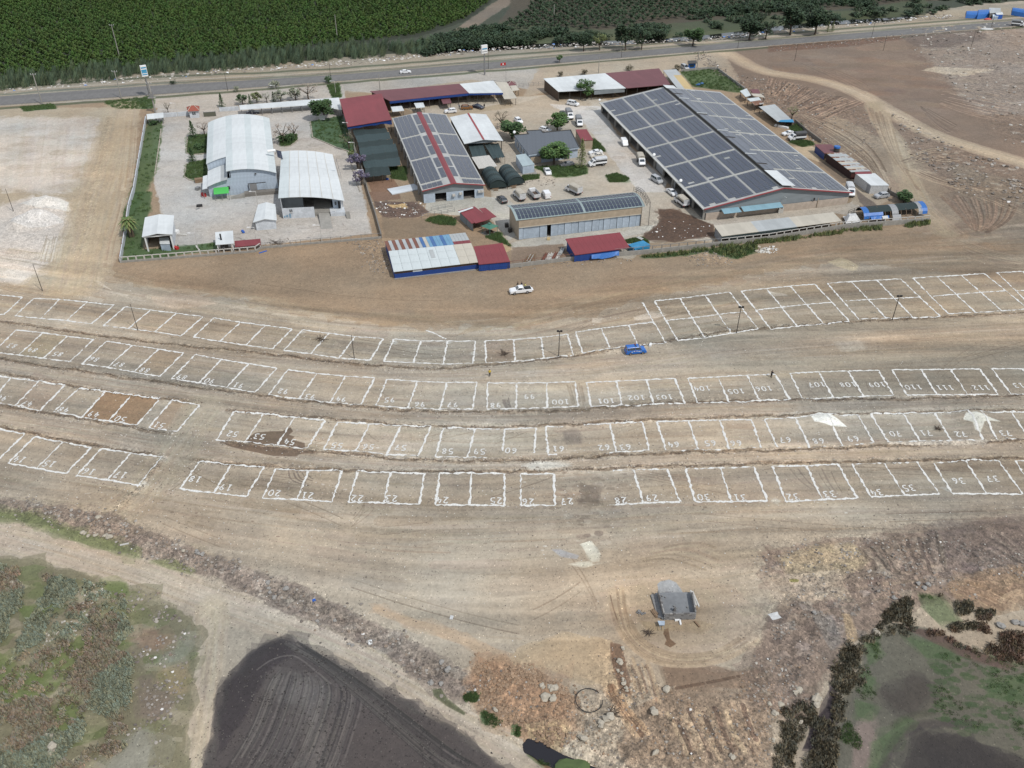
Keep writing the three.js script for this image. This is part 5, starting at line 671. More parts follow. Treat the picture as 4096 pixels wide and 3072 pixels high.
{ // 7 grey-roofed house, annex, hut
  const K = [[790,655],[1535,545],[1410,297],[1000,335],[975,297],[755,310],[790,355],[575,375]].map(([x, y]) => p(24, x, y,3.6)), pts = K.map((q) => [q.x, q.z]), base = K.reduce((s, q) => s.add(q.clone().multiplyScalar(1 / 8)), V(0,0,0)).setY(0), t = thing('house', 'low house with a flat grey felt roof among the trees', 'house', base);
  const cen = [base.x, base.z], ins = (k) => pts.map((q) => [lerp(q[0], cen[0], k), lerp(q[1], cen[1], k)]); part('wall', new G().prism(ins(0.03),0,3.4).geo(), M.blueWhite, t); part('roof', new G().prism(pts,3.4,3.62).geo(), M.slateRoof, t); const pr = new G(); for (let i = 0; i < 8; i++) { const a = K[i], b = K[(i + 1) % 8]; if (i > 0 && i < 7) pr.bar(a.clone().setY(3.7), b.clone().setY(3.7),0.12); } part('parapet', pr.geo(), M.darkSteel, t);
  const fa = new Frame(K[0], K[1], K[2], K[7]), wn = (u0, u1, y0, y1, m, nm) => { const w = part(nm || 'window', flat(fa, u0,0.012, u1,0.012, y0, y1,0.12), m, t); part('window_frame', flat(fa, u0 - 0.008,0.008, u0,0.008, y0, y1,0.12), M.creamWall, w); part('window_frame', flat(fa, u1,0.008, u1 + 0.008,0.008, y0, y1,0.12), M.creamWall, w); }; wn(0.72,0.76,0.1,2.6, M.glass, 'door'); wn(0.77,0.81,0.1,2.6, M.glass, 'door'); wn(0.05,0.24,0.2,2.4, M.creamWall, 'porch_wall'); part('fascia', flat(fa,0,-0.005,1,-0.005,3,3.4,0.2), M.paleBlue, t);
  for (let i = 0; i < 4; i++) { const w = part('window', flat(fa,0.012,0.12 + i * 0.2,0.012,0.24 + i * 0.2,1,2.6,0.14), M.glass, t); part('window_frame', flat(fa,0.006,0.17 + i * 0.2,0.006,0.19 + i * 0.2,1,2.6,0.14), M.white, w); }
  const dish = (label, q, r) => { const d = thing('satellite_dish', label, 'satellite dish', q, 'satellite dishes'); part('dish', new THREE.SphereGeometry(r,14,8,0,6.3,0,0.9).scale(1,0.5,1).rotateX(1).translate(q.x, q.y + 0.9, q.z), M.white, d); part('mast', new G().post(q, q.y - 0.2, q.y + 0.8,0.04).geo(), M.steel, d); }; dish('white satellite dish on the corner of the grey roofed house', p(24,580,365,3.6),0.6); dish('white satellite dish on the big hall left eave, by the silver carrier', p(3,1225,1360,3.5),0.6); dish('white satellite dish on the big hall left eave, by the white saloon', p(3,1455,1585,3.5),0.6); dish('white satellite dish at the far corner of the big solar hall', p(3,755,885,3.5),0.5);
  const fx = quadFrame(24,3.2,1570,438,1745,432,1645,290,1480,295), ax = shed('annex', 'small cream annex with a red roof beside the grey roofed house', fx,[3,3,3.4,3.4], { roof: M.redRoof, inset: 0.2, walls: { f: M.creamWall, b: M.creamWall, l: M.creamWall, r: M.creamWall }, category: 'annex' }); part('window', flat(fx,0.4,0.035,0.62,0.035,1.4,2.5,0.14), mat(70,132,130, { roughness: 0.3, side: THREE.DoubleSide }), ax); part('pipe', new G().post(fx.P(0.36,0.02,0),0,3.3,0.06).geo(), M.offWhite, ax);
  const fh = quadFrame(24,2.8,700,825,880,795,750,650,600,675); shed('hut', 'plain pale blue hut with a light metal roof by the tunnels', fh,[2.7,2.7,3,3], { roof: mat(186,202,206, { map: texSheet }), inset: 0.15, walls: { f: M.blueWhite, b: M.blueWhite, l: M.blueWhite, r: M.blueWhite }, category: 'hut' });
  const hs = solo('hut_slab', new G().prism(P2(24,660,960,915,945,880,870,690,900),0,0.1).geo(), M.concrete, 'thin concrete slab under the pale blue hut', 'slab');
}
{ // 8 cream shed with a curved solar roof
  const fr = new Frame(p(25,690,445,6), p(25,2090,290,6), p(25,1955,118,6.5), p(25,585,262,6.5)), t = thing('garage_shed', 'cream shed with a curved solar roof and a row of pale blue doors', 'shed', fr.base), prof = [[0,6],[0.16,6.55],[0.34,6.95],[0.5,7.05],[0.66,6.95],[0.84,6.55],[1,6]];
  for (let i = 0; i < prof.length - 1; i++) part('roof_sheet', new G().slab([fr.P(-0.01, prof[i][0], prof[i][1]), fr.P(1.01, prof[i][0], prof[i][1]), fr.P(1.01, prof[i + 1][0], prof[i + 1][1]), fr.P(-0.01, prof[i + 1][0], prof[i + 1][1])],0.12).geo(), mat(168,184,184, { map: texSheet, side: THREE.DoubleSide }), t);
  const L = [], hy = (v) => { for (let i = 0; i < prof.length - 1; i++) if (v <= prof[i + 1][0]) return lerp(prof[i][1], prof[i + 1][1], (v - prof[i][0]) / (prof[i + 1][0] - prof[i][0])); return 6; };
  for (const [u0, u1, n] of [[0.008,0.52,18],[0.535,0.992,16]]) for (const [v0, v1] of [[0.02,0.16],[0.165,0.32],[0.325,0.47],[0.53,0.66],[0.67,0.83]]) panelsOn(fr.P(u0, v0, hy(v0)), fr.P(u1, v0, hy(v0)), fr.P(u1, v1, hy(v1)), fr.P(u0, v1, hy(v1)), n,1,0.2,0.12, L); layPanels(L, t);
  const u = 0.012, v = 0.03; part('wall', flat(fr, u, v,1 - u, v,3.75,5.9,0.2), M.creamWall, t); part('lintel', flat(fr, u, v - 0.01,1 - u, v - 0.01,3.6,3.75,0.3), M.creamRoof, t); part('wall', flat(fr, u,1 - v,1 - u,1 - v,0,5.9,0.2), M.creamWall, t);
  for (const uu of [u,1 - u]) { const g = new G(); for (let i = 0; i < prof.length - 1; i++) g.quad(fr.P(uu, prof[i][0],0), fr.P(uu, prof[i + 1][0],0), fr.P(uu, prof[i + 1][0], prof[i + 1][1] - 0.13), fr.P(uu, prof[i][0], prof[i][1] - 0.13)); part('end_wall', g.geo(), M.creamWall, t); }
  part('floor', fr.box(new G(),0.02,0.98,0.06,0.94,0,0.06).geo(), M.darkConcrete, t);
  const X = [690,742,926,1008,1048,1130,1202,1280,1360,1432,1515,1596,1648,1722,1800,1866,1945,2024,2078], U = X.map((x) => lerp(u,1 - u, (x - 690) / (2078 - 690))); for (let i = 0; i < U.length - 1; i++) { if (i === 3) continue; part('door_panel', flat(fr, U[i] + 0.0015, v + 0.01 + (i % 2 ? 0.012 : 0), U[i + 1] - 0.0015, v + 0.01 + (i % 2 ? 0.012 : 0),0.05,3.6,0.1), i % 3 ? M.paleBlue : M.blueWhite, t); }
  const st = thing('access_stair', 'rusty cage stair climbing the far end of the cream solar shed', 'stair', fr.P(1.02,0.5,0)); { const g = (i) => fr.P(1.02, lerp(-0.05,1.05, i),6.1 + 1 * Math.sin(Math.PI * i)), gg = (i) => fr.P(1.045, lerp(-0.05,1.05, i),6.1 + 1 * Math.sin(Math.PI * i)); for (const f of [g, gg]) { for (const d of [0.1,0.7,1.2]) for (let i = 0; i < 8; i++) part('rail', new G().bar(f(i / 8).setY(f(i / 8).y + d), f((i + 1) / 8).setY(f((i + 1) / 8).y + d),0.035).geo(), M.darkSteel, st); for (let i = 0; i <= 8; i++) part('upright', new G().bar(f(i / 8), f(i / 8).setY(f(i / 8).y + 1.2),0.035).geo(), M.darkSteel, st); } part('leg', new G().bar(gg(0).setY(0), gg(0),0.06).geo(), M.darkSteel, st); part('leg', new G().bar(gg(1).setY(0), gg(1),0.06).geo(), M.darkSteel, st); }
}
{ // 9 the big hall
  const fr = new Frame(at(2816,837,3.5), at(3408,770,3.5), at(2881,368,3.5), at(2400,410,3.5)), t = thing('solar_hall', 'huge hall covered in solar panels, open along its left side', 'hall', fr.base), he = 3.5, hr = 7.3, ur = 0.515; const [rl, r2] = gable(t, fr, he, hr, ur, { roof: M.panelRoof, front: M.greyClad, front0: 2, back: M.greyClad, right: M.darkConcrete });
  part('masonry_base', flat(fr,0.02,0.002,0.985,0.002,0,2.05,0.25), M.pinkWall, t); for (const s of [[0, ur],[1, ur]]) part('verge', new G().bar(fr.P(s[0],-0.003, he + 0.03), fr.P(ur,-0.003, hr + 0.03),0.14).geo(), M.redTrim, t); part('gutter', new G().bar(fr.P(-0.003,0, he - 0.05), fr.P(-0.003,1, he - 0.05),0.16).geo(), M.rail, t);
  const S = (u, v) => fr.P(u, v, u < ur ? lerp(he, hr, u / ur) : lerp(hr, he, (u - ur) / (1 - ur))), L = [], V0 = [0.01,0.155,0.325,0.495,0.665,0.835,0.99], blocks = (a, b) => [[a,0.02],[lerp(a, b,0.33),0.022],[lerp(a, b,0.665),0.024]];
  for (let i = 0; i < 6; i++) { const v0 = V0[i] + (i ? 0.006 : 0), v1 = V0[i + 1] - 0.006, n = Math.round((v1 - v0) * fr.W / 1.08); for (const [a, b] of [[0.012,0.163],[0.178,0.33],[0.345,0.492],[0.985,0.845],[0.832,0.692],[0.68,0.6]]) panelsOn(S(a, v0), S(a, v1), S(b, v1), S(b, v0), n, b === 0.6 ? 2 : 4,0.14,0.17, L, (x, y) => hash(x * 31 + i, y * 17 + Math.round(a * 99)) < 0.012); for (const [a, b] of [[0.01,0.49],[0.59,0.99]]) if (i) part('walkway', new G().bar(S(a, V0[i]).setY(S(a, V0[i]).y + 0.14), S(b, V0[i]).setY(S(b, V0[i]).y + 0.14),0.09).geo(), M.rail, t); }
  layPanels(L, t);
  for (const a of [0.17,0.337,0.686,0.838]) part('roof_track', new G().bar(S(a,0.005).setY(S(a,0.005).y + 0.06), S(a,0.995).setY(S(a,0.995).y + 0.06),0.06).geo(), M.rail, t);
  const mo = part('ridge_monitor', new G().hex([fr.P(0.505,0.02, hr - 0.5), fr.P(0.585,0.02, hr - 0.9), fr.P(0.585,0.99, hr - 0.9), fr.P(0.505,0.99, hr - 0.5)],[fr.P(0.505,0.02, hr + 0.75), fr.P(0.585,0.02, hr + 0.15), fr.P(0.585,0.99, hr + 0.15), fr.P(0.505,0.99, hr + 0.75)]).geo(), M.darkSteel, t);
  const LM = []; panelsOn(fr.P(0.583,0.125, hr + 0.17), fr.P(0.583,0.95, hr + 0.17), fr.P(0.507,0.95, hr + 0.73), fr.P(0.507,0.125, hr + 0.73), Math.round(0.825 * fr.W / 1.08),2,0.09,0.12, LM, (i) => i % 21 === 4); layPanels(LM, mo); for (const [v0, v1] of [[0.0,0.12],[0.955,0.995]]) part('white_cap', new G().slab([fr.P(0.5, v0, hr + 0.9), fr.P(0.59, v0, hr + 0.3), fr.P(0.59, v1, hr + 0.3), fr.P(0.5, v1, hr + 0.9)],0.08).geo(), M.whiteRoof, mo); for (const v of [0.26,0.48,0.66,0.83]) part('white_cap', new G().bar(fr.P(0.505, v, hr + 0.9), fr.P(0.585, v, hr + 0.35),0.12).geo(), M.whiteRoof, mo);
  for (let i = 0; i <= 12; i++) part('column', new G().post(fr.P(0.012, lerp(0.008,0.99, i / 12),0),0, he - 0.15,0.3).geo(), M.concrete, t); part('inner_wall', flat(fr,0.14,0.01,0.14,0.99,0,4.4,0.2), M.concrete, t); part('floor', fr.box(new G(),0.01,0.99,0.005,0.995,0,0.07).geo(), M.darkConcrete, t); part('hanging_sheet', flat(fr,0.02,0.335,0.02,0.41,0.1,3.1,0.06), M.tarpGrey, t); part('hanging_sheet', flat(fr,0.018,0.24,0.018,0.255,0.1,3.1,0.06), M.tarpGrey, t); part('hanging_sheet', flat(fr,0.018,0.105,0.018,0.115,0.1,3.1,0.06), M.tarpGrey, t);
  for (const [u0, u1] of [[0.115,0.23],[0.245,0.51]]) part('awning', new G().slab([fr.P(u0,-0.022,2.45), fr.P(u1,-0.022,2.45), fr.P(u1,0.002,2.95), fr.P(u0,0.002,2.95)],0.07).geo(), mat(150,190,206, { map: texSheet, side: THREE.DoubleSide }), t); part('hatch', flat(fr,0.735,-0.001,0.745,-0.001,2.3,3.2,0.1), M.dark, t); part('lamp_arm', new G().bar(fr.P(0.53,0,4.6), fr.P(0.53,-0.012,4.8),0.05).geo(), M.white, t); for (const u of [0.23,0.515,0.77]) part('downpipe', new G().bar(fr.P(u,-0.001,0), fr.P(u,-0.001,3),0.07).geo(), M.creamWall, t);
  const ac = thing('cooling_unit', 'pale boxy cooling unit against the front wall of the big solar hall', 'cooling unit', p(27,830,155)); const q = quadFrame(27,0,808,160,850,158,848,146,806,148); part('case', q.box(new G(),0,1,0,1,0,1.5).geo(), M.offWhite, ac); part('fan', new THREE.CylinderGeometry(0.5,0.5,0.2,14).translate(q.base.x,1.58, q.base.z), M.darkSteel, ac);
}
{ // 10 sheds along the road, north-east
  shed('barn', 'open barn with a long white roof behind a leafy tree near the road', quadFrame(3,[4,4,4.6,4.6],400,787,985,757,805,632,270,678),[3.8,3.8,4.6,4.6], { posts: [[7,0],[5,0.5]], walls: { b: M.darkWood, l: M.darkWood }, category: 'barn' }); const a = shed('barn', 'open barn with a maroon roof adjoining the long white one', quadFrame(3,[4,4,4.6,4.6],990,757,1370,725,1270,590,805,632),[3.8,3.8,4.6,4.6], { roof: M.maroonRoof, posts: [[5,0],[4,0.5]], walls: { b: M.darkWood, r: M.darkWood }, category: 'barn' });
  const f = quadFrame(3,3.4,1445,772,1575,770,1420,598,1305,605); shed('barn', 'narrow grey and yellow sagging roof at the end of the barns', f,[3,3,3.4,3.4], { strips: [[0,0.45,0,1, M.greyRoof],[0.45,1,0,0.72, M.yellowRoof],[0.45,1,0.72,1, M.greyRoof]], posts: [[3,0],[3,1]], category: 'barn' });
  const fs = quadFrame(3,3,710,815,975,790,975,765,710,785); solo('sheet_screen', flat(fs,0,0.5,1,0.5,2.2,3.7,0.06), M.greyClad, 'hanging grey sheet screen under the edge of the long white barn roof', 'screen');
  const kf = quadFrame(3,0,1520,603,1582,600,1580,582,1520,585), kt = thing('kiosk', 'small bright blue kiosk with a flat dark roof near the road', 'kiosk', kf.base); part('wall', kf.box(new G(),0,1,0,1,0,2.6).geo(), M.tarpBright, kt); part('roof', kf.box(new G(),-0.15,1.15,-0.2,1.2,2.6,2.75).geo(), M.darkSteel, kt); part('window', flat(kf,0.2,-0.02,0.8,-0.02,1.1,2,0.05), M.glass, kt);
}
{ // 11 sheds between the yards and the terraces
  const e = (x, y, h) => p(6, x, y, h), fr = new Frame(e(1190,690,2.2), e(1930,605,2.2), e(1860,440,3.1), e(1145,510,3.1)), t = thing('animal_shed', 'long shed of patched grey, rusty and blue roof sheets with blue tarp walls', 'shed', fr.base), H = [2.2,2.2,3.1,3.1], R = (u, v) => fr.P(u, v, lerp(2.2,3.1, v)), B0 = e(1145,510,3.1), sheet = (a, m) => part('roof_sheet', new G().slab(a,0.08).geo(), m, t);
  for (let i = 0; i < 9; i++) { const u0 = i / 9, u1 = (i + 1) / 9 - 0.002; for (const [v0, v1] of [[0,0.36],[0.365,0.72],[0.725,1]]) sheet([R(u0, v0), R(u1, v0), R(u1, v1), R(u0, v1)], i < 7 ? M.paleRoof : M.creamRoof); } part('skylight', new G().slab([R(0.47,0.45), R(0.52,0.45), R(0.52,0.85), R(0.47,0.85)].map((q) => q.setY(q.y + 0.06)),0.04).geo(), M.greyRoof, t);
  const bk = new Frame(e(1145,510,3.1), e(1860,440,3.1), e(1810,350,2.5), e(1110,425,2.5)), Q = (u, v) => bk.P(u, v, lerp(3.08,2.5, v)); for (let i = 0; i < 24; i++) { const u0 = i / 24, u1 = (i + 1) / 24 - 0.002, m = i < 10 ? (i % 2 ? M.greyRoof : M.rustBrown) : i < 11 ? M.deepBlueSheet : i < 12 ? M.creamRoof : i < 19 ? (i % 3 === 1 ? M.deepBlueSheet : M.blueSheet) : M.greyRoof; if (i >= 19) { sheet([Q(u0,0), Q(u1,0), Q(u1,0.28), Q(u0,0.28)], M.redRoof); sheet([Q(u0,0.285), Q(u1,0.285), Q(u1,1), Q(u0,1)], m); } else sheet([Q(u0,0), Q(u1,0), Q(u1,1), Q(u0,1)], m); }
  part('wall', flat(fr,0.01,0.03,0.99,0.03,0,1.35,0.14), M.tarpBlue, t); part('upper_wall', flat(fr,0.01,0.05,0.99,0.05,1.3,2.1,0.1), M.darkWood, t); part('patch', flat(fr,0.22,0.04,0.33,0.04,1.3,2,0.1), M.paleRoof, t); part('side_wall', flat(fr,0.008,0.04,0.008,1,0,2.2,0.12), M.tarpBlue, t); part('side_wall', flat(bk,0.008,0,0.008,0.96,0,2.4,0.12), M.tarpBlue, t); part('back_wall', flat(bk,0.008,0.96,0.99,0.96,0,2.3,0.12), M.darkWood, t); part('plinth', flat(fr,0,0.01,1,0.01,0,0.25,0.3), M.concrete, t);
  const sk = (name, fr2, seed2, t3, y0, yT) => { const g = new G(); for (let i = 0; i < 14; i++) { const f = (k) => { const q = fr2.P(k / 14,0.03,0), d = (vn(k * 1.7 + seed2,3) - 0.5) * 0.3; return [V(q.x, y0 + 0.15 * vn(k * 2.1, seed2), q.z + d), V(q.x, yT, q.z)]; }, a = f(i), b = f(i + 1); g.quad(a[0], b[0], b[1], a[1]); } part(name, g.geo(), M.tarpBlue, t3); };
  const f2 = new Frame(e(1925,625,2.2), e(2195,600,2.2), e(2130,440,3), e(1880,470,3)), t2 = shed('animal_shed', 'small red roofed shed wrapped in blue tarp at the patched shed end', f2,[2.2,2.2,3,3], { strips: [...Array(6)].map((_, i) => [i / 6, (i + 1) / 6 - 0.002,0,1, M.redRoof]), walls: { b: M.tarpBlue, l: M.tarpBlue, r: M.tarpBlue }, posts: [[3,0]] }); sk('tarp_wall', f2,3, t2,0,2.1);
  const f3 = quadFrame(25,[2.3,2.3,3.3,3.3],1325,825,1935,745,1825,578,1220,650), t4 = shed('animal_shed', 'red roofed shed with loose blue tarps behind the perimeter wall', f3,[2.2,2.2,3.3,3.3], { strips: [...Array(10)].map((_, i) => [i / 10, (i + 1) / 10 - 0.001,0,1, M.redRoof]), walls: { l: M.tarpBlue, b: M.darkWood }, posts: [[6,0]] }); { const h = new Frame(f3.P(0,0,0), f3.P(0.8,0,0), f3.P(0.8,1,0), f3.P(0,1,0)); sk('tarp_wall', h,8, t4,0,2.1); const g = new G(); for (let i = 0; i < 8; i++) { const f = (k) => { const q = f3.P(0.3 + 0.5 * k / 8,-0.02,0); return [V(q.x,1.2 - 0.9 * vn(k * 0.9,31), q.z + 0.7), V(q.x,1.75, q.z + 0.1)]; }, a = f(i), b = f(i + 1); g.quad(a[0], b[0], b[1], a[1]); } part('loose_tarp', g.geo(), M.tarpBright, t4); }
  const f5 = quadFrame(27,[2.5,2.5,2.8,2.8],320,357,1360,225,1285,152,250,268), t5 = shed('long_shed', 'long low shed with a pale flat roof along the perimeter wall', f5,[2.5,2.5,2.9,2.9], { strips: [[0,0.3,0,1, M.creamRoof],[0.3,0.62,0,1, M.greyRoof],[0.62,1,0,1, M.creamRoof]], posts: [[12,0],[8,1]], walls: { l: M.tarpGrey, b: M.concrete } }); { const g = new G(); for (let i = 0; i < 30; i++) { const f = (k) => { const q = f5.P(0.62 * k / 30,0.01,0), d = 0.5 + 0.9 * vn(k * 0.5,12); return [V(q.x,2.3 - d, q.z + 0.1), V(q.x,2.36, q.z)]; }, a = f(i), b = f(i + 1); g.quad(a[0], b[0], b[1], a[1]); } part('net_skirt', g.geo(), M.netDark, t5); }
  const k1 = quadFrame(25,2.6,190,480,400,425,215,298,35,340), t6 = shed('kiosk', 'red roofed kiosk with a white strip, beside the green gazebo', k1,[2.4,2.5,2.8,2.7], { strips: [[0,0.16,0.05,1, M.redRoof],[0.165,1,0,1, M.redRoof]], walls: { l: M.greyClad, b: M.redTrim }, posts: [[3,0],[2,0.5]], category: 'kiosk' }); part('roof_extension', new G().slab([p(25,385,425,2.45), p(25,460,405,2.45), p(25,335,305,2.6), p(25,262,315,2.6)],0.08).geo(), M.redRoof, t6); part('white_strip', new G().slab([p(25,30,348,2.85), p(25,45,362,2.85), p(25,205,308,2.95), p(25,190,298,2.95)],0.06).geo(), M.whiteRoof, t6);
  const gz = quadFrame(25,2.3,385,545,485,505,380,470,285,505), t7 = thing('gazebo', 'green pyramid-roofed gazebo over picnic seats', 'gazebo', gz.base); { const a = gz.P(0.5,0.5,3), g = new G(), k = [[0,0],[1,0],[1,1],[0,1]]; for (let i = 0; i < 4; i++) { g.tri(gz.P(...k[i],2.2), gz.P(...k[(i + 1) % 4],2.2), a); part('post', new G().post(gz.P(k[i][0] * 0.84 + 0.08, k[i][1] * 0.84 + 0.08,0),0,2.35,0.06).geo(), M.greenRoof, t7); } part('roof', g.geo(), M.greenRoof, t7); part('finial', gz.box(new G(),0.38,0.62,0.38,0.62,2.85,3.1).geo(), M.greenRoof, t7); part('slab', gz.box(new G(),-0.05,1.05,-0.05,1.05,0,0.12).geo(), M.darkConcrete, t7); }
  const pb = thing('picnic_bench', 'dark picnic table with benches under the green gazebo', 'picnic table', gz.P(0.5,0.5,0.12)); part('tabletop', gz.box(new G(),0.3,0.7,0.4,0.6,0.8,0.88).geo(), M.darkWood, pb); for (const v of [0.22,0.7]) part('bench', gz.box(new G(),0.3,0.7, v, v + 0.08,0.5,0.56).geo(), M.darkWood, pb); for (const q of [0.34,0.62]) part('leg', gz.box(new G(), q, q + 0.04,0.24,0.76,0.12,0.8).geo(), M.darkWood, pb);
}
{ // 12 tarp tunnel and sheds on the right
  const f = new Frame(p(27,1545,235), p(27,2095,185), p(27,2010,105), p(27,1475,160)), t = thing('tarp_tunnel', 'arched tunnel of dark net and bright blue tarps at the wall corner', 'tunnel', f.base), N = 8, K = 14, Q = (i, u) => { const th = Math.PI * i / N; return f.P(u,0.5 - 0.5 * Math.cos(th),0.8 + 2 * Math.sin(th) + 0.12 * (vn(i * 1.3, u * 20) - 0.5)); };
  const strip = (u0, u1, i0, i1, m, nm, lift = 0) => { const g = new G(), n = Math.max(1, Math.round((u1 - u0) * K)); for (let k = 0; k < n; k++) for (let i = i0; i < i1; i++) { const L = (q) => q.setY(q.y + lift), a = lerp(u0, u1, k / n), b = lerp(u0, u1, (k + 1) / n); g.quad(L(Q(i, a)), L(Q(i, b)), L(Q(i + 1, b)), L(Q(i + 1, a))); } return part(nm, g.geo(), m, t); };
  strip(0,1,2,8, M.netDark, 'net_cover'); strip(0,0.09,0,8, M.tarpBright, 'blue_tarp',0.05); strip(0.06,0.45,6,8, M.tarpBright, 'blue_tarp',0.05); strip(0.04,0.3,0,2, M.tarpBright, 'blue_tarp',0.05); strip(0.44,0.54,0,8, M.tarpGrey, 'grey_tarp',0.07); strip(0.86,0.92,0,8, M.tarpGrey, 'grey_tarp',0.06); strip(0.9,1,0,7, M.tarpBright, 'blue_tarp',0.05); for (let i = 0; i <= 12; i++) { const g = new G(); for (let k = 0; k < N; k++) g.bar(Q(k, i / 12).setY(Q(k, i / 12).y - 0.06), Q(k + 1, i / 12).setY(Q(k + 1, i / 12).y - 0.06),0.04); part('hoop', g.geo(), M.wood, t); }
  const hang = (name, label, m, u0, u1, y0, out) => { const g = new G(); for (let i = 0; i < 6; i++) { const e = (k) => { const q = f.P(lerp(u0, u1, k / 6),-0.02,0), d = out + 0.35 * vn(k * 1.9, u0 * 40); return [V(q.x, y0 + 0.3 * vn(k, u0 * 30), q.z + d), V(q.x,1.45, q.z)]; }, a = e(i), b = e(i + 1); g.quad(a[0], b[0], b[1], a[1]); } solo(name, g.geo(), m, label, 'tarpaulin'); }; hang('hanging_tarp', 'blue tarp with torn folds hanging over the wall left of the grey one', M.tarpBright,0.1,0.38,0.7,0.7); hang('hanging_tarp', 'long grey tarp hanging over the wall to the ground', M.tarpGrey,0.44,0.57,0.05,1.2); hang('hanging_tarp', 'white rag of tarp hanging among the blue ones', M.tarpWhite,0.27,0.36,0.9,1);
  const wp = new Frame(p(27,1390,262), p(27,1530,250), p(27,1480,190), p(27,1365,200)), wt = thing('covered_stack', 'stack under a crumpled white sheet behind the wall', 'covered stack', wp.base); { const g = new G(), S = (i, j) => wp.P(i / 4, j / 3, (i === 0 || i === 4 || j === 0 || j === 3 ? 0.5 : 1.8) + 0.3 * vn(i * 1.7, j * 1.3)); for (let i = 0; i < 4; i++) for (let j = 0; j < 3; j++) g.quad(S(i, j), S(i + 1, j), S(i + 1, j + 1), S(i, j + 1)); part('cover', g.geo(), M.tarpWhite, wt); part('stack', wp.box(new G(),0.05,0.95,0.05,0.95,0,0.5).geo(), M.darkWood, wt); }
  const s = (nm, label, a, h, o) => shed(nm, label, quadFrame(26, h[0], ...a), h, o);
  const gs = { group: 'makeshift sheds right of the big hall' };
  s('makeshift_shed', 'makeshift shed of pale and rusty sheets, farthest of the right row',[110,382,165,365,120,305,50,332],[2.4,2.4,2.8,2.8], { roof: M.paleRoof, posts: [[2,0],[2,1]], ...gs }); s('makeshift_shed', 'makeshift shed with a maroon sheet roof in the right row',[185,345,262,345,240,308,155,310],[2.4,2.4,2.6,2.6], { roof: M.maroonRoof, posts: [[2,0],[2,1]], ...gs }); s('makeshift_shed', 'makeshift shed with a cream sagging roof beside the maroon one',[190,372,315,390,270,352,165,350],[2.3,2.3,2.4,2.4], { roof: M.creamRoof, posts: [[2,0],[2,1]], ...gs }); s('makeshift_shed', 'makeshift shed with half pale half rusty brown roof in the right row',[210,470,300,450,245,392,122,408],[2.5,2.5,2.8,2.8], { strips: [[0,1,0.55,1, M.paleRoof],[0,1,0,0.54, M.rust]], posts: [[3,0],[3,1]], walls: { r: M.darkWood }, ...gs });
  const gt = s('makeshift_shed', 'makeshift shed under a grey sheet with blue tarp edge, near a bare bush',[440,638,612,640,410,475,245,500],[2.2,2.2,2.8,2.8], { roof: M.greyRoof, posts: [[3,0],[3,1]], walls: { r: M.darkWood }, ...gs }); part('tarp_edge', new G().slab([p(26,450,640,2.3), p(26,612,645,2.2), p(26,600,615,2.5), p(26,470,622,2.5)],0.05).geo(), M.tarpCyan, gt);
  const rs = s('makeshift_shed', 'small maroon roofed shed with blue tarp sides and a covered tank on top',[930,968,1095,962,1000,880,820,880],[2.4,2.4,2.6,2.6], { roof: M.maroonRoof, posts: [[2,0],[2,1]], walls: { l: M.tarpBlue, b: M.tarpBlue }, ...gs }); { const q = p(26,1050,945,2.5); part('covered_tank', new THREE.CylinderGeometry(0.9,1,1.2,12).translate(q.x,3.2, q.z), M.darkSteel, rs); part('tank_tarp', new THREE.CylinderGeometry(1,1.05,0.5,10).translate(q.x,3.9, q.z), M.tarpBright, rs); }
  const cs = quadFrame(26,2.6,1205,1160,1405,1150,1130,965,940,968); shed('makeshift_shed', 'long shed of striped rusty corrugated sheets right of the big hall', cs,[2.6,2.6,2.8,2.8], { strips: [...Array(14)].map((_, i) => [0,1, i / 14, (i + 1) / 14 - 0.002, i % 3 === 1 ? M.rust : i % 4 === 2 ? M.creamRoof : M.greyRoof]), walls: { f: mat(92,50,46, { map: texSheet, side: THREE.DoubleSide }), l: mat(70,46,44, { map: texSheet, side: THREE.DoubleSide }), r: M.darkWood }, posts: [[2,1]], ...gs });
  const ws = quadFrame(26,2.7,1410,1300,1600,1300,1450,1180,1245,1180), wst = shed('makeshift_shed', 'white box shed with cloth walls nearest of the right row', ws,[2.7,2.7,2.9,2.9], { roof: M.whiteRoof, inset: 0.15, walls: { f: M.tarpWhite, l: M.tarpWhite, r: M.tarpWhite, b: M.tarpWhite }, ...gs }); part('door_flap', flat(ws,0.005,0.03,0.005,0.2,0,2.4,0.2), M.tarpGrey, wst); part('red_strip', new G().slab([p(26,1250,1182,2.95), p(26,1420,1178,2.95), p(26,1400,1155,2.95), p(26,1240,1160,2.95)],0.06).geo(), M.redRoof, wst);
}
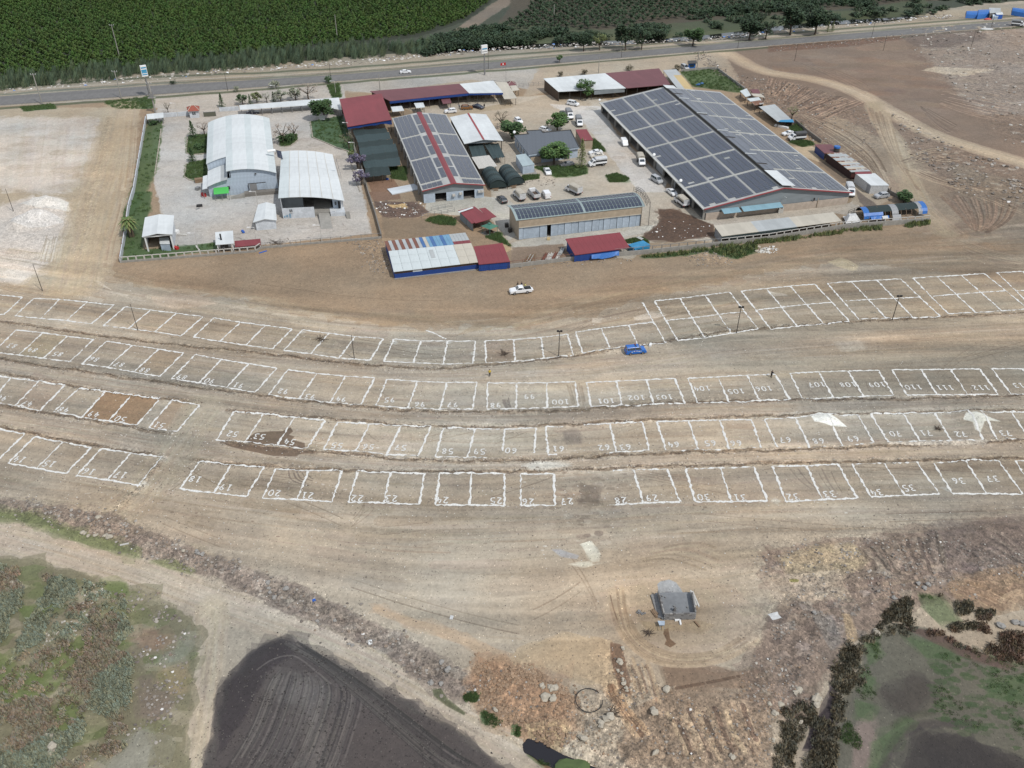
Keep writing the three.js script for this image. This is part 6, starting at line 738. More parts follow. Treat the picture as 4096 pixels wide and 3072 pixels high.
{ // 13 tents by the road, far right
  const tent = (label, a, h, m, grp) => { const f = quadFrame(29,0, ...a), t = thing('tent', label, 'tent', f.base, grp), g = new G(), N = 6, Q = (i, u) => { const th = Math.PI * i / N; return f.P(u,0.5 - 0.5 * Math.cos(th),0.3 + h * Math.pow(Math.sin(th),0.7) + (i ? 0 : -0.3) + 0.2 * (vn(i, u * 9) - 0.5)); }; for (let k = 0; k < 5; k++) { const s = new G(); for (let i = 0; i < N; i++) s.quad(Q(i, k / 5), Q(i, (k + 1) / 5), Q(i + 1, (k + 1) / 5), Q(i + 1, k / 5)); part('canvas', s.geo(), m, t); } for (const u of [0,1]) { const e = new G(); for (let i = 1; i < N; i++) e.tri(Q(0, u), Q(i, u), Q(i + 1, u)); part(u ? 'end_flap' : 'end_opening', e.geo(), u ? m : M.tarpBlue, t); } };
  tent('bright blue tarp tent, left of the pair with a torn front',[190,240,400,250,400,175,185,180],2.2, M.tarpBright, 'blue tents'); tent('bright blue tarp tent next to the small white and blue huts',[400,260,625,235,620,160,400,165],2.6, M.tarpBright, 'blue tents'); tent('bright blue tarp tent at the right edge beyond the road',[1030,185,1300,230,1300,160,1030,130],2.6, M.tarpBright, 'blue tents');
  shed('shack', 'grey shack behind the small blue huts beyond the road', quadFrame(29,2.6,640,150,845,130,835,70,620,65),[2.6,2.6,3,3], { roof: M.greyRoof, walls: { f: M.darkConcrete, l: M.darkConcrete, r: M.darkConcrete }, category: 'shack' }); shed('shack', 'blue walled hut with a white flat roof beyond the road', quadFrame(29,2.4,770,172,892,168,870,130,738,140),[2.3,2.3,2.5,2.5], { roof: M.whiteRoof, inset: 0.15, walls: { f: M.blue, l: M.blue, r: M.blue, b: M.blue }, category: 'shack' }); shed('shack', 'low pale blue hut in front of the blue walled one beyond the road', quadFrame(29,1.6,700,210,800,205,780,178,690,180),[1.6,1.6,1.8,1.8], { roof: mat(206,222,234, { side: THREE.DoubleSide }), inset: 0.1, walls: { f: M.paleBlue, l: M.paleBlue, r: M.paleBlue }, category: 'shack' });
  const pf = p(29,600,275); solo('red_heap', new THREE.IcosahedronGeometry(1.2,2).scale(1.5,0.5,0.8).translate(pf.x,0.3, pf.z), mat(196,92,84), 'heap of red cloth on the ground in front of the blue tents', 'heap'); const wq = p(29,585,450); solo('plastic_sheet', new THREE.IcosahedronGeometry(1.6,2).scale(2,0.25,0.9).translate(wq.x,0.2, wq.z), M.tarpWhite, 'crumpled white plastic sheet at the near edge of the road, far right', 'plastic sheet');
}
{ // 14 walls and fences
  const wallRun = (name, label, pts, h, m, o = {}) => { const P_ = pts.map((q) => p(...q)), t = thing(name, label, o.category || 'wall', P_[0].clone().lerp(P_[P_.length - 1],0.5)); for (let i = 0; i < P_.length - 1; i++) { const a = P_[i], b = P_[i + 1], L = a.distanceTo(b), n = Math.max(1, Math.round(L / (o.seg || 6))), d = sub(b, a).normalize(), nn = V(-d.z,0, d.x).multiplyScalar((o.thick || 0.25) / 2); for (let k = 0; k < n; k++) { const s = mid(a, b, k / n).addScaledVector(d,0.01), e = mid(a, b, (k + 1) / n).addScaledVector(d,-0.01), f = (q, y, sg) => V(q.x + nn.x * sg, y, q.z + nn.z * sg), dh = (vn(k * 3.1 + i,8) - 0.5) * 0.06; part('wall_panel', new G().hex([f(s,-0.4,1), f(e,-0.4,1), f(e,-0.4,-1), f(s,-0.4,-1)],[f(s, h + dh,1), f(e, h + dh,1), f(e, h + dh,-1), f(s, h + dh,-1)]).geo(), m, t); }
    if (o.frames) { const n = Math.max(1, Math.round(L / o.frames)); for (let k = 0; k < n; k++) { const s = mid(a, b, k / n).addScaledVector(d,0.08), e = mid(a, b, (k + 1) / n).addScaledVector(d,-0.08), H = h + (o.fh || 1), r = o.fr || 0.07; part('fence_frame', new G().bar(s.clone().setY(h), s.clone().setY(H), r).bar(e.clone().setY(h), e.clone().setY(H), r).bar(s.clone().setY(H), e.clone().setY(H), r).geo(), o.fm || M.offWhite, t); } }
    if (o.posts) { const n = Math.max(1, Math.round(L / o.posts)); for (let k = 0; k <= n; k++) part('fence_post', new G().post(mid(a, b, k / n), h, h + (o.fh || 1),0.05).geo(), o.fm || M.steel, t); if (o.rail) part('rail', new G().bar(a.clone().setY(h + (o.fh || 1) - 0.1), b.clone().setY(h + (o.fh || 1) - 0.1),0.035).geo(), o.fm || M.steel, t); } } return t; };
  wallRun('boundary_wall', 'white wall along the left side of the white compound, with a rail',[[21,130,500],[1,1215,1330],[1,1160,1659],[5,1115,150],[5,1085,380],[5,1045,612]],1.5, M.whiteWall, { thick: 0.3, posts: 9, fh: 0.5, rail: 1, fm: M.rustBrown });
  wallRun('boundary_wall', 'low concrete wall with white hollow frames in front of the white compound',[[5,1045,612],[5,2212,520],[22,910,1365]],0.55, M.concrete, { frames: 1.95, fh: 1.05, fr: 0.09 }); wallRun('boundary_wall', 'low concrete wall with thin posts, right front of the white compound',[[22,910,1365],[6,560,445],[6,1085,402]],0.6, M.concrete, { posts: 2.6, fh: 1.1, rail: 1 });
  wallRun('boundary_wall', 'grey concrete wall between the white compound and the brown pen',[[6,1085,402],[6,1030,200],[6,970,20],[2,925,1500],[2,850,1290]],1.4, M.darkConcrete, { thick: 0.3 });
  wallRun('boundary_wall', 'white roadside wall left of the guard house',[[21,470,455],[21,990,415]],1.6, M.whiteWall); wallRun('boundary_wall', 'white roadside wall right of the sliding gate',[[21,1605,335],[21,1995,310]],1.5, M.whiteWall);
  wallRun('perimeter_wall', 'concrete perimeter wall between the patched shed and the red shed',[[25,608,972],[25,1280,890],[25,1480,885]],1.05, M.concrete, { posts: 3, fh: 0.9, rail: 1, fm: M.rustBrown });
  wallRun('perimeter_wall', 'long concrete perimeter wall with thin frames by the brown manure heap',[[7,880,560],[7,1290,522],[7,1800,465]],1.25, M.concrete, { frames: 2.4, fh: 0.95, fr: 0.05, fm: M.steel }); wallRun('perimeter_wall', 'long concrete perimeter wall in front of the long low shed',[[7,1800,465],[7,2212,420],[8,640,318]],1.3, M.concrete, { frames: 2.3, fh: 0.8, fr: 0.07 }); wallRun('perimeter_wall', 'concrete perimeter wall end under the blue tarp tunnel',[[8,640,318],[8,1000,290],[8,1385,262]],1.35, M.concrete, { frames: 2.3, fh: 0.7, fr: 0.07 });
  wallRun('boundary_wall', 'concrete wall climbing behind the tarp tunnel past the silver car',[[8,1250,120],[26,1600,1390],[26,1570,1350]],1.2, M.darkConcrete, { posts: 2.5, fh: 1 }); wallRun('boundary_wall', 'dark concrete wall behind the tipper truck, right of the big hall',[[26,890,868],[26,740,755],[26,615,650]],1.3, M.darkConcrete); wallRun('boundary_wall', 'concrete wall around the green corner near the blue kiosk',[[3,1460,620],[3,1690,600],[3,1775,605],[3,2010,780]],1, M.concrete, { posts: 5, fh: 0.6 });
  const fe = (label, pts, h, m) => { const P_ = pts.map((q) => p(...q)), t = thing('railing', label, 'railing', P_[0].clone()); for (let i = 0; i < P_.length - 1; i++) { const a = P_[i], b = P_[i + 1], n = Math.max(1, Math.round(a.distanceTo(b) / 2.2)); for (let k = 0; k <= n; k++) part('post', new G().post(mid(a, b, k / n),0, h,0.05).geo(), m, t); for (const y of [h, h * 0.55]) part('rail', new G().bar(a.clone().setY(y), b.clone().setY(y),0.035).geo(), m, t); } };
  fe('pale pipe railing in front of the middle solar hall',[[6,1430,225],[6,1715,170]],1.2, M.steel); fe('pale pipe railing of the far cattle pen by the middle solar hall',[[6,1515,165],[6,1695,130]],1.2, M.steel); fe('thin fence behind the long low shed',[[8,690,200],[8,790,160]],1.4, M.darkSteel); fe('gate railing across the market yard entrance',[[3,60,755],[3,270,735]],1.4, M.steel);
  const kerbRun = (label, w, a, closed) => { const P_ = P2(w, ...a), t = thing('garden_kerb', label, 'kerb', V(P_[0][0],0, P_[0][1]), 'white garden kerbs'); for (let i = 0; i < P_.length - 1; i++) { const A = V(P_[i][0],0, P_[i][1]), B = V(P_[i + 1][0],0, P_[i + 1][1]), n = Math.max(1, Math.round(A.distanceTo(B) / 2.5)); for (let k = 0; k < n; k++) part('kerb_stone', new G().bar(mid(A, B, k / n).setY(0.1), mid(A, B, (k + 1) / n - 0.02).setY(0.1),0.15).geo(), M.kerb, t); } };
  kerbRun('white kerb along the long grass strip by the left wall',21,[425,690,390,980,355,1210,300,1600]); kerbRun('white kerb around the upper flower bed left of the vaulted warehouse',21,[955,850,935,1170,1020,1210,1345,1180]); kerbRun('white kerb around the lower flower bed left of the vaulted warehouse',21,[930,1390,900,1650,1000,1720,1280,1780]); kerbRun('white kerb around the round bed between the warehouses',2,[250,1270,300,1262,360,1215]); kerbRun('white kerb edging the grass corner below the big leafy tree',2,[470,1050,490,1190,600,1235,700,1280,800,1310]); kerbRun('white kerb running down to the warehouse yard exit',2,[800,1310,830,1440,870,1580,900,1659]);
}
{ // 15 breeze-block room under construction, block by block
  const FL = p(28,632,1000), FR = p(28,1335,985), fr = new Frame(FL, FR, FR.clone().add(V(0.15,0,-5)), FL.clone().add(V(-0.3,0,-5))), t = thing('block_room', 'half-built grey breeze-block room with open top on the bare earth', 'half-built room', fr.base), L = fr.L;
  part('floor', fr.box(new G(),-0.06,1.0,0.02,1,0,0.35).geo(), mat(138,140,142, { map: texStain, side: THREE.DoubleSide }), t); part('ramp_slab', new G().hex([fr.P(-0.17,0.1,0), fr.P(-0.06,0.05,0), fr.P(-0.06,0.95,0), fr.P(-0.2,0.95,0)],[fr.P(-0.17,0.1,0.1), fr.P(-0.06,0.05,0.35), fr.P(-0.06,0.95,0.35), fr.P(-0.2,0.95,0.3)]).geo(), M.block, t);
  reseed(31); const bl = [boxGeo(0.4,0.19,0.19), boxGeo(0.2,0.19,0.19)], put = (pos, ang, g, m) => { const b = shade(new THREE.Mesh(g, m)); b.name = 'block'; b.position.copy(pos).sub(t.position); b.rotation.y = ang; t.add(b); };
  const lay = (A, B, rows, y0 = 0) => { const d = sub(B, A), n = Math.floor(d.length() / 0.42), e = d.clone().normalize(), ang = Math.atan2(-d.z, d.x); for (let r = 0; r < rows(0.5); r++) for (let i = 0; i < n; i++) { const s = (i + 0.5 + (r % 2) * 0.5) * 0.42; if (s > d.length() - 0.1 || r >= rows(s / d.length())) continue; put(A.clone().addScaledVector(e, s).setY(y0 + 0.1 + r * 0.205), ang, bl[0], rnd() < 0.22 ? M.blockDark : rnd() < 0.1 ? M.mortar : M.block); } };
  lay(fr.P(0,0.02,0), fr.P(1,0.02,0), (s) => s < 0.12 ? 8 : s > 0.84 ? 8 : 7); lay(fr.P(0.0,0.06,0), fr.P(0.0,0.98,0), (s) => s > 0.9 ? 7 : 7); lay(fr.P(0.99,0.06,0), fr.P(0.99,0.85,0), () => 7);
  for (const [u, v, a] of [[0.12,0.85,0.4],[0.08,0.6,1],[0.2,0.8,0.2],[0.4,0.45,0.6],[0.42,0.3,1.2],[0.44,0.38,0.2],[0.36,0.2,0.7],[0.65,0.2,1.5],[0.8,0.4,0.3]]) put(fr.P(u, v,0.45), a, bl[1], M.block);
  for (let r = 0; r < 4; r++) put(fr.P(0.38,0.28,0.45 + r * 0.2),0.3 * r, bl[0], r % 2 ? M.blockDark : M.block);
  const plank = (label, a, b, h, m, grp) => solo('plank', new G().bar(p(28, ...a).setY(h), p(28, ...b).setY(h),0.12).geo(), m, label, 'plank', grp); plank('long pale plank leaning along the block room, inner one',[1215,430],[1340,760],0.9, M.offWhite); plank('long pale plank leaning along the block room, outer one',[1255,450],[1400,790],0.9, M.offWhite); plank('thin plank on the ground right of the block room',[1320,1035],[1425,1155],0.12, M.wood); plank('thin plank left of the block room, upper of three',[400,770],[510,890],0.12, M.wood); plank('thin plank left of the block room, middle of three',[360,795],[470,940],0.12, M.wood); plank('thin plank left of the block room, lower of three',[395,800],[490,945],0.2, M.wood); plank('white pipe lying in front of the block room',[880,1015],[985,1000],0.12, M.white); plank('white pipe pointing away in front of the block room',[990,1005],[1010,1110],0.12, M.white);
  const st = thing('block_stack', 'small stack of spare breeze blocks left of the block room', 'block stack', p(28,140,850)); for (const [x, y, z] of [[60,840,0.1],[90,855,0.1],[130,850,0.1],[180,855,0.1],[210,855,0.1],[75,830,0.3],[100,840,0.3],[165,875,0.1],[80,800,0.1]]) { const b = shade(new THREE.Mesh(bl[0], M.block)); b.name = 'block'; b.position.copy(p(28, x, y).setY(z)).sub(st.position); b.rotation.y = rr(0,1); st.add(b); }
  const br = thing('brick_heap', 'few loose red bricks behind the block room', 'bricks', p(28,1030,590)); for (let i = 0; i < 10; i++) { const b = shade(new THREE.Mesh(boxGeo(0.3,0.14,0.2), M.tile)); b.name = 'brick'; b.position.copy(p(28,965 + i * 13,585 + (i % 3) * 6).setY(0.1 + (i % 4 === 2 ? 0.14 : 0))).sub(br.position); b.rotation.y = rr(0,1.5); br.add(b); }
  const wb = thing('wheelbarrow', 'tipped grey wheelbarrow in the litter before the block room', 'wheelbarrow', p(28,580,1140)); { const q = p(28,580,1140), f = new Frame(V(q.x - 0.4,0, q.z + 0.3), V(q.x + 0.4,0, q.z + 0.3), V(q.x + 0.55,0, q.z - 0.5), V(q.x - 0.55,0, q.z - 0.5)); part('tray', new G().hex([f.P(0.2,0.2,0.3), f.P(0.8,0.2,0.3), f.P(0.8,0.8,0.3), f.P(0.2,0.8,0.3)],[f.P(0,0,0.7), f.P(1,0,0.7), f.P(1,1,0.7), f.P(0,1,0.7)]).geo(), M.paleBlue, wb); part('wheel', new THREE.CylinderGeometry(0.2,0.2,0.08,14).rotateZ(1.57).translate(q.x,0.2, q.z - 0.7), M.dark, wb); part('handle', new G().bar(f.P(0.1,0.5,0.5), f.P(0,-0.9,0.6),0.03).bar(f.P(0.9,0.5,0.5), f.P(1,-0.9,0.6),0.03).geo(), M.steel, wb); }
}
// ---------------------------------------------------------------- vehicles: built along x (front at +x), then set down and turned
const paint = (r, g, b) => new THREE.MeshPhysicalMaterial({ color: colour(r, g, b), roughness: 0.35, clearcoat: 0.6, clearcoatRoughness: 0.1, side: THREE.DoubleSide });
const PAINT = { white: paint(240,241,242), silver: paint(176,178,180), grey: paint(110,112,116), black: paint(34,34,38), navy: paint(36,40,62), brown: paint(134,92,50), blue: paint(24,104,190), cream: paint(214,206,190) };
const M2 = { tyre: mat(36,36,36, { roughness: 0.9 }), rim: mat(160,160,162, { roughness: 0.35, metalness: 0.5 }), lamp: mat(226,226,220, { roughness: 0.15 }), tail: mat(150,30,28, { roughness: 0.3 }), trim: mat(42,42,44, { roughness: 0.7 }), canvasGrey: mat(150,152,154, { map: texFine, side: THREE.DoubleSide }), canvasCream: mat(206,198,182, { map: texFine, side: THREE.DoubleSide }), canvasDark: mat(84,84,86, { map: texFine, side: THREE.DoubleSide }), canvasWhite: mat(222,224,226, { map: texFine, side: THREE.DoubleSide }) };
const geoCache = new Map(), cached = (k, f) => { if (!geoCache.has(k)) geoCache.set(k, f()); return geoCache.get(k); };
const sideBody = (k, pts, w) => cached(k, () => { const s = new THREE.Shape(pts.map((q) => new THREE.Vector2(q[0], q[1]))); const g = new THREE.ExtrudeGeometry(s, { depth: w - 0.16, bevelEnabled: true, bevelThickness: 0.08, bevelSize: 0.06, bevelSegments: 2 }); g.translate(0,0, -(w - 0.16) / 2); return g; });
const frust = (x0, x1, y0, x2, x3, y1, wb, wt) => new G().hex([V(x0, y0, wb / 2), V(x1, y0, wb / 2), V(x1, y0, -wb / 2), V(x0, y0, -wb / 2)],[V(x2, y1, wt / 2), V(x3, y1, wt / 2), V(x3, y1, -wt / 2), V(x2, y1, -wt / 2)]).geo();
const SPEC = {
  sedan: { L: 4.5, W: 1.76, body: [[-2.2,0.32],[2.2,0.32],[2.24,0.62],[2.05,0.78],[1.0,0.94],[-1.55,0.98],[-2.18,0.92],[-2.24,0.6]], gh: [-1.8,1.0,0.92,-1.0,0.25,1.42], wx: [1.35,-1.3] },
  suv: { L: 4.4, W: 1.84, body: [[-2.12,0.36],[2.12,0.36],[2.18,0.75],[2.0,0.95],[1.05,1.08],[-2.0,1.08],[-2.18,0.9]], gh: [-2.1,1.1,1.05,-1.6,0.35,1.62], wx: [1.3,-1.3] },
  minivan: { L: 4.5, W: 1.82, body: [[-2.18,0.34],[2.18,0.34],[2.22,0.7],[2.0,0.98],[1.3,1.08],[-2.15,1.1],[-2.22,0.7]], gh: [-2.18,1.35,1.06,-2.05,0.6,1.82], wx: [1.4,-1.35] },
  van: { L: 4.5, W: 1.82, body: [[-2.2,0.34],[2.18,0.34],[2.22,0.7],[2.0,0.98],[1.3,1.1],[0.75,1.75],[-2.1,1.8],[-2.22,0.8]], gh: [0.55,1.36,1.06,0.5,0.8,1.72], wx: [1.4,-1.35] },
  pickup: { L: 5.3, W: 1.86, body: [[-2.6,0.5],[2.55,0.5],[2.62,0.85],[2.4,1.02],[1.2,1.14],[-2.58,1.12],[-2.64,0.8]], gh: [-0.75,1.25,1.1,-0.55,0.55,1.76], wx: [1.65,-1.5], wr: 0.39 },
};
function vehicle(kind, label,[w, x, y],[dx, dy], col, o = {}) {
  const q = p(w, x, y), q2 = p(w, x + dx, y + dy); const turn = Math.atan2(-(q2.z - q.z), q2.x - q.x);
  q.y = heightAt(q.x, q.z) + (o.lift || 0.02);
  const t = thing(o.name || { sedan: 'car', suv: 'car', minivan: 'minivan', van: 'delivery_van', pickup: 'pickup_truck', truck: 'light_truck', open: 'light_truck' }[kind], label, o.category || { sedan: 'car', suv: 'car', minivan: 'minivan', van: 'van', pickup: 'pickup', truck: 'truck', open: 'truck' }[kind], q, o.group || 'parked vehicles'); t.rotation.y = turn;
  const add = (name, geo, m, par = t) => { const e = shade(new THREE.Mesh(geo, m)); e.name = name; par.add(e); return e; }, P = PAINT[col];
  const wheels = (xs, W, r) => { for (const wx of xs) for (const s of [-1,1]) { const ty = add('wheel', cached('tyre' + r, () => new THREE.CylinderGeometry(r, r,0.22,16).rotateX(Math.PI / 2)), M2.tyre); ty.position.set(wx, r, s * (W / 2 - 0.1)); const rm = add('rim', cached('rim' + r, () => new THREE.CylinderGeometry(r * 0.6, r * 0.6,0.24,12).rotateX(Math.PI / 2)), M2.rim, ty); } };
  const lights = (xf, yf, xb, yb, W) => { for (const s of [-1,1]) { const a = add('headlight', cached('hl', () => boxGeo(0.18,0.16,0.36)), M2.lamp); a.position.set(xf, yf, s * (W / 2 - 0.3)); const b = add('tail_light', cached('tl', () => boxGeo(0.12,0.26,0.2)), M2.tail); b.position.set(xb, yb, s * (W / 2 - 0.18)); const c = add('mirror', cached('mi', () => boxGeo(0.12,0.16,0.2)), P); c.position.set(xf - 1.25, yf + 0.35, s * (W / 2 + 0.06)); } };
  if (kind === 'truck' || kind === 'open') {
    const W = 2.05; add('chassis', cached('tch', () => boxGeo(5.6,0.25,1.5).translate(-0.1,0.55,0)), M2.trim); add('cab', sideBody('tcab',[[0.95,0.45],[2.85,0.45],[2.92,0.95],[2.6,1.3],[2.15,1.45],[1.6,2.15],[0.95,2.2]], W - 0.1), P); add('windscreen', cached('tws', () => new G().hex([V(2.2,1.42,0.8), V(2.3,1.42,0.8), V(2.3,1.42,-0.8), V(2.2,1.42,-0.8)],[V(1.62,2.1,0.72), V(1.74,2.12,0.72), V(1.74,2.12,-0.72), V(1.62,2.1,-0.72)]).geo()), M.glass); for (const s of [-1,1]) { const e = add('side_window', cached('tsw', () => new G().hex([V(1.05,1.4,0.03), V(2.0,1.4,0.03), V(2.0,1.4,-0.03), V(1.05,1.4,-0.03)],[V(1.05,2.0,0.03), V(1.6,2.0,0.03), V(1.6,2.0,-0.03), V(1.05,2.0,-0.03)]).geo()), M.glass); e.position.z = s * (W / 2 - 0.0); }
    add('bumper', cached('tbu', () => boxGeo(0.2,0.3,1.9).translate(2.88,0.55,0)), M2.trim); add('bed', cached('tbed', () => boxGeo(3.9,0.14, W).translate(-1.05,0.9,0)), M2.trim); const C = M2[o.canvas || 'canvasWhite'];
    for (const s of [-1,1]) { const e = add('side_board', cached('tsb', () => boxGeo(3.9,0.55,0.07)), o.board || P); e.position.set(-1.05,1.22, s * (W / 2)); if (kind === 'truck') { const c = add('side_canvas', cached('tsc', () => boxGeo(3.84,0.5,0.05)), C); c.position.set(-1.05,2.35, s * (W / 2 - 0.02)); const d = add('side_opening', cached('tso', () => boxGeo(3.8,0.62,0.04)), o.side === 'closed' ? C : M2.trim); d.position.set(-1.05,1.8, s * (W / 2 - 0.05)); } } { const e = add('tail_board', cached('ttb', () => boxGeo(0.07,0.55, W)), o.board || P); e.position.set(-3.0,1.22,0); }
    if (kind === 'truck') { add('canopy_roof', cached('tcr', () => { const g = new G(), f = (x) => [[-1.03,2.6],[-0.7,2.78],[0,2.84],[0.7,2.78],[1.03,2.6]].map(([z, y]) => V(x, y, z)), a = f(-3.05), b = f(1.0); for (let i = 0; i < 4; i++) g.quad(a[i], b[i], b[i + 1], a[i + 1]); return g.geo(); }), C); add('rear_panel', cached('trp', () => boxGeo(0.05,1.2, W - 0.1).translate(-2.98,2.08,0)), o.rear || M2.canvasWhite); add('front_panel', cached('tfp', () => boxGeo(0.05,1.5, W - 0.1).translate(0.95,1.9,0)), C); } else { add('load', cached('tld', () => boxGeo(3.7,0.3, W - 0.2).translate(-1.05,1.15,0)), M.darkWood); for (const s of [-1,1]) { const e = add('stake_side', cached('tst', () => boxGeo(3.9,0.6,0.06)), M2.canvasWhite); e.position.set(-1.05,1.75, s * (W / 2)); } const e = add('stake_side', cached('tst2', () => boxGeo(0.06,0.6, W)), M2.canvasWhite); e.position.set(-3,1.75,0); }
    wheels([2.0,-1.7], W,0.36); lights(2.86,0.98,-3.05,0.95, W);
  } else {
    const S = SPEC[kind],[x0, x1, y0, x2, x3, y1] = S.gh, W = S.W; add('body', sideBody('b' + kind, S.body, W), P);
    if (kind === 'van') { add('windscreen', cached('vws', () => frust(0.95,1.38,1.08,0.62,0.8,1.74, W - 0.16, W - 0.34)), M.glass); for (const s of [-1,1]) { const e = add('side_window', cached('vsw', () => boxGeo(0.75,0.45,0.04)), M.glass); e.position.set(0.45,1.38, s * (W / 2 + 0.005)); } }
    else { add('window_glass', cached('g' + kind, () => frust(x0, x1, y0, x2, x3, y1 - 0.03, W - 0.14, W - 0.46)), M.glass); add('roof', cached('r' + kind, () => frust(x2 - 0.06, x3 + 0.04, y1 - 0.05, x2 + 0.1, x3 - 0.08, y1 + 0.03, W - 0.4, W - 0.56)), P); const pl = cached('pl' + kind, () => { const g = new G(); for (const s of [-1,1]) { const zb = s * (W / 2 - 0.07), zt = s * (W / 2 - 0.23); g.bar(V(x0 + 0.05, y0, zb), V(x2, y1 - 0.02, zt),0.06).bar(V(x1 - 0.02, y0, zb), V(x3, y1 - 0.02, zt),0.04).bar(V(-0.25, y0, zb), V(-0.28, y1 - 0.02, zt),0.045); if (kind !== 'pickup') g.bar(V(x0 + 0.75, y0, zb), V(x2 + 0.3, y1 - 0.02, zt),0.05); } return g.geo(); }); add('pillars', pl, P); }
    if (kind === 'pickup') { add('load_bed', cached('pbd', () => boxGeo(1.7,0.06,1.5).translate(-1.68,1.19,0)), M2.trim); add('bed_liner', cached('pbl', () => boxGeo(1.6,0.4,0.06).translate(-1.65,1.35,-0.75)), M2.trim); add('tailgate', cached('ptg', () => boxGeo(0.5,0.06,1.5).translate(-2.85,0.75,0)), P); }
    if (kind === 'sedan') { add('rear_glass', cached('srg', () => boxGeo(0.5,0.02,1.2).rotateZ(0.55).translate(-1.42,1.2,0)), M.glass); }
    add('bumper', cached('bu' + kind, () => boxGeo(0.14,0.2, W - 0.1).translate(S.L / 2,0.45,0)), P); add('bumper', cached('bb' + kind, () => boxGeo(0.14,0.2, W - 0.1).translate(-S.L / 2,0.45,0)), P); wheels(S.wx, W, S.wr || 0.32); lights(S.L / 2 - 0.06,0.7, -S.L / 2 + 0.02,0.85, W);
  }
  return t;
}
{
  const at_ = (X, Y) => [0, X * WIN[0][2], Y * WIN[0][2]];
  vehicle('pickup', 'white double-cab pickup with its tailgate down on the open earth', at_(2082,1171),[-650,70], 'white', { group: 'vehicles on the terraces' });
  const bv = vehicle('minivan', 'bright blue marked van parked on the lane beside the plots', at_(2541,1411),[600,-60], 'blue', { group: 'vehicles on the terraces' });
  { const bx = (n, g, m) => { const e = shade(new THREE.Mesh(g, m)); e.name = n; bv.add(e); return e; }; bx('beacon_bar', boxGeo(0.25,0.12,1.1).translate(-0.1,1.92,0), M.navy || PAINT.navy); bx('beacon', boxGeo(0.22,0.14,0.3).translate(-0.1,1.94,-0.4), M2.tail); for (const s of [-1,1]) { bx('roof_rail', boxGeo(1.9,0.05,0.06).translate(-0.9,1.88, s * 0.5), PAINT.blue); for (const [x, w2, m] of [[-0.55,0.3, M.white],[-0.25,0.12, M.red],[0.05,0.3, M.white]]) bx('side_emblem', boxGeo(w2,0.12,0.03).translate(x,0.98, s * 0.915), m); bx('side_lettering', boxGeo(0.75,0.12,0.03).translate(0.75,0.86, s * 0.915), M.white); bx('side_shield', boxGeo(0.18,0.2,0.03).translate(-1.05,0.82, s * 0.915), M.white); } }
  vehicle('sedan', 'white saloon car driving on the asphalt road',[2,1292,634],[95,-7], 'white', { group: 'vehicles on the road' });
  vehicle('suv', 'white sport utility car in front of the market',[23,1345,440],[-130,10], 'white'); vehicle('suv', 'brown sport utility car parked before the market',[23,1535,398],[120,-6], 'brown'); vehicle('sedan', 'dark navy car beside the brown one before the market',[23,1668,388],[80,20], 'navy');
  vehicle('minivan', 'white minivan in front of the barn with the leafy tree',[3,527,910],[80,15], 'white');
  vehicle('truck', 'grey covered light truck farthest of the three by the grey house',[3,495,1018],[38,62], 'white', { canvas: 'canvasGrey', side: 'closed' }); vehicle('truck', 'dark covered light truck half hidden behind a tree',[3,450,1045],[38,45], 'black', { canvas: 'canvasDark', side: 'closed' }); vehicle('truck', 'light grey covered truck nearest of the three by the grey house',[3,578,1080],[42,105], 'white', { canvas: 'canvasGrey', side: 'closed' });
  vehicle('suv', 'white car partly hidden behind the wide tree by the white gabled barn',[24,640,185],[70,55], 'white'); vehicle('suv', 'white car parked close behind the grey roofed house',[24,1035,318],[90,20], 'white'); vehicle('sedan', 'clean white saloon car below the red roofed annex',[24,1775,650],[-190,20], 'white'); vehicle('sedan', 'old pale car wedged behind the white covered truck',[24,1800,700],[-130,10], 'cream');
  vehicle('truck', 'white covered truck with dark side gap below the annex',[24,1800,820],[-280,35], 'white', { canvas: 'canvasWhite' }); vehicle('sedan', 'grey saloon car in the shade of the round tree',[24,1355,825],[-180,25], 'grey'); vehicle('sedan', 'old white saloon car on the grass before the house',[24,1068,930],[50,90], 'white');
  vehicle('van', 'white panel van parked alone beside the big solar hall',[3,970,1250],[35,60], 'white'); vehicle('truck', 'cream topped box truck parked beside the big solar hall',[3,1112,1415],[50,115], 'white', { canvas: 'canvasCream', side: 'closed', board: M2.canvasDark }); vehicle('minivan', 'silver people carrier beside the big solar hall',[3,1250,1572],[80,48], 'silver'); vehicle('sedan', 'white saloon car between the silver carrier and a covered truck', at_(2687,776),[190,150], 'white'); vehicle('truck', 'white covered truck nearest the front corner of the big hall', at_(2724,818),[-230,-190], 'white', { canvas: 'canvasCream' });
  vehicle('suv', 'black car behind the cream solar shed',[24,398,1350],[-70,-70], 'black'); vehicle('truck', 'white covered truck next to the black car',[24,650,1305],[-100,-105], 'white', { canvas: 'canvasCream', side: 'closed', board: M2.canvasWhite }); vehicle('open', 'open topped white truck with a dark load bed',[24,865,1280],[-105,-110], 'white', { board: M2.canvasWhite }); vehicle('van', 'small white panel van last of the row behind the cream shed',[24,1050,1275],[-50,-75], 'white'); vehicle('truck', 'white covered truck standing alone behind the cream solar shed',[24,1450,1222],[-130,-65], 'white', { canvas: 'canvasCream', side: 'closed', board: M2.canvasWhite });
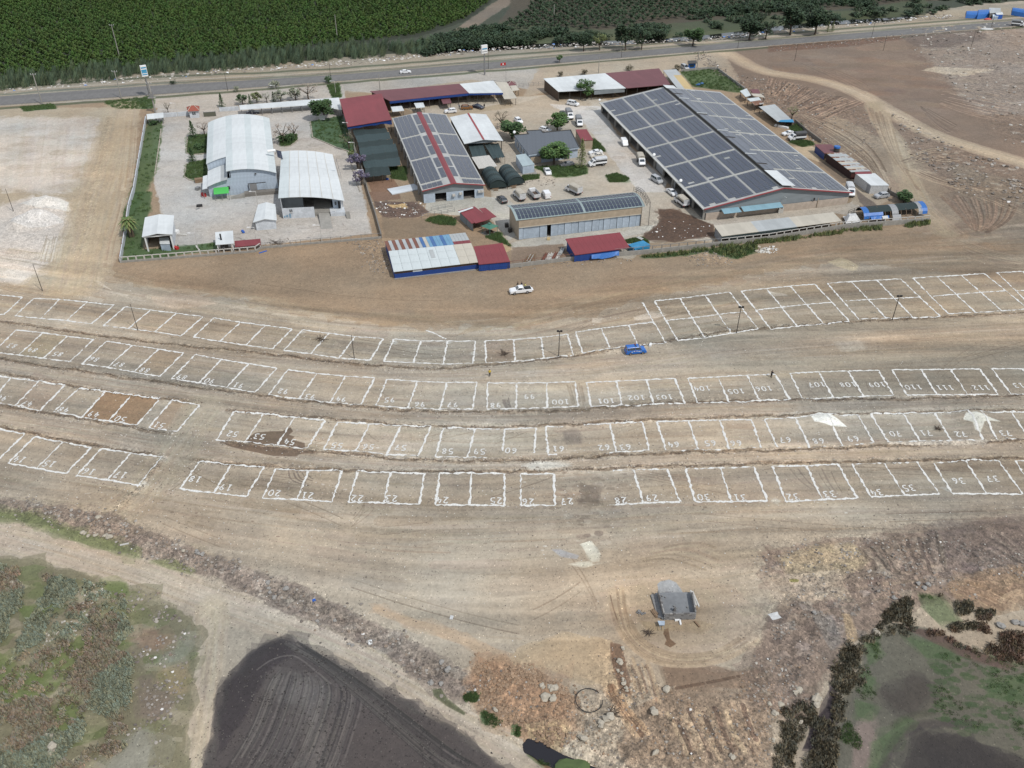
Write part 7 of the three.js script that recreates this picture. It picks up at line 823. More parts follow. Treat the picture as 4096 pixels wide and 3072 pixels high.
  vehicle('sedan', 'white car half hidden behind the tipper truck',[26,550,778],[-90,12], 'white'); vehicle('truck', 'white tipper truck with a dark grey bed, right of the big hall',[26,635,830],[-190,15], 'white', { canvas: 'canvasDark' }); vehicle('truck', 'white delivery truck squeezed beside the big hall right wall',[26,1185,1390],[50,120], 'white', { canvas: 'canvasWhite', side: 'closed' }); vehicle('suv', 'silver hatchback beside the white box shed',[26,1515,1428],[-130,18], 'silver'); vehicle('minivan', 'silver van beside the blue kiosk near the road',[3,1492,597],[45,25], 'silver'); vehicle('truck', 'white truck with a grey canvas on the road at the right edge',[29,1145,392],[180,15], 'white', { canvas: 'canvasGrey', group: 'vehicles on the road' }); vehicle('sedan', 'dark blue car in the shade of the long white carport',[1,2185,985],[90,-8], 'navy');
}
// ---------------------------------------------------------------- people
import { MarchingCubes } from 'three/addons/objects/MarchingCubes.js';
function skinned(bones, grow = 0) { // joints with radii, joined by a smooth minimum
  const N = 58, mc = new MarchingCubes(N, M.white, false, false,60000), S = 2.1; let o = 0; mc.isolation = 0;
  for (let k = 0; k < N; k++) for (let j = 0; j < N; j++) for (let i = 0; i < N; i++, o++) {
    const x = (i - N / 2) / (N / 2) * S / 2, y = (j - N / 2) / (N / 2) * S / 2 + 0.95, z = (k - N / 2) / (N / 2) * S / 2; let e = 0;
    for (const [a, b, ra, rb] of bones) { const dx = b[0] - a[0], dy = b[1] - a[1], dz = b[2] - a[2], L = dx * dx + dy * dy + dz * dz, t = L ? clamp(((x - a[0]) * dx + (y - a[1]) * dy + (z - a[2]) * dz) / L) : 0, d = Math.hypot(x - a[0] - dx * t, y - a[1] - dy * t, z - a[2] - dz * t) - lerp(ra, rb, t) - grow; e += Math.exp(-d * 38); }
    mc.field[o] = Math.log(e + 1e-12) / 38;
  }
  mc.update(); const n = mc.count, g = new THREE.BufferGeometry(); g.setAttribute('position', new THREE.BufferAttribute(mc.positionArray.slice(0, n * 3),3)); g.setAttribute('normal', new THREE.BufferAttribute(mc.normalArray.slice(0, n * 3),3)); g.scale(S / 2, S / 2, S / 2); g.translate(0,0.95,0); return g;
}
function fingers(h, d) { const out = []; for (let f = 0; f < 5; f++) { const l = [0.05,0.075,0.085,0.078,0.06][f], g = new THREE.CylinderGeometry(0.008,0.01, l,5).rotateZ(f ? 0.1 : 0.7).translate(h[0] + d * 0.02, h[1] - 0.07 - l / 2 + (f ? 0 : 0.05), h[2] + (f - 2) * 0.019 - (f ? 0 : 0.02)); out.push(g.toNonIndexed()); } return out; }
function person(label, place, turn, top, legs, o = {}) {
  const t = thing('person', label, 'person', place, 'people'); t.rotation.y = turn; const s = o.stride || 0, ar = o.arms || 0, b = o.bend || 0;
  const hip = [0,0.92,0], neck = [b,1.42,0], head = [b * 1.5 + 0.02,1.58,0], T = [], Lg = [], Sh = [], Ha = []; const hands = [];
  for (const k of [-1,1]) { const h = [0,0.9, k * 0.09], kn = [0.03 + s * k * 0.22,0.5, k * 0.1], an = [s * k * 0.3 - 0.02,0.1, k * 0.11], toe = [an[0] + 0.16,0.05, k * 0.12], sh = [b,1.38, k * 0.17], el = [b + 0.02 + ar * 0.2,1.12 + ar * 0.02, k * 0.24], wr = [b + 0.06 + ar * 0.42,0.9 + ar * 0.24, k * 0.22]; Lg.push([h, kn,0.095,0.065],[kn, an,0.062,0.045],[an, toe,0.048,0.04]); Ha.push([sh, el,0.055,0.045],[el, wr,0.042,0.032],[wr,[wr[0], wr[1] - 0.08, wr[2]],0.036,0.03]); Sh.push([sh, el,0.065,0.055],[el,[lerp(el[0], wr[0], o.sleeve || 0.2), lerp(el[1], wr[1], o.sleeve || 0.2), el[2]],0.052,0.05]); hands.push(...fingers([wr[0], wr[1] - 0.02, wr[2]], k)); }
  const torso = [[hip,[b * 0.6,1.2,0],0.13,0.15],[[b * 0.6,1.2,0],[b,1.36,0],0.15,0.12],[[b,1.37,-0.12],[b,1.37,0.12],0.075,0.075]];
  const hd = [[neck,[head[0],1.5,0],0.055,0.055],[[head[0],1.55,0],[head[0],1.66,0],0.085,0.098],[[head[0] + 0.09,1.58,0],[head[0] + 0.105,1.57,0],0.018,0.018]];
  const add = (n, g, m) => { const e = shade(new THREE.Mesh(g, m)); e.name = n; t.add(e); return e; }; const body = skinned([...Lg, ...torso, ...Ha, ...hd]); body.deleteAttribute('uv'); const fg = hands.map((g) => { g.deleteAttribute('uv'); return g; });
  add('body', mergeGeometries([body, ...fg]), mat(176,132,104)); add('shirt', skinned([...torso, ...Sh],0.022), top); add('trousers', skinned([...Lg.map((q, i) => q),[hip,[0,1.0,0],0.13,0.13]],0.014), legs); add('hair', new THREE.SphereGeometry(0.112,14,10,0,6.3,0,1.7).scale(1.02,1.0,0.95).translate(head[0] - 0.015,1.665,0), M.dark); for (const k of [-1,1]) { const e = add('eye', new THREE.SphereGeometry(0.012,8,6).translate(head[0] + 0.088,1.62, k * 0.035), M.dark); }
  if (o.bag) add('shoulder_bag', boxGeo(0.14,0.3,0.26).translate(-0.16,1.2,0.05), M.dark);
  return t;
}
{
  const G0 = (X, Y) => { const q = at(X, Y); q.y = heightAt(q.x, q.z); return q; }, blk = mat(30,29,34), yel = mat(206,178,74), olive = mat(62,54,48), dk = mat(46,40,40);
  person('person in a yellow shirt and black trousers walking by the earth heap', G0(1959,1506),1.6, yel, blk, { stride: 0.8, arms: 0.3 });
  person('person in black jacket and dark trousers standing at a plot corner', G0(3084,1509),0.7, blk, dk, { bend: 0.08, arms: 0.6, sleeve: 0.95 });
  person('person in a dark brown top behind the white pickup cab', G0(2071,1152),2.8, olive, dk, { arms: 0.5, sleeve: 0.9 }); person('person in navy clothes behind the white pickup, middle of three', G0(2086,1152),0.6, PAINT.navy, blk, { arms: 0.4, sleeve: 0.9 }); person('person in a pale yellow top at the pickup load bed', G0(2100,1157),0.2, mat(214,206,120), dk, { arms: 0.5 });
  person('person in a grey blue shirt standing before the market', p(23,1447,392),1.2, mat(104,116,130), dk); person('person in a long black dress with a white scarf beside the navy car', p(23,1738,385),2, blk, blk, { sleeve: 0.95 });
}
// ---------------------------------------------------------------- plants
const leafMat = (r, g, b, o) => { return new THREE.MeshStandardMaterial({ color: colour(r, g, b).multiplyScalar(1.7), roughness: 0.85, side: THREE.DoubleSide, vertexColors: true, ...o }); };
// many leaf-sized faces spread through lumps; every leaf has its own tint
function leaves(n, lumps, size, o = {}) {
  const pos = [], col = [], nor = [], a = V(0,0,0), b = V(0,0,0), c = V(0,0,0), d = V(0,0,0);
  for (let i = 0; i < n; i++) {
    const L = lumps[Math.floor(rnd() * lumps.length)]; let x, y, z, r2; do { x = rr(-1,1); y = rr(-1,1); z = rr(-1,1); r2 = x * x + y * y + z * z; } while (r2 > 1 || r2 < (o.hollow || 0.2));
    c.set(L[0] + x * L[3], L[1] + y * L[4], L[2] + z * L[3]); a.set(rr(-1,1), rr(-0.45,0.45), rr(-1,1)).normalize(); b.set(rr(-0.5,0.5),1, rr(-0.5,0.5)).cross(a).normalize(); const s = size * rr(0.6,1.35), k = o.thin || 0.55; a.multiplyScalar(s); b.multiplyScalar(s * k); if (o.lean) { a.set(o.lean[0] * s + rr(-0.3,0.3) * s, o.lean[1] * s, o.lean[2] * s + rr(-0.3,0.3) * s); }
    d.copy(b).cross(a).normalize(); const v = [c.clone().sub(a), c.clone().add(b), c.clone().add(a), c.clone().sub(b)], t = rr(0.62,1.3), w = rr(-0.1,0.12);
    for (const q of [0,1,2,0,2,3]) { pos.push(v[q].x, v[q].y, v[q].z); nor.push(d.x, d.y, d.z); col.push(t * (1 + w), t, t * (1 - w)); }
  }
  const g = new THREE.BufferGeometry(); g.setAttribute('position', new THREE.Float32BufferAttribute(pos,3)); g.setAttribute('normal', new THREE.Float32BufferAttribute(nor,3)); g.setAttribute('color', new THREE.Float32BufferAttribute(col,3)); return g;
}
const lumpy = (n, R, H, y0, r0, r1) => { const o = []; for (let i = 0; i < n; i++) { const a = rr(0,6.283), q = Math.sqrt(rnd()) * R * 0.75, y = y0 + rr(-1,1) * H * (1 - 0.5 * q / R), r = rr(r0, r1); o.push([Math.cos(a) * q, y, Math.sin(a) * q, r, r * 0.85]); } return o; };
reseed(404);
const CROWN = { round: [0,1].map(() => leaves(2600, lumpy(18,1,0.62,1.15,0.3,0.48),0.1)), loose: [0,1].map(() => leaves(1300, lumpy(16,1,0.6,1.2,0.2,0.36),0.085)), bare: [0,1].map(() => leaves(420, lumpy(18,1,0.6,1.25,0.12,0.26),0.05)), cone: [0,1].map(() => leaves(1100,[...Array(18)].map((_, i) => { const y = 0.2 + i * 0.15, r = 0.95 * (1 - y / 3.1), f = i * 2.4; return [Math.cos(f) * r * 0.45, y, Math.sin(f) * r * 0.45, r * 0.62,0.22]; }),0.1, { thin: 0.4 })), bush: [0,1,2].map(() => leaves(420, lumpy(8,1,0.3,0.5,0.3,0.5),0.12)) };
const LEAF = { dark: leafMat(54,76,42), mid: leafMat(66,90,46), grey: leafMat(118,122,104), pink: leafMat(132,120,108), purple: leafMat(92,86,104), olive: leafMat(92,100,62), brown: leafMat(94,88,72), deep: leafMat(42,58,38), reed: leafMat(78,92,70), crop: leafMat(54,77,32), grass: leafMat(66,86,48), grove: leafMat(46,64,42) };
const LEAF_PALM = [mat(96,116,62, { side: THREE.DoubleSide }), mat(128,130,80, { side: THREE.DoubleSide })];
const bark = mat(98,84,72, { roughness: 0.95, map: texFine });
const limb = (a, b, r0, r1) => { const d = sub(b, a), L = d.length(), g = new THREE.CylinderGeometry(r1, r0, L,7).translate(0, L / 2,0); g.applyQuaternion(new THREE.Quaternion().setFromUnitVectors(V(0,1,0), d.normalize())).translate(a.x, a.y, a.z); return g; };
const TRUNK = {}; for (const k of ['round', 'loose', 'bare', 'cone']) { reseed(60 + k.length); const T = [limb(V(0,-0.1,0), V(0.03, k === 'cone' ? 2.6 : 0.75,0.02),0.075, k === 'cone' ? 0.02 : 0.055)], B = []; if (k !== 'cone') for (let i = 0; i < 6; i++) { const f = i * 1.05 + rr(-0.2,0.2), e = V(Math.cos(f) * rr(0.45,0.8), rr(1.1,1.6), Math.sin(f) * rr(0.45,0.8)); B.push(limb(V(0.03, rr(0.55,0.75),0.02), e,0.045,0.014)); for (let j = 0; j < 3; j++) B.push(limb(e.clone().multiplyScalar(0.8).setY(e.y * 0.93), e.clone().add(V(rr(-0.3,0.3), rr(0,0.3), rr(-0.3,0.3))),0.016,0.006)); } TRUNK[k] = [T[0], B]; }
let treeNo = 0;
function tree(kind, leaf, label, q, R, H, o = {}) { // R crown radius, H height
  const t = thing(o.name || (kind === 'cone' ? 'conifer' : 'tree'), label, o.category || 'tree', q, o.group), k = treeNo++, sy = H / (kind === 'cone' ? 2.95 : 1.95); q.y = heightAt(q.x, q.z); t.position.copy(q); const sc = (m) => { m.scale.set(R, sy, R); m.rotation.y = k * 1.3; return m; }, add = (n, g, m) => { const e = sc(shade(new THREE.Mesh(g, m))); e.name = n; t.add(e); return e; };
  const tr = add('trunk', TRUNK[kind][0], bark); if (TRUNK[kind][1].length) for (const g of TRUNK[kind][1].filter((_, i) => i % 4 === 0)) add('branch', g, bark); if (kind === 'bare') add('twigs', cached('tw' + kind, () => mergeGeometries(TRUNK.bare[1])), bark); add('crown', CROWN[kind][k % 2], leaf); return t;
}
function bush(leaf, label, q, R, H, o = {}) { q.y = heightAt(q.x, q.z); const m = shade(new THREE.Mesh(CROWN.bush[treeNo++ % 3], leaf)); m.name = numbered(o.name || 'bush'); m.position.copy(q); m.scale.set(R, H, R); m.rotation.y = treeNo; tag(m, label, 'bush', o.group || 'bushes'); scene.add(m); return m; }
{
  const T = tree;
  T('round', LEAF.dark, 'big dark leafy tree beside the red barn and carport', p(2,590,1030),5,7.5); T('bare', LEAF.pink, 'blossoming bare-branched tree on the round bed between warehouses, larger one', p(2,235,1235),4,7); T('bare', LEAF.pink, 'blossoming bare-branched tree on the round bed, right of the larger', p(2,335,1195),2.8,5.5); T('bare', LEAF.pink, 'wide pale bare tree behind the white carport', p(2,455,862),4.6,6.5); T('loose', LEAF.grey, 'grey green tree left of the pale bare one behind the carport', p(2,345,866),3.2,5.5); T('loose', LEAF.grey, 'thin grey tree third from the right behind the carport', p(2,215,878),2.8,4.5); T('cone', LEAF.dark, 'small dark conifer between thin trees behind the carport', p(2,155,880),1.4,4); T('bare', LEAF.grey, 'small bare tree behind the left half of the carport', p(2,95,885),2.4,4); T('loose', LEAF.olive, 'small loose tree at the left end behind the carport', p(2,10,890),2.4,4.5);
  T('cone', LEAF.dark, 'dark conifer on the lawn right of the sliding gate', p(21,1655,250),1.9,5.5); T('cone', LEAF.dark, 'dark conifer at the upper flower bed tip', p(21,1080,865),2.4,6.2); T('cone', LEAF.dark, 'dark conifer at the lower flower bed tip', p(21,1065,1350),2.2,5); T('bare', LEAF.brown, 'leafless small tree behind the roadside wall by the guard house', p(21,572,362),1.8,4); T('bare', LEAF.pink, 'bare tree leaning over the vaulted warehouse roof edge', p(21,1305,800),3,5); T('loose', LEAF.dark, 'loose dark tree behind the left carport end', p(1,2100,905),2.6,4.5); T('cone', LEAF.dark, 'slim dark conifer behind the left carport end', p(1,2165,905),1.3,4);
  T('bare', LEAF.brown, 'bare purplish brown tree left of the shade nets, upper one', p(2,805,1290),3.2,6); T('loose', LEAF.purple, 'purple flowering tree left of the shade nets', p(2,880,1465),3.2,5.5); T('loose', LEAF.olive, 'yellow green young tree above the purple one', p(2,842,1390),1.8,4); T('loose', LEAF.purple, 'purple flowering tree at the wall near the brown pen', p(2,915,1600),2.6,5);
  T('round', LEAF.dark, 'wide green tree right of the white gabled barn', p(24,545,420),5,6.5); T('bare', LEAF.brown, 'brown bare tree behind the wide green one', p(24,390,265),3.6,6.5); T('round', LEAF.mid, 'round green tree behind the grey roofed house', p(24,1215,320),4.4,6.2); T('round', LEAF.mid, 'big round green tree before the grey roofed house', p(24,1165,800),5.2,7.2); T('cone', LEAF.olive, 'tall dark shaggy conifer before the grey roofed house', p(24,1570,840),2.6,9.5); T('loose', LEAF.mid, 'open green tree in front of the long white barn roof', p(3,628,850),4.6,7.5);
  const rg = { group: 'roadside trees beyond the road' }; T('round', LEAF.deep, 'dark tree beyond the road, leftmost of the roadside trees', p(3,618,445),3.6,8, rg); T('loose', LEAF.olive, 'loose olive tree beyond the road beside the leftmost', p(3,757,435),3.6,7.5, rg); T('round', LEAF.deep, 'tall dense dark tree beyond the road, third from the left', p(3,978,435),5,11.5, rg); T('loose', LEAF.deep, 'dark loose tree beyond the road right of the tallest', p(3,1118,430),4,9.5, rg); T('round', LEAF.dark, 'rounded willow-like tree standing alone beyond the road', p(3,1560,400),4.8,8.5, rg); T('round', LEAF.deep, 'dark big tree beyond the road, left of the cluster of three', p(3,2050,345),5.8,10.5, rg); T('round', LEAF.deep, 'dark big tree beyond the road, middle of the cluster', p(4,190,305),6.6,13, rg); T('round', LEAF.deep, 'dark big tree beyond the road, right of the cluster', p(4,405,300),6.2,12.5, rg); T('loose', LEAF.deep, 'dark tree between the alone one and the cluster', p(3,2190,335),4.6,9, rg); T('cone', LEAF.olive, 'thin young tree right of the dark cluster, left of two', p(4,512,280),1.4,5.5, rg); T('cone', LEAF.olive, 'thin young tree right of the dark cluster, right of two', p(4,552,278),1.5,5.5, rg); T('loose', LEAF.mid, 'small thin tree on the near verge of the road', p(3,410,545),1.8,3.6, rg);
  T('bare', LEAF.olive, 'sparse bush-like tree by the grey sheet shed on the right', p(26,585,615),3,4.5); T('round', LEAF.dark, 'small round green tree at the right wall corner', p(8,1168,90),2.4,3.6);
  { const q = ground(5,1140,385), t = thing('palm_tree', 'stocky palm tree with drooping fronds inside the left wall', 'palm', q), tr = shade(new THREE.Mesh(new THREE.CylinderGeometry(0.85,0.75,4.6,14).translate(0,2.3,0), mat(104,92,74, { map: texFine }))); tr.name = 'trunk'; t.add(tr); const sk = shade(new THREE.Mesh(leaves(500,[[0,3.6,0,1.1,1.3]],0.5, { thin: 0.12, lean: [0,-1,0] }), LEAF.brown)); sk.name = 'dead_fronds'; t.add(sk); reseed(8); for (let i = 0; i < 46; i++) { const f = i * 2.4, up = 1 - (i / 46) * 1.5, L = rr(2.3,3), g = new G(); for (let k = 0; k < 5; k++) { const P_ = (s) => { const r = Math.cos(up) * L * s, y = 4.9 + Math.sin(up) * L * s - 1.5 * s * s; return V(Math.cos(f) * r, y, Math.sin(f) * r); }, a = P_(k / 5), b = P_((k + 1) / 5), w0 = 0.34 * Math.sin(Math.PI * (0.15 + 0.8 * k / 5)), w1 = 0.34 * Math.sin(Math.PI * (0.15 + 0.8 * (k + 1) / 5)), n = V(-Math.sin(f),0, Math.cos(f)); g.quad(a.clone().addScaledVector(n, w0).setY(a.y - 0.1), b.clone().addScaledVector(n, w1).setY(b.y - 0.1), b, a).quad(a, b, b.clone().addScaledVector(n, -w1).setY(b.y - 0.1), a.clone().addScaledVector(n, -w0).setY(a.y - 0.1)); } const m = shade(new THREE.Mesh(g.geo(), i % 3 ? palmLeaf() : palmLeaf(1))); m.name = 'frond'; t.add(m); } }
  const B = bush; B(LEAF.dark, 'dark bush on the verge below the road car', p(2,640,715),2,3); B(LEAF.grey, 'grey bush on the verge left of the road car', p(2,168,765),2.2,3); B(LEAF.brown, 'brown bush poking above the long white barn roof, left of two', p(3,425,662),1.6,2.2); B(LEAF.brown, 'brown bush poking above the long white barn roof, right of two', p(3,615,645),1.8,2.4); B(LEAF.brown, 'brown bush behind the maroon barn roof', p(3,1010,605),1.8,2.2); B(LEAF.brown, 'brown bush left of the silver van by the kiosk', p(3,1420,605),2,2.2); B(LEAF.dark, 'dark shrub on the upper flower bed by the warehouse wall', p(21,1240,1080),2.2,2); B(LEAF.dark, 'dark shrub under the bare trees on the round bed, left half', p(2,240,1240),2.4,3); B(LEAF.dark, 'dark shrub under the bare trees on the round bed, right half', p(2,310,1225),2.4,3); B(LEAF.dark, 'dark green shrub below the guard-house side shelter', p(21,260,600),1.8,2); B(LEAF.deep, 'dark bush by the green corner near the conifer verge', p(1,1500,725),1.4,1.6); B(LEAF.grey, 'small bush on the verge beside the asphalt lay-by', p(1,2040,790),1.6,2);
}
function palmLeaf(k) { return k ? LEAF_PALM[1] : LEAF_PALM[0]; }
// ---- masses that nobody could count
const dummy = new THREE.Object3D(), tintC = new THREE.Color();
function mass(name, label, category, geo, m, list) { // list of [x, y, z, sx, sy, turn, tint]
  const im = new THREE.InstancedMesh(geo, m, list.length); list.forEach((q, i) => { dummy.position.set(q[0], q[1], q[2]); dummy.scale.set(q[3], q[4], q[3]); dummy.rotation.set(q[7] || 0, q[5], q[8] || 0); dummy.updateMatrix(); im.setMatrixAt(i, dummy.matrix); im.setColorAt(i, tintC.setRGB(...(q[6] || [1,1,1]))); }); im.name = name; shade(im); tag(im, label, category, null, 'stuff'); scene.add(im); return im;
}
const scatter = (poly, n, f) => { let a = 1e9, b = -1e9, d = 1e9, e = -1e9; for (const q of poly) { a = Math.min(a, q[0]); b = Math.max(b, q[0]); d = Math.min(d, q[1]); e = Math.max(e, q[1]); } const o = []; for (let i = 0; i < n; i++) { const x = rr(a, b), z = rr(d, e); if (inside(poly, x, z)) { const k = f(x, z, i); if (k) o.push(k); } } return o; };
const tint = (s) => { const t = rr(1 - s,1 + s), w = rr(-s, s) * 0.4; return [t * (1 + w), t, t * (1 - w)]; };
{
  reseed(900); // crop field: rows of low bushes
  const F = P2(0,-140,178,0,172,300,142,600,108,900,74,1000,42,1050,6,1110,-70,-500,-70), d = sub(p(1,2212,372), p(1,1000,0)).normalize(), nrm = V(-d.z,0, d.x), L1 = [], L2 = [], o = p(1,1000,0), far = 640;
  for (let r = -90; r < 120; r++) for (let s = -260; s < 260; s++) { const x = o.x + nrm.x * r * 3.5 + d.x * (s * 1.5 + rr(-0.5,0.5)) + rr(-0.35,0.35), z = o.z + nrm.z * r * 3.5 + d.z * s * 1.5 + rr(-0.35,0.35); if (z < -far || !inside(F, x, z) || rnd() < 0.03) continue; const pt = fbm(x * 0.03, z * 0.03,3), q = [x,-0.2, z, rr(1.05,1.5), rr(1.5,2.5), rr(0,6),[lerp(0.9,1.2, pt) * rr(0.85,1.15), lerp(0.85,1.1, pt) * rr(0.9,1.1),0.85]]; (rnd() < 0.5 ? L1 : L2).push(q); }
  reseed(31); const crop = leaves(110, lumpy(6,0.9,0.35,0.55,0.3,0.5),0.24, { thin: 0.6 });
  mass('crop_field', 'dense green rows of crop filling the field beyond the canal', 'crop', crop, LEAF.crop, L1.concat(L2));
  // reeds along the canal
  const reed = leaves(70,[[0,0.5,0,0.6,0.55]],0.42, { thin: 0.09, lean: [0.45,0.8,0.05] }), RB = P2(0,-140,200,0,196,250,172,430,158,600,143,760,128,930,116,940,98,760,104,600,122,430,136,250,150,0,176,-140,184), RL = scatter(RB,2600, (x, z) => [x,-0.2, z, rr(1.8,3), rr(2.6,4.6) * (0.7 + 0.6 * fbm(x * 0.07, z * 0.07,2)), rr(-0.5,0.5), tint(0.2)]);
  mass('reed_bank', 'tall grey green reeds leaning in the wind along the canal', 'reeds', reed, LEAF.reed, RL);
  const SB = [P2(0,920,120,1000,105,1100,98,1180,94,1180,66,1060,62,960,76,900,100), P2(0,1180,92,1300,86,1500,78,1640,64,1640,38,1500,50,1300,66,1180,70), P2(0,1640,58,1800,46,1960,34,2100,12,2320,-6,2320,-40,2000,-8,1800,18,1640,34), P2(0,1480,42,1700,26,1900,12,2000,-4,2000,-20,1700,8,1480,28)], bushG = leaves(130, lumpy(6,1,0.35,0.55,0.3,0.5),0.22, { thin: 0.5 });
  const SL = []; for (const P_ of SB) SL.push(...scatter(P_,900, (x, z) => { const k = fbm(x * 0.06, z * 0.06,3); return k > 0.42 ? [x,-0.4, z, rr(1.6,3.4), rr(1.6,3.6) * (0.5 + k), rr(0,6), tint(0.25)] : 0; })); mass('bank_shrubs', 'dark green scrub massed along the canal banks', 'scrub', bushG, LEAF.deep, SL);
  // citrus grove: the nearest 300 trees one by one, the rest as one mass
  const GV = P2(0,1085,62,1140,20,1200,-50,2340,-50,2340,-28,1900,8,1700,22,1500,40,1250,66), gd = sub(p(3,1120,130), p(3,900,20)).normalize(), gn = V(-gd.z,0, gd.x), go = p(3,900,60), spots = []; for (let i = -80; i < 110; i++) for (let j = -80; j < 80; j++) { const x = go.x + gd.x * i * 5.4 + gn.x * j * 4.6 + rr(-0.4,0.4), z = go.z + gd.z * i * 5.4 + gn.z * j * 4.6 + rr(-0.4,0.4); if (z < -640 || !inside(GV, x, z)) continue; spots.push([x, z]); }
  spots.sort((a, b) => b[1] - a[1] - 0.2 * (Math.abs(b[0] - 40) - Math.abs(a[0] - 40))); const grove = leaves(150, lumpy(7,0.95,0.4,0.8,0.35,0.5),0.2); spots.slice(0,290).forEach(([x, z]) => { const m = shade(new THREE.Mesh(grove, LEAF.grove)); m.name = numbered('citrus_tree'); m.position.set(x,0, z); const s = rr(1.7,2.3); m.scale.set(s, s * rr(1.1,1.4), s); m.rotation.y = rr(0,6); tag(m, 'round dark citrus tree in the orchard rows beyond the canal', 'tree', 'citrus orchard rows'); scene.add(m); });
  if (spots.length > 290) mass('citrus_grove', 'farther dark citrus trees at the top edge of the orchard', 'trees', grove, LEAF.grove, spots.slice(290).map(([x, z]) => [x,0, z, rr(1.7,2.3), rr(2,2.9), rr(0,6), tint(0.15)]));
  // grass on the lawns, weeds by the walls, scrub in the south
  const tuft = leaves(36,[[0,0.25,0,0.55,0.25]],0.26, { thin: 0.16, lean: [0.15,0.9,0] }), GL = [], lawns = LAWNS;
  for (const P_ of lawns) GL.push(...scatter(P_,500, (x, z) => [x, heightAt(x, z) - 0.05, z, rr(0.6,1.3), rr(0.5,1.3), rr(0,6), tint(0.25)])); mass('lawn_grass', 'rough green grass on the garden strips and lawns', 'grass', tuft, LEAF.grass, GL);
  const weedP = [P2(7,1700,470,2100,420,2120,510,1950,570,1760,540), P2(7,1130,560,1700,500,1700,530,1150,570), P2(7,2100,430,2212,415,2212,440,2100,450), P2(8,0,430,240,395,240,420,0,445), P2(8,250,390,640,345,640,365,250,410), P2(8,640,335,980,300,980,330,640,350), P2(8,1180,290,1390,255,1390,285,1200,310)], spiky = leaves(46,[[0,0.45,0,0.6,0.45]],0.3, { thin: 0.3, lean: [0.35,0.75,0.1] }), WL = []; for (const P_ of weedP) WL.push(...scatter(P_,200, (x, z) => [x, heightAt(x, z) - 0.1, z, rr(0.5,0.9), rr(0.7,1.5), rr(0,6), tint(0.3)])); mass('wall_weeds', 'dark tall weeds along the foot of the perimeter wall', 'weeds', spiky, LEAF.olive, WL);
  const scrubZ = [[P2(13,-60,-100,600,0,1080,60,1140,560,1120,1080,900,1500,640,1700,-60,1700),3600,0],[P2(16,560,1000,640,640,760,560,1000,350,1300,330,1700,400,2000,600,2212,640,2212,760,1800,620,1400,470,1000,480,780,700,700,1000),1700,1],[P2(16,300,1700,420,1300,560,1050,640,1000,680,1200,560,1500,480,1700),900,1],[P2(13,-60,-120,260,-60,640,40,650,90,590,180,480,200,300,250,100,260,-60,260),2600,0],[P2(13,-60,280,100,250,250,290,380,400,300,560,150,590,0,520,-60,480),1800,0],[P2(13,720,640,900,560,1080,640,1130,760,1100,860,1110,1060,1000,1100,900,1300,800,1440,660,1600,640,1700,-60,1700,-60,1150,150,1030,400,1040,420,1180,440,1320,600,1340,640,1200,760,1040,620,900,640,780),7000,0],[P2(13,800,380,1000,300,1140,450,1130,560,900,560,800,560),700,0],[P2(13,740,300,850,240,860,330,760,350),120,0],[P2(13,480,480,580,500,560,570,480,550),60,0],[P2(13,940,1260,1080,1270,1060,1330,950,1330),80,0],[P2(13,860,1450,1000,1400,1100,1430,1000,1480,900,1540),160,0],[P2(13,640,300,720,300,700,350,640,340),40,0],[P2(16,960,400,1050,260,1200,190,1420,260,1420,380,1300,380,1100,370),700,1],[P2(16,1500,420,1700,380,1900,400,1950,560,2200,620,2212,740,1900,590,1600,480),900,1],[P2(16,1620,230,1760,230,1760,310,1640,310),160,1],[P2(16,1820,280,1960,290,1930,360,1830,360),130,1],[P2(16,1380,170,1500,150,1500,220,1400,230),110,1],[P2(16,2000,480,2212,480,2212,640,2050,600),240,1],[P2(16,580,700,700,560,830,640,850,860,760,950,640,1150,580,1100,560,900),700,1],[P2(16,120,1130,300,1050,480,1060,500,1150,380,1260,250,1400,260,1700,60,1700,100,1400),1000,1],[P2(16,480,1400,600,1380,640,1500,560,1700,440,1700),260,1]];
  const S1 = [], S2 = [], S3 = []; for (const [P_, n, k] of scrubZ) for (const q of scatter(P_, Math.round(n * 0.42), (x, z) => { const f = fbm(x * 0.16, z * 0.16,2), br = fbm(x * 0.11 + 50, z * 0.11,2); return f < 0.3 ? 0 : [x, heightAt(x, z) - 0.15, z, rr(0.6,1.05), rr(0.6,1.2), rr(0,6), br > 0.53 ? [rr(0.95,1.25), rr(0.8,0.95), rr(0.8,0.95)] : tint(0.22)]; })) (k ? S3 : S1).push(q); mass('scrub', 'grey green and brown tall scrub in the lower left corner', 'scrub', spiky, LEAF.grey, S1); mass('ditch_scrub', 'dark brown and green scrub along the ditch and hollow, lower right', 'scrub', spiky, LEAF.brown, S3);
  const tz = [P2(16,1450,600,2300,700,2300,1450,1750,1250,1470,1150), P2(13,150,600,800,420,1100,150,1100,500,640,760,640,980,560,1330,440,1300,300,950,150,900), P2(16,800,560,1000,480,960,1100,780,1150), P2(16,600,1180,720,1200,840,1400,740,1600,640,1450), P2(16,1320,150,1480,180,1640,340,1560,370,1360,260), P2(14,1800,1000,1930,1000,1900,1060,1810,1050), P2(14,1940,1140,2060,1180,2200,1300,2150,1300,1960,1240), P2(15,-20,1220,70,1230,60,1340,-20,1340), P2(15,170,1480,240,1490,420,1640,380,1690,280,1600)], TL = []; for (const P_ of tz) TL.push(...scatter(P_,420, (x, z) => fbm(x * 0.3, z * 0.3,2) > 0.5 ? [x, heightAt(x, z) - 0.05, z, rr(0.35,0.8), rr(0.25,0.6), rr(0,6), tint(0.25)] : 0)); mass('ground_tufts', 'green weed tufts dotted over the bare hollows', 'weeds', tuft, LEAF.grass, TL);
}
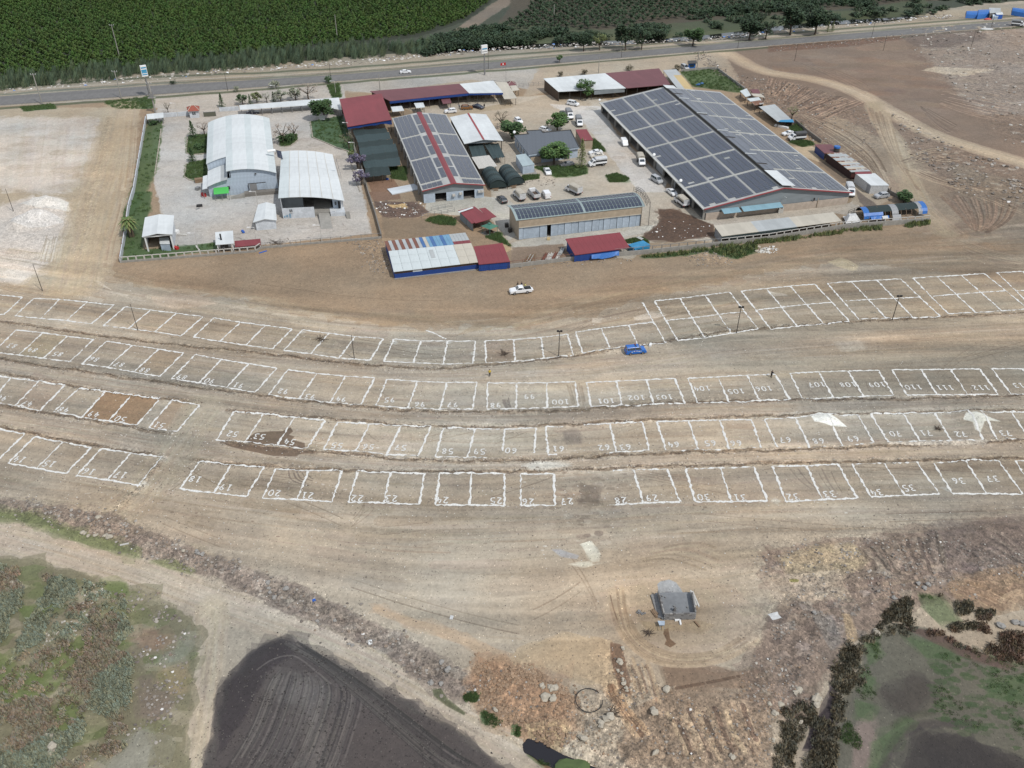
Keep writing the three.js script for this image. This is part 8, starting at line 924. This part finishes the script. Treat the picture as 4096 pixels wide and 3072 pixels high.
// ---------------------------------------------------------------- stones, poles, small things
reseed(2024);
const stoneGeo = (s, k = 1) => { const g = new THREE.IcosahedronGeometry(1, k), a = g.attributes.position; for (let i = 0; i < a.count; i++) { const x = a.getX(i), y = a.getY(i), z = a.getZ(i), f = 0.5 + 0.9 * vn(x * 1.6 + s * 9 + 20, y * 1.6 + z * 2.1 + s * 3 + 20); a.setXYZ(i, x * f, y * f * 0.72, z * f); } g.computeVertexNormals(); return g; };
const stones = [0,1,2,3].map((s) => stoneGeo(s)), chip = stoneGeo(7,0), slabG = boxGeo(1.6,0.35,1.1);
const RUB = new THREE.MeshStandardMaterial({ color: 0xffffff, roughness: 0.95 });
{
  const tone = () => { const k = rnd(); return k < 0.45 ? [0.2,0.175,0.15] : k < 0.65 ? [0.13,0.11,0.095] : k < 0.85 ? [0.3,0.27,0.235] : k < 0.95 ? [0.22,0.17,0.13] : k < 0.985 ? [0.36,0.33,0.29] : [0.6,0.58,0.55]; }, clay = () => { const t = rr(0.7,1.25); return [0.25 * t,0.17 * t,0.11 * t]; };
  const heap = (poly, n, s0, s1, f = tone, keep = 0) => scatter(poly, n, (x, z) => { x += (vn(x * 0.31, z * 0.31) - 0.5) * 4 + (rnd() + rnd() - 1) * 1.8; z += (vn(x * 0.31 + 70, z * 0.31) - 0.5) * 3 + (rnd() + rnd() - 1) * 1.4; if (fbm(x * 0.25, z * 0.25,2) < keep) return 0; const s = s0 + (s1 - s0) * Math.pow(rnd(),3); return [x, heightAt(x, z) + s * 0.15, z, s, s * rr(0.6,1.1), rr(0,6), f(), rr(-0.4,0.4), rr(-0.4,0.4)]; });
  mass('bank_rubble', 'grey broken rubble covering the bank above the lower track', 'rubble', chip, RUB, heap(BANK,15000,0.05,0.36, tone,0.38)); mass('clay_clods', 'orange brown clods and stones on the clay slope', 'clods', chip, RUB,[...heap(P2(14,1900,700,2212,740,2500,840,2700,1000,2760,1250,2500,1420,2212,1300,1950,1100,1860,950),5000,0.05,0.34, clay,0.4), ...heap(CLODS,4500,0.04,0.24, () => rnd() < 0.5 ? clay() : tone())]);
  mass('east_rubble', 'dark mixed rubble on the slope right of the block room', 'rubble', chip, RUB, heap(EASTHEAP,9000,0.04,0.3, tone,0.47)); mass('far_rubble', 'pale building rubble strewn over the upper right waste ground', 'rubble', chip, RUB,[...heap(ERUB,2800,0.12,0.9, () => rnd() < 0.25 ? [0.42,0.4,0.36] : tone(),0.42), ...heap(ERUB2,3000,0.1,0.8, tone,0.42), ...heap(NEHEAP,2600,0.1,0.5, tone,0.4), ...heap(P2(4,0,390,700,340,1200,290,1300,330,700,400,0,440),1500,0.1,0.5, tone), ...heap(P2(3,1560,450,1640,440,1800,560,1860,650,1800,660,1700,580),900,0.1,0.5, tone)]);
  const bankP = guide(-120,203,0,197,300,170,600,146,760,134,900,122,1050,108,1200,100,1350,92,1560,82,1660,70,1900,48,2060,34), litter = []; for (let i = 0; i < 2400; i++) { const q = along(bankP, rnd()), s = 0.12 + 0.75 * Math.pow(rnd(),3), x = q[0] + rr(-2,2), z = q[1] + rr(-3.5,3.5), k = rnd(); litter.push([x,0.05, z, s, s * 0.6, rr(0,6), k < 0.5 ? [0.42,0.39,0.35] : k < 0.6 ? [0.75,0.75,0.74] : k < 0.63 ? [0.1,0.22,0.5] : tone(),0,0]); } mass('canal_litter', 'pale rubble and litter along the edge of the canal bank', 'litter', chip, RUB, litter);
  const row_ = []; for (const [cv, h] of BERMS) for (let i = 0, n = cv.reduce((t, q, j) => j ? t + Math.hypot(q[0] - cv[j - 1][0], q[1] - cv[j - 1][1]) : 0,0) * 3; i < n; i++) { const q = along(cv, rnd()), s = 0.05 + 0.16 * rnd() * rnd(), x = q[0] + rr(-0.7,0.7), z = q[1] + rr(-0.7,0.7); row_.push([x, heightAt(x, z) + s * 0.2, z, s, s, rr(0,6), rnd() < 0.75 ? [0.13,0.1,0.078] : [0.34,0.31,0.27],0,0]); } mass('berm_clods', 'dark soil clods along the edges of the plot rows', 'clods', chip, RUB, row_);
  const peb = []; for (let i = 0; i < 9000; i++) { const gi = Math.floor(rr(0,5)), u = rnd(), a = along(GUIDES[gi], u), b = along(GUIDES[gi + 1], u), t = rr(-0.2,1.2) * (gi === 4 ? 2.2 : 1), x = lerp(a[0], b[0], t), z = lerp(a[1], b[1], t), s = 0.04 + 0.11 * Math.pow(rnd(),2); peb.push([x, heightAt(x, z) + s * 0.2, z, s, s * 0.8, rr(0,6), rnd() < 0.55 ? [0.5,0.47,0.42] : [0.12,0.1,0.085],0,0]); } mass('field_clods', 'dark clods and stubble over the ploughed plot', 'clods', chip, RUB, heap(P2(0,550,1405,610,1372,740,1430,930,1540,1085,1659,1130,1700,430,1700,465,1530,500,1450),6500,0.03,0.16, () => rnd() < 0.6 ? [0.035,0.03,0.028] : [0.09,0.08,0.072])); mass('terrace_pebbles', 'small pebbles and clods scattered over the terraces', 'pebbles', chip, RUB, peb);
  mass('scrub_stones', 'small pale stones and rubble between the scrub and the branch track', 'rubble', chip, RUB,[...heap(P2(13,900,60,1200,100,1500,200,1700,500,1620,900,1480,1250,1400,1700,700,1700,1100,1200,1150,600),2600,0.04,0.34, tone,0.4), ...heap(P2(13,300,600,420,420,600,200,760,60,900,60,700,300,450,640),500,0.04,0.25, () => [0.4,0.37,0.32])]); mass('manure_litter', 'white bags and scraps strewn on the brown heaps', 'litter', chip, RUB,[...heap(P2(7,1260,250,1420,200,1700,300,1720,390,1400,420,1200,390),45,0.12,0.34, () => [0.72,0.71,0.69]), ...heap(P2(6,1020,90,1400,110,1470,170,1180,220,1040,180),160,0.12,0.5, () => rnd() < 0.5 ? [0.7,0.69,0.66] : tone()), ...heap(P2(7,2080,500,2212,480,2212,520,2080,520),110,0.2,0.55, () => [0.5,0.48,0.44]), ...heap(P2(7,1480,540,1700,500,1900,590,1600,640),400,0.08,0.35, tone), ...heap(P2(6,880,440,1100,410,1170,700,1050,720,960,620),500,0.08,0.35, tone), ...heap(P2(7,0,600,500,580,900,570,1000,590,0,660),300,0.08,0.35, tone), ...heap(P2(22,940,1230,1300,1250,1500,1320,940,1350),120,0.1,0.3, tone), ...heap(P2(24,680,980,1180,980,1100,1130,800,1080),160,0.1,0.35, tone)]);
}
const ORD = ['', 'second', 'third', 'fourth', 'fifth', 'sixth', 'seventh', 'eighth', 'ninth', 'tenth', 'eleventh', 'twelfth', 'thirteenth'];
{ // boulders
  const bl = (where, group, list, m = M.boulder) => [...list].sort((a, b) => p(...a).x - p(...b).x).forEach(([w, x, y, s, f], i) => { const q = p(w, x, y), b = shade(new THREE.Mesh(stones[i % 4], m)); q.y = heightAt(q.x, q.z) + s * 0.3; b.name = numbered('boulder'); b.position.copy(q); s *= 0.74; b.scale.set(s * (f || 1.15), s, s); b.rotation.y = i * 1.7 + x; tag(b, list.length > 1 ? `${where}, ${i ? i === list.length - 1 ? 'rightmost' : ORD[i] + ' from the left' : 'leftmost'}` : where, 'boulder', group); scene.add(b); });
  bl('pale boulder on the orange clay slope', 'boulders on the clay slope',[[15,262,950,0.5,1.5],[15,325,955,0.45],[15,368,968,0.7],[15,338,988,0.4],[15,290,1050,0.85],[15,352,1068,0.6,1.6]]); bl('pale boulder along the dark trench', 'boulders along the trench',[[15,958,628,0.42],[15,930,738,0.55],[15,940,755,0.4],[15,965,935,0.45],[15,958,905,0.35],[15,985,980,0.35],[15,990,995,0.3],[15,915,820,0.35],[15,950,845,0.3]]);
  for (const [say, w, x, y, s, f] of [['grey pale boulder at the head of the plough marks below the block room',15,1332,985,0.72],['flat pale boulder below the tyre fan',15,1226,1185,0.75,1.3],['large pale boulder with dark brush beside it on the clay',15,838,1245,0.95,1.2],['square pale boulder left of the dark brush on the clay',15,770,1290,0.7],['tall white boulder on the clay slope above the ditch',15,617,1387,0.85,0.8],['pair of white stones alone in the lower rubble',15,1905,1562,0.5,1.5],['upright white stone in the lower rubble',15,1237,1525,0.7,0.6],['white boulder at the rim of the dark hollow',16,943,472,0.75],['big white boulder in the lower left scrub',13,437,1465,1.1,1],['white boulder behind the biggest one in the scrub',13,437,1358,0.6,1.4],['leaning white boulder in the scrub, leftmost of three',13,385,1345,0.6,0.7],['pale stone at the top left corner of the scrub',13,98,42,0.7,1.2],['white boulder alone on the upper rubble bank',9,842,1142,0.55,1.4],['white stone in the orange clay near the ditch end',14,2068,1142,0.55,0.8]]) bl(say, null,[[w, x, y, s, f]]);
  bl('white boulder beside the dark ditch', 'boulders by the ditch',[[16,275,970,0.6],[16,245,985,0.5],[16,425,1020,0.75],[16,440,1060,0.65],[16,440,990,0.4],[16,470,1020,0.35],[16,120,1088,0.55],[16,65,1175,0.55],[16,305,1200,0.55,0.7],[16,15,1105,0.4],[16,60,1380,0.4],[16,245,1100,0.4]]); bl('pale boulder at the rubble bank foot', 'boulders at the bank foot',[[9,715,1275,0.62,1.2],[9,755,1290,0.4],[9,820,1285,0.4,1.5],[9,905,1305,0.5,0.8],[9,942,1312,0.65,1.2],[9,918,1290,0.35],[9,945,1255,0.35],[9,1580,1430,0.4]]); bl('grey boulder on the rubble bank', 'rock cluster on the bank',[[9,1700,1445,0.5],[9,1748,1475,0.5],[9,1715,1470,0.4],[14,100,50,0.5],[14,255,100,0.6],[14,115,120,0.4],[14,155,165,0.5],[14,105,85,0.4],[14,1660,790,0.6],[14,1600,730,0.5],[14,985,555,0.45],[14,525,360,0.4],[14,680,375,0.35]], M.boulderGrey); bl('squared block by the lower track', 'blocks by the lower track',[[14,1507,893,0.5],[14,1595,900,0.45],[14,1650,800,0.45],[14,800,560,0.35],[14,830,570,0.35]], M.boulderGrey); bl('broken slab above the dark hollow', 'slabs above the hollow',[[16,2020,415,0.7,1.4],[16,2145,392,0.6,1.3],[16,2205,410,0.6],[16,1380,80,0.5,1.3],[16,1350,110,0.5],[16,1090,190,0.45,1.2],[16,1295,72,0.45],[16,400,320,0.45]], M.boulderGrey); bl('concrete chunk piled by the perimeter wall weeds', 'concrete chunks by the wall',[[27,635,455,0.7],[27,620,490,0.6],[27,660,475,0.5],[27,690,480,0.5],[27,600,475,0.45],[27,640,495,0.45],[27,715,490,0.35]]);
  const chunk = (say, w, x, y, m, a, b, c) => { const q = p(w, x, y); solo('debris', boxGeo(a, b, c).rotateY(x).translate(q.x, heightAt(q.x, q.z) + b / 2, q.z), m, say, 'debris'); }; chunk('white drum-like block by the lane next to the blue van',7,1195,1330, M.white,1.1,0.5,0.5); chunk('white slab thrown on the left rubble bank',9,1070,1370, M.offWhite,0.3,0.15,1.4); chunk('blue scrap in the rubble bank',14,500,205, M.blue,0.5,0.2,0.4); chunk('white sheet lying on the right rubble edge',16,60,345, M.tarpWhite,2.6,0.15,1.2); chunk('pale rag on the earth above the clay slope',14,1690,360, M.tarpWhite,0.5,0.1,0.7); chunk('white round lump near the rubble bank middle',14,985,555, M.white,0.7,0.3,0.5); chunk('white concrete pad in the brown pen',23,800,1335, M.whiteWall,4.4,0.3,9); chunk('flat white panel on the grass above the pad',23,755,1150, M.white,2.2,0.08,1.6); chunk('blue barrel lying on the brown pen',2,1135,1553, M.blue,0.6,0.5,0.6); chunk('dark tipped skip on the white yard',5,1725,125, M.dark,1.6,0.5,1); chunk('small dark plate on the white yard',5,1710,145, M.grey,1.3,0.05,0.6); chunk('stack of boards beside the open shed',5,1580,370, M.offWhite,2.6,0.2,0.8); chunk('white panel pile against the open shed',5,1525,355, M.white,1.4,0.8,1.2); chunk('red scrap heap beside the open shed',5,1520,490, M.red,1.6,0.6,0.9); chunk('long white board on the grass by the fence',5,1708,485, M.offWhite,3.4,0.12,0.4); chunk('dark flat sheet before the lower warehouse wall',22,1505,925, M.dark,2.4,0.1,1); chunk('blue crates on the yard edge',22,665,1135, M.blue,1.4,0.4,0.6); chunk('blue rag outside the low concrete wall',22,940,1412, M.blue,2.2,0.12,0.4); chunk('red bins beside the green awning',22,125,640, M.red,1.5,1,0.8); chunk('grey tub left of the green awning',22,42,550, M.steel,1.4,0.9,1); chunk('yellow cage of pallets left of the warehouse',22,60,445, M.wood,2.4,1.2,1.4); chunk('small white sign on the lawn by the big leafy tree',2,575,1035, M.white,2,1.6,0.3); chunk('dark bin beside the cream shed end, farther',25,572,520, M.darkSteel,1,1.2,0.8); chunk('dark bin beside the cream shed end, nearer',25,610,575, M.darkSteel,1,1.2,0.8); chunk('straw bundle at the open door of the cream shed',25,1035,655, M.yellowRoof,1.4,0.3,0.8); chunk('cyan tarp heap behind the perimeter wall',25,2030,775, M.tarpCyan,5,1.6,3); chunk('white sacks by the manure heap',7,1105,415, M.tarpWhite,1.8,0.6,1); chunk('blue tarp in the green corner by the kiosk',3,1625,730, M.tarpBright,4,0.3,1.4); chunk('white boat-like shell beside the grey sheet shed',26,480,700, M.white,5,0.6,1);
  const tr = [['rusty feeding trough in the yard by the perimeter wall, first',25,800,895, M.wood],['rusty feeding trough in the yard by the perimeter wall, second',25,830,885, M.offWhite],['rusty feeding trough in the yard by the perimeter wall, third',25,855,870, M.wood],['long brown trough left of the white ones',25,1000,860, M.rustBrown],['long white trough left of its pair',25,1035,865, M.offWhite],['long white trough right of its pair',25,1065,860, M.offWhite],['long brown trough right of the white pair',25,1105,850, M.rustBrown],['long pale trough next to the red shed',25,1145,855, M.offWhite],['single grey trough above the others',25,1180,800, M.greyRoof]]; for (const [say, w, x, y, m] of tr) { const q = p(w, x, y), t = thing('trough', say, 'trough', q, 'feeding troughs'); t.rotation.y = -0.28; for (const [n, a, b, c, X, Y] of [['side',0.08,0.5,4,-0.35,0.45],['side',0.08,0.5,4,0.35,0.45],['bottom',0.7,0.08,4,0,0.22]]) { const e = shade(new THREE.Mesh(cached(n + 'tg', () => boxGeo(a, b, c)), m)); e.name = n; e.position.set(X, Y,0); t.add(e); } }
}
{ // poles, lamps, signs
  const pole = (name, label, w, x, y, h, r, m, group, f) => { const q = p(w, x, y); q.y = heightAt(q.x, q.z) - 0.1; const t = thing(name, label, 'pole', q, group), a = (n, g, mm) => { const e = shade(new THREE.Mesh(g, mm || m)); e.name = n; t.add(e); return e; }; a('shaft', new THREE.CylinderGeometry(r * 0.65, r, h,8).translate(0, h / 2,0)); if (f) f(a, h); return t; };
  const flood = (a, h) => { for (const s of [-1,1]) a('floodlight', boxGeo(0.5,0.4,0.3).rotateX(0.5).translate(s * 0.35, h,0.1), M.dark); a('crossbar', boxGeo(1.1,0.08,0.08).translate(0, h - 0.1,0), M.darkSteel); }, FG = 'floodlight poles on the terraces'; pole('floodlight_pole', 'dark floodlight pole right of the worker in yellow',7,403,1420,6.6,0.11, M.darkSteel, FG, flood); pole('floodlight_pole', 'dark floodlight pole in the first double block',7,1940,1217,7,0.11, M.darkSteel, FG, flood); pole('floodlight_pole', 'dark floodlight pole in the third double block, near the right',8,1075,1100,6.6,0.11, M.darkSteel, FG, flood); pole('lamp_pole', 'thin dark pole beside the brushwood in the top plot row',6,850,1440,6.2,0.09, M.darkSteel, FG); pole('lamp_pole', 'thin dark pole in the third block of the top plot row',5,1192,1195,7,0.09, M.darkSteel, FG); pole('lamp_pole', 'thin dark pole on the pale mound corner, lower left',5,368,855,7.5,0.09, M.darkSteel, FG); pole('lamp_pole', 'thin dark pole behind the pale gravel heaps',5,118,170,7,0.09, M.darkSteel, FG);
  const arm = (a, h) => { a('crossarm', boxGeo(2,0.14,0.14).translate(0, h - 0.3,0), M.steel); for (const s of [-0.9,0,0.9]) a('insulator', new THREE.CylinderGeometry(0.08,0.08,0.35,8).translate(s, h,0), M.white); }, UG = 'power poles along the road'; pole('power_pole', 'concrete power pole at the left edge of the road',1,368,905,11.5,0.24, M.concrete, UG, arm); pole('power_pole', 'concrete power pole left of the blue sign',1,1050,852,10.5,0.22, M.concrete, UG, arm); pole('power_pole', 'concrete power pole behind the reeds with a crossarm',1,1030,480,13,0.22, M.concrete, UG, arm); pole('power_pole', 'bare concrete power pole at the crop field edge',2,703,330,10.5,0.2, M.concrete, UG); pole('power_pole', 'concrete power pole at the orchard corner',3,362,175,7.5,0.2, M.concrete, UG); pole('power_pole', 'concrete power pole behind the market roof',2,1072,780,6.5,0.18, M.concrete, UG); pole('power_pole', 'concrete power pole by the white barn roof',3,747,632,6.5,0.16, M.concrete, UG); pole('power_pole', 'concrete power pole at the dirt track mouth',3,1597,600,8,0.18, M.concrete, UG);
  pole('transformer_pole', 'concrete pole with a transformer platform beside the blue sign',1,1345,975,11,0.36, M.concrete, UG, (a, h) => { a('platform', boxGeo(2.6,0.2,1.6).translate(0, h * 0.52,0), M.concrete); a('transformer', boxGeo(1.3,1.3,1).translate(0, h * 0.52 + 0.75,0), M.steel); for (const s of [-0.4,0,0.4]) a('bushing', new THREE.CylinderGeometry(0.07,0.1,0.5,8).translate(s, h * 0.52 + 1.6,0), M.darkWood); arm(a, h); });
  for (const [say, w, x, y] of [['thin dark street lamp post on the near verge, left',1,1290,832],['thin dark street lamp post on the near verge past the lay-by',1,1968,782],['thin dark street lamp post left of the road car',2,648,690],['thin dark street lamp post beside the white totem sign',2,2008,600],['thin dark street lamp post before the roadside trees',3,945,500],['thin dark street lamp post right of the lone roadside tree',3,1950,418],['leaning dark post at the upper right road bend',4,895,322],['leaning dark post near the far tents',4,1925,245],['thin pole on the brown waste ground, left',4,230,525],['thin pole on the brown waste ground, middle',4,995,440],['thin pole on the brown waste ground, right',4,1755,405]]) pole('lamp_post', say, w, x, y,7,0.1, M.darkSteel, 'thin posts along the road');
  const yl = (a, h) => { a('lamp_arm', boxGeo(1.6,0.08,0.08).translate(-0.7, h,0), M.white); a('lamp_head', boxGeo(0.7,0.14,0.3).translate(-1.5, h,0), M.white); }, YG = 'pale yard lamps'; for (const [say, w, x, y] of [['pale yard lamp beside the upper shade nets',2,860,1355],['pale yard lamp at the purple trees',2,938,1600],['pale yard lamp at the red barn corner',2,805,1180],['pale yard lamp at the compound wall end',6,20,130],['pale yard lamp behind the carport',2,178,850],['pale yard lamp in the small green strip by the road',2,690,810],['pale yard lamp by the guard house wall',21,762,435],['pale yard lamp behind the low red roof',22,858,1300],['pale yard lamp at the low fence middle',22,1755,1270],['pale yard lamp by the open shed fence',5,1715,500]]) pole('yard_lamp', say, w, x, y,5,0.09, M.offWhite, YG, yl);
  const sign = (label, w, x, y, h, bw, bh, face, marks) => pole('totem_sign', label, w, x, y, h,0.34, M.steel, 'totem signs', (a) => { const box = a('sign_box', boxGeo(bw, bh,0.9).rotateY(0.5).translate(0, h + bh / 2 - 0.2,0), face); for (const [py, ph, m] of marks) a('sign_lettering', boxGeo(bw * 0.86, ph,0.94).rotateY(0.5).translate(0, h + py,0), m); }); sign('tall totem sign with a pale blue box by the left entrance',1,1300,845,8.5,2.2,4, M.white,[[0.5,0.4, M.cyan],[1.2,0.4, M.cyan],[1.9,0.9, M.cyan],[3,0.5, M.cyan]]); sign('tall totem sign with a white box above the market forecourt',2,1976,648,9,2.6,3.2, M.white,[[0.5,0.3, M.grey],[1.6,0.5, M.cyan]]);
  const fl = thing('flag', 'small red flag on a pole by the market forecourt', 'flag', p(2,2160,720)); part('pole', new G().post(p(2,2160,720),0,8.2,0.06).geo(), M.steel, fl); { const q = p(2,2160,720); part('cloth', new G().quad(V(q.x - 2.2,7, q.z + 0.2), V(q.x,7.1, q.z), V(q.x,8.2, q.z), V(q.x - 2.1,8, q.z + 0.3)).geo(), mat(196,40,40, { side: THREE.DoubleSide }), fl); part('emblem', new THREE.CylinderGeometry(0.3,0.3,0.08,12).rotateX(1.5).translate(q.x - 1.1,7.6, q.z + 0.2), M.white, fl); }
  const hoop = p(15,665,1085); solo('hose_ring', new THREE.TorusGeometry(1.85,0.06,8,40,5.6).rotateX(Math.PI / 2).translate(hoop.x, heightAt(hoop.x, hoop.z) + 0.12, hoop.z), M.dark, 'black hose laid in a ring on the clay slope', 'hose'); const h2 = p(7,1655,1242); solo('hose_ring', new THREE.TorusGeometry(0.9,0.05,8,30,5.8).rotateX(Math.PI / 2).translate(h2.x, heightAt(h2.x, h2.z) + 0.08, h2.z), M.dark, 'thin dark hose coil at the lane edge in the first double block', 'hose'); const isl = p(15,535,1640); const im_ = solo('grass_island', stoneGeo(3,2).scale(2.2,0.8,1.7).translate(isl.x,-1.3, isl.z), mat(92,112,62, { map: texFine }), 'grassy hump standing in the black ditch water', 'grass hump');
  const brush = (label, w, x, y, R) => { const q = ground(w, x, y), g = []; for (let i = 0; i < 26; i++) { const a = rr(0,6.3), s = V(rr(-0.3,0.3) * R,0.05, rr(-0.3,0.3) * R); g.push(limb(s, s.clone().add(V(Math.cos(a) * rr(0.4,1) * R, rr(0.05,0.5), Math.sin(a) * rr(0.4,1) * R)),0.05,0.02)); } const m = shade(new THREE.Mesh(mergeGeometries(g), bark)); m.name = numbered('brushwood'); m.position.copy(q); tag(m, label, 'brushwood', 'brushwood piles', 'stuff'); scene.add(m); }; brush('dead brushwood in the plot beside the thin dark pole',6,560,1270,2); brush('dead brushwood in the plot by the floodlight right of the worker',6,2140,1400,1.8); brush('dead brushwood heaped on the white yard edge',22,1130,1290,3); brush('dead twigs in plot seventy-one',12,1465,385,1.1); brush('dark brush beside the large boulder on the clay',15,860,1200,1.5); brush('pale twigs before the block room',28,290,1290,1.2);
}
renderer.render(scene, camera);
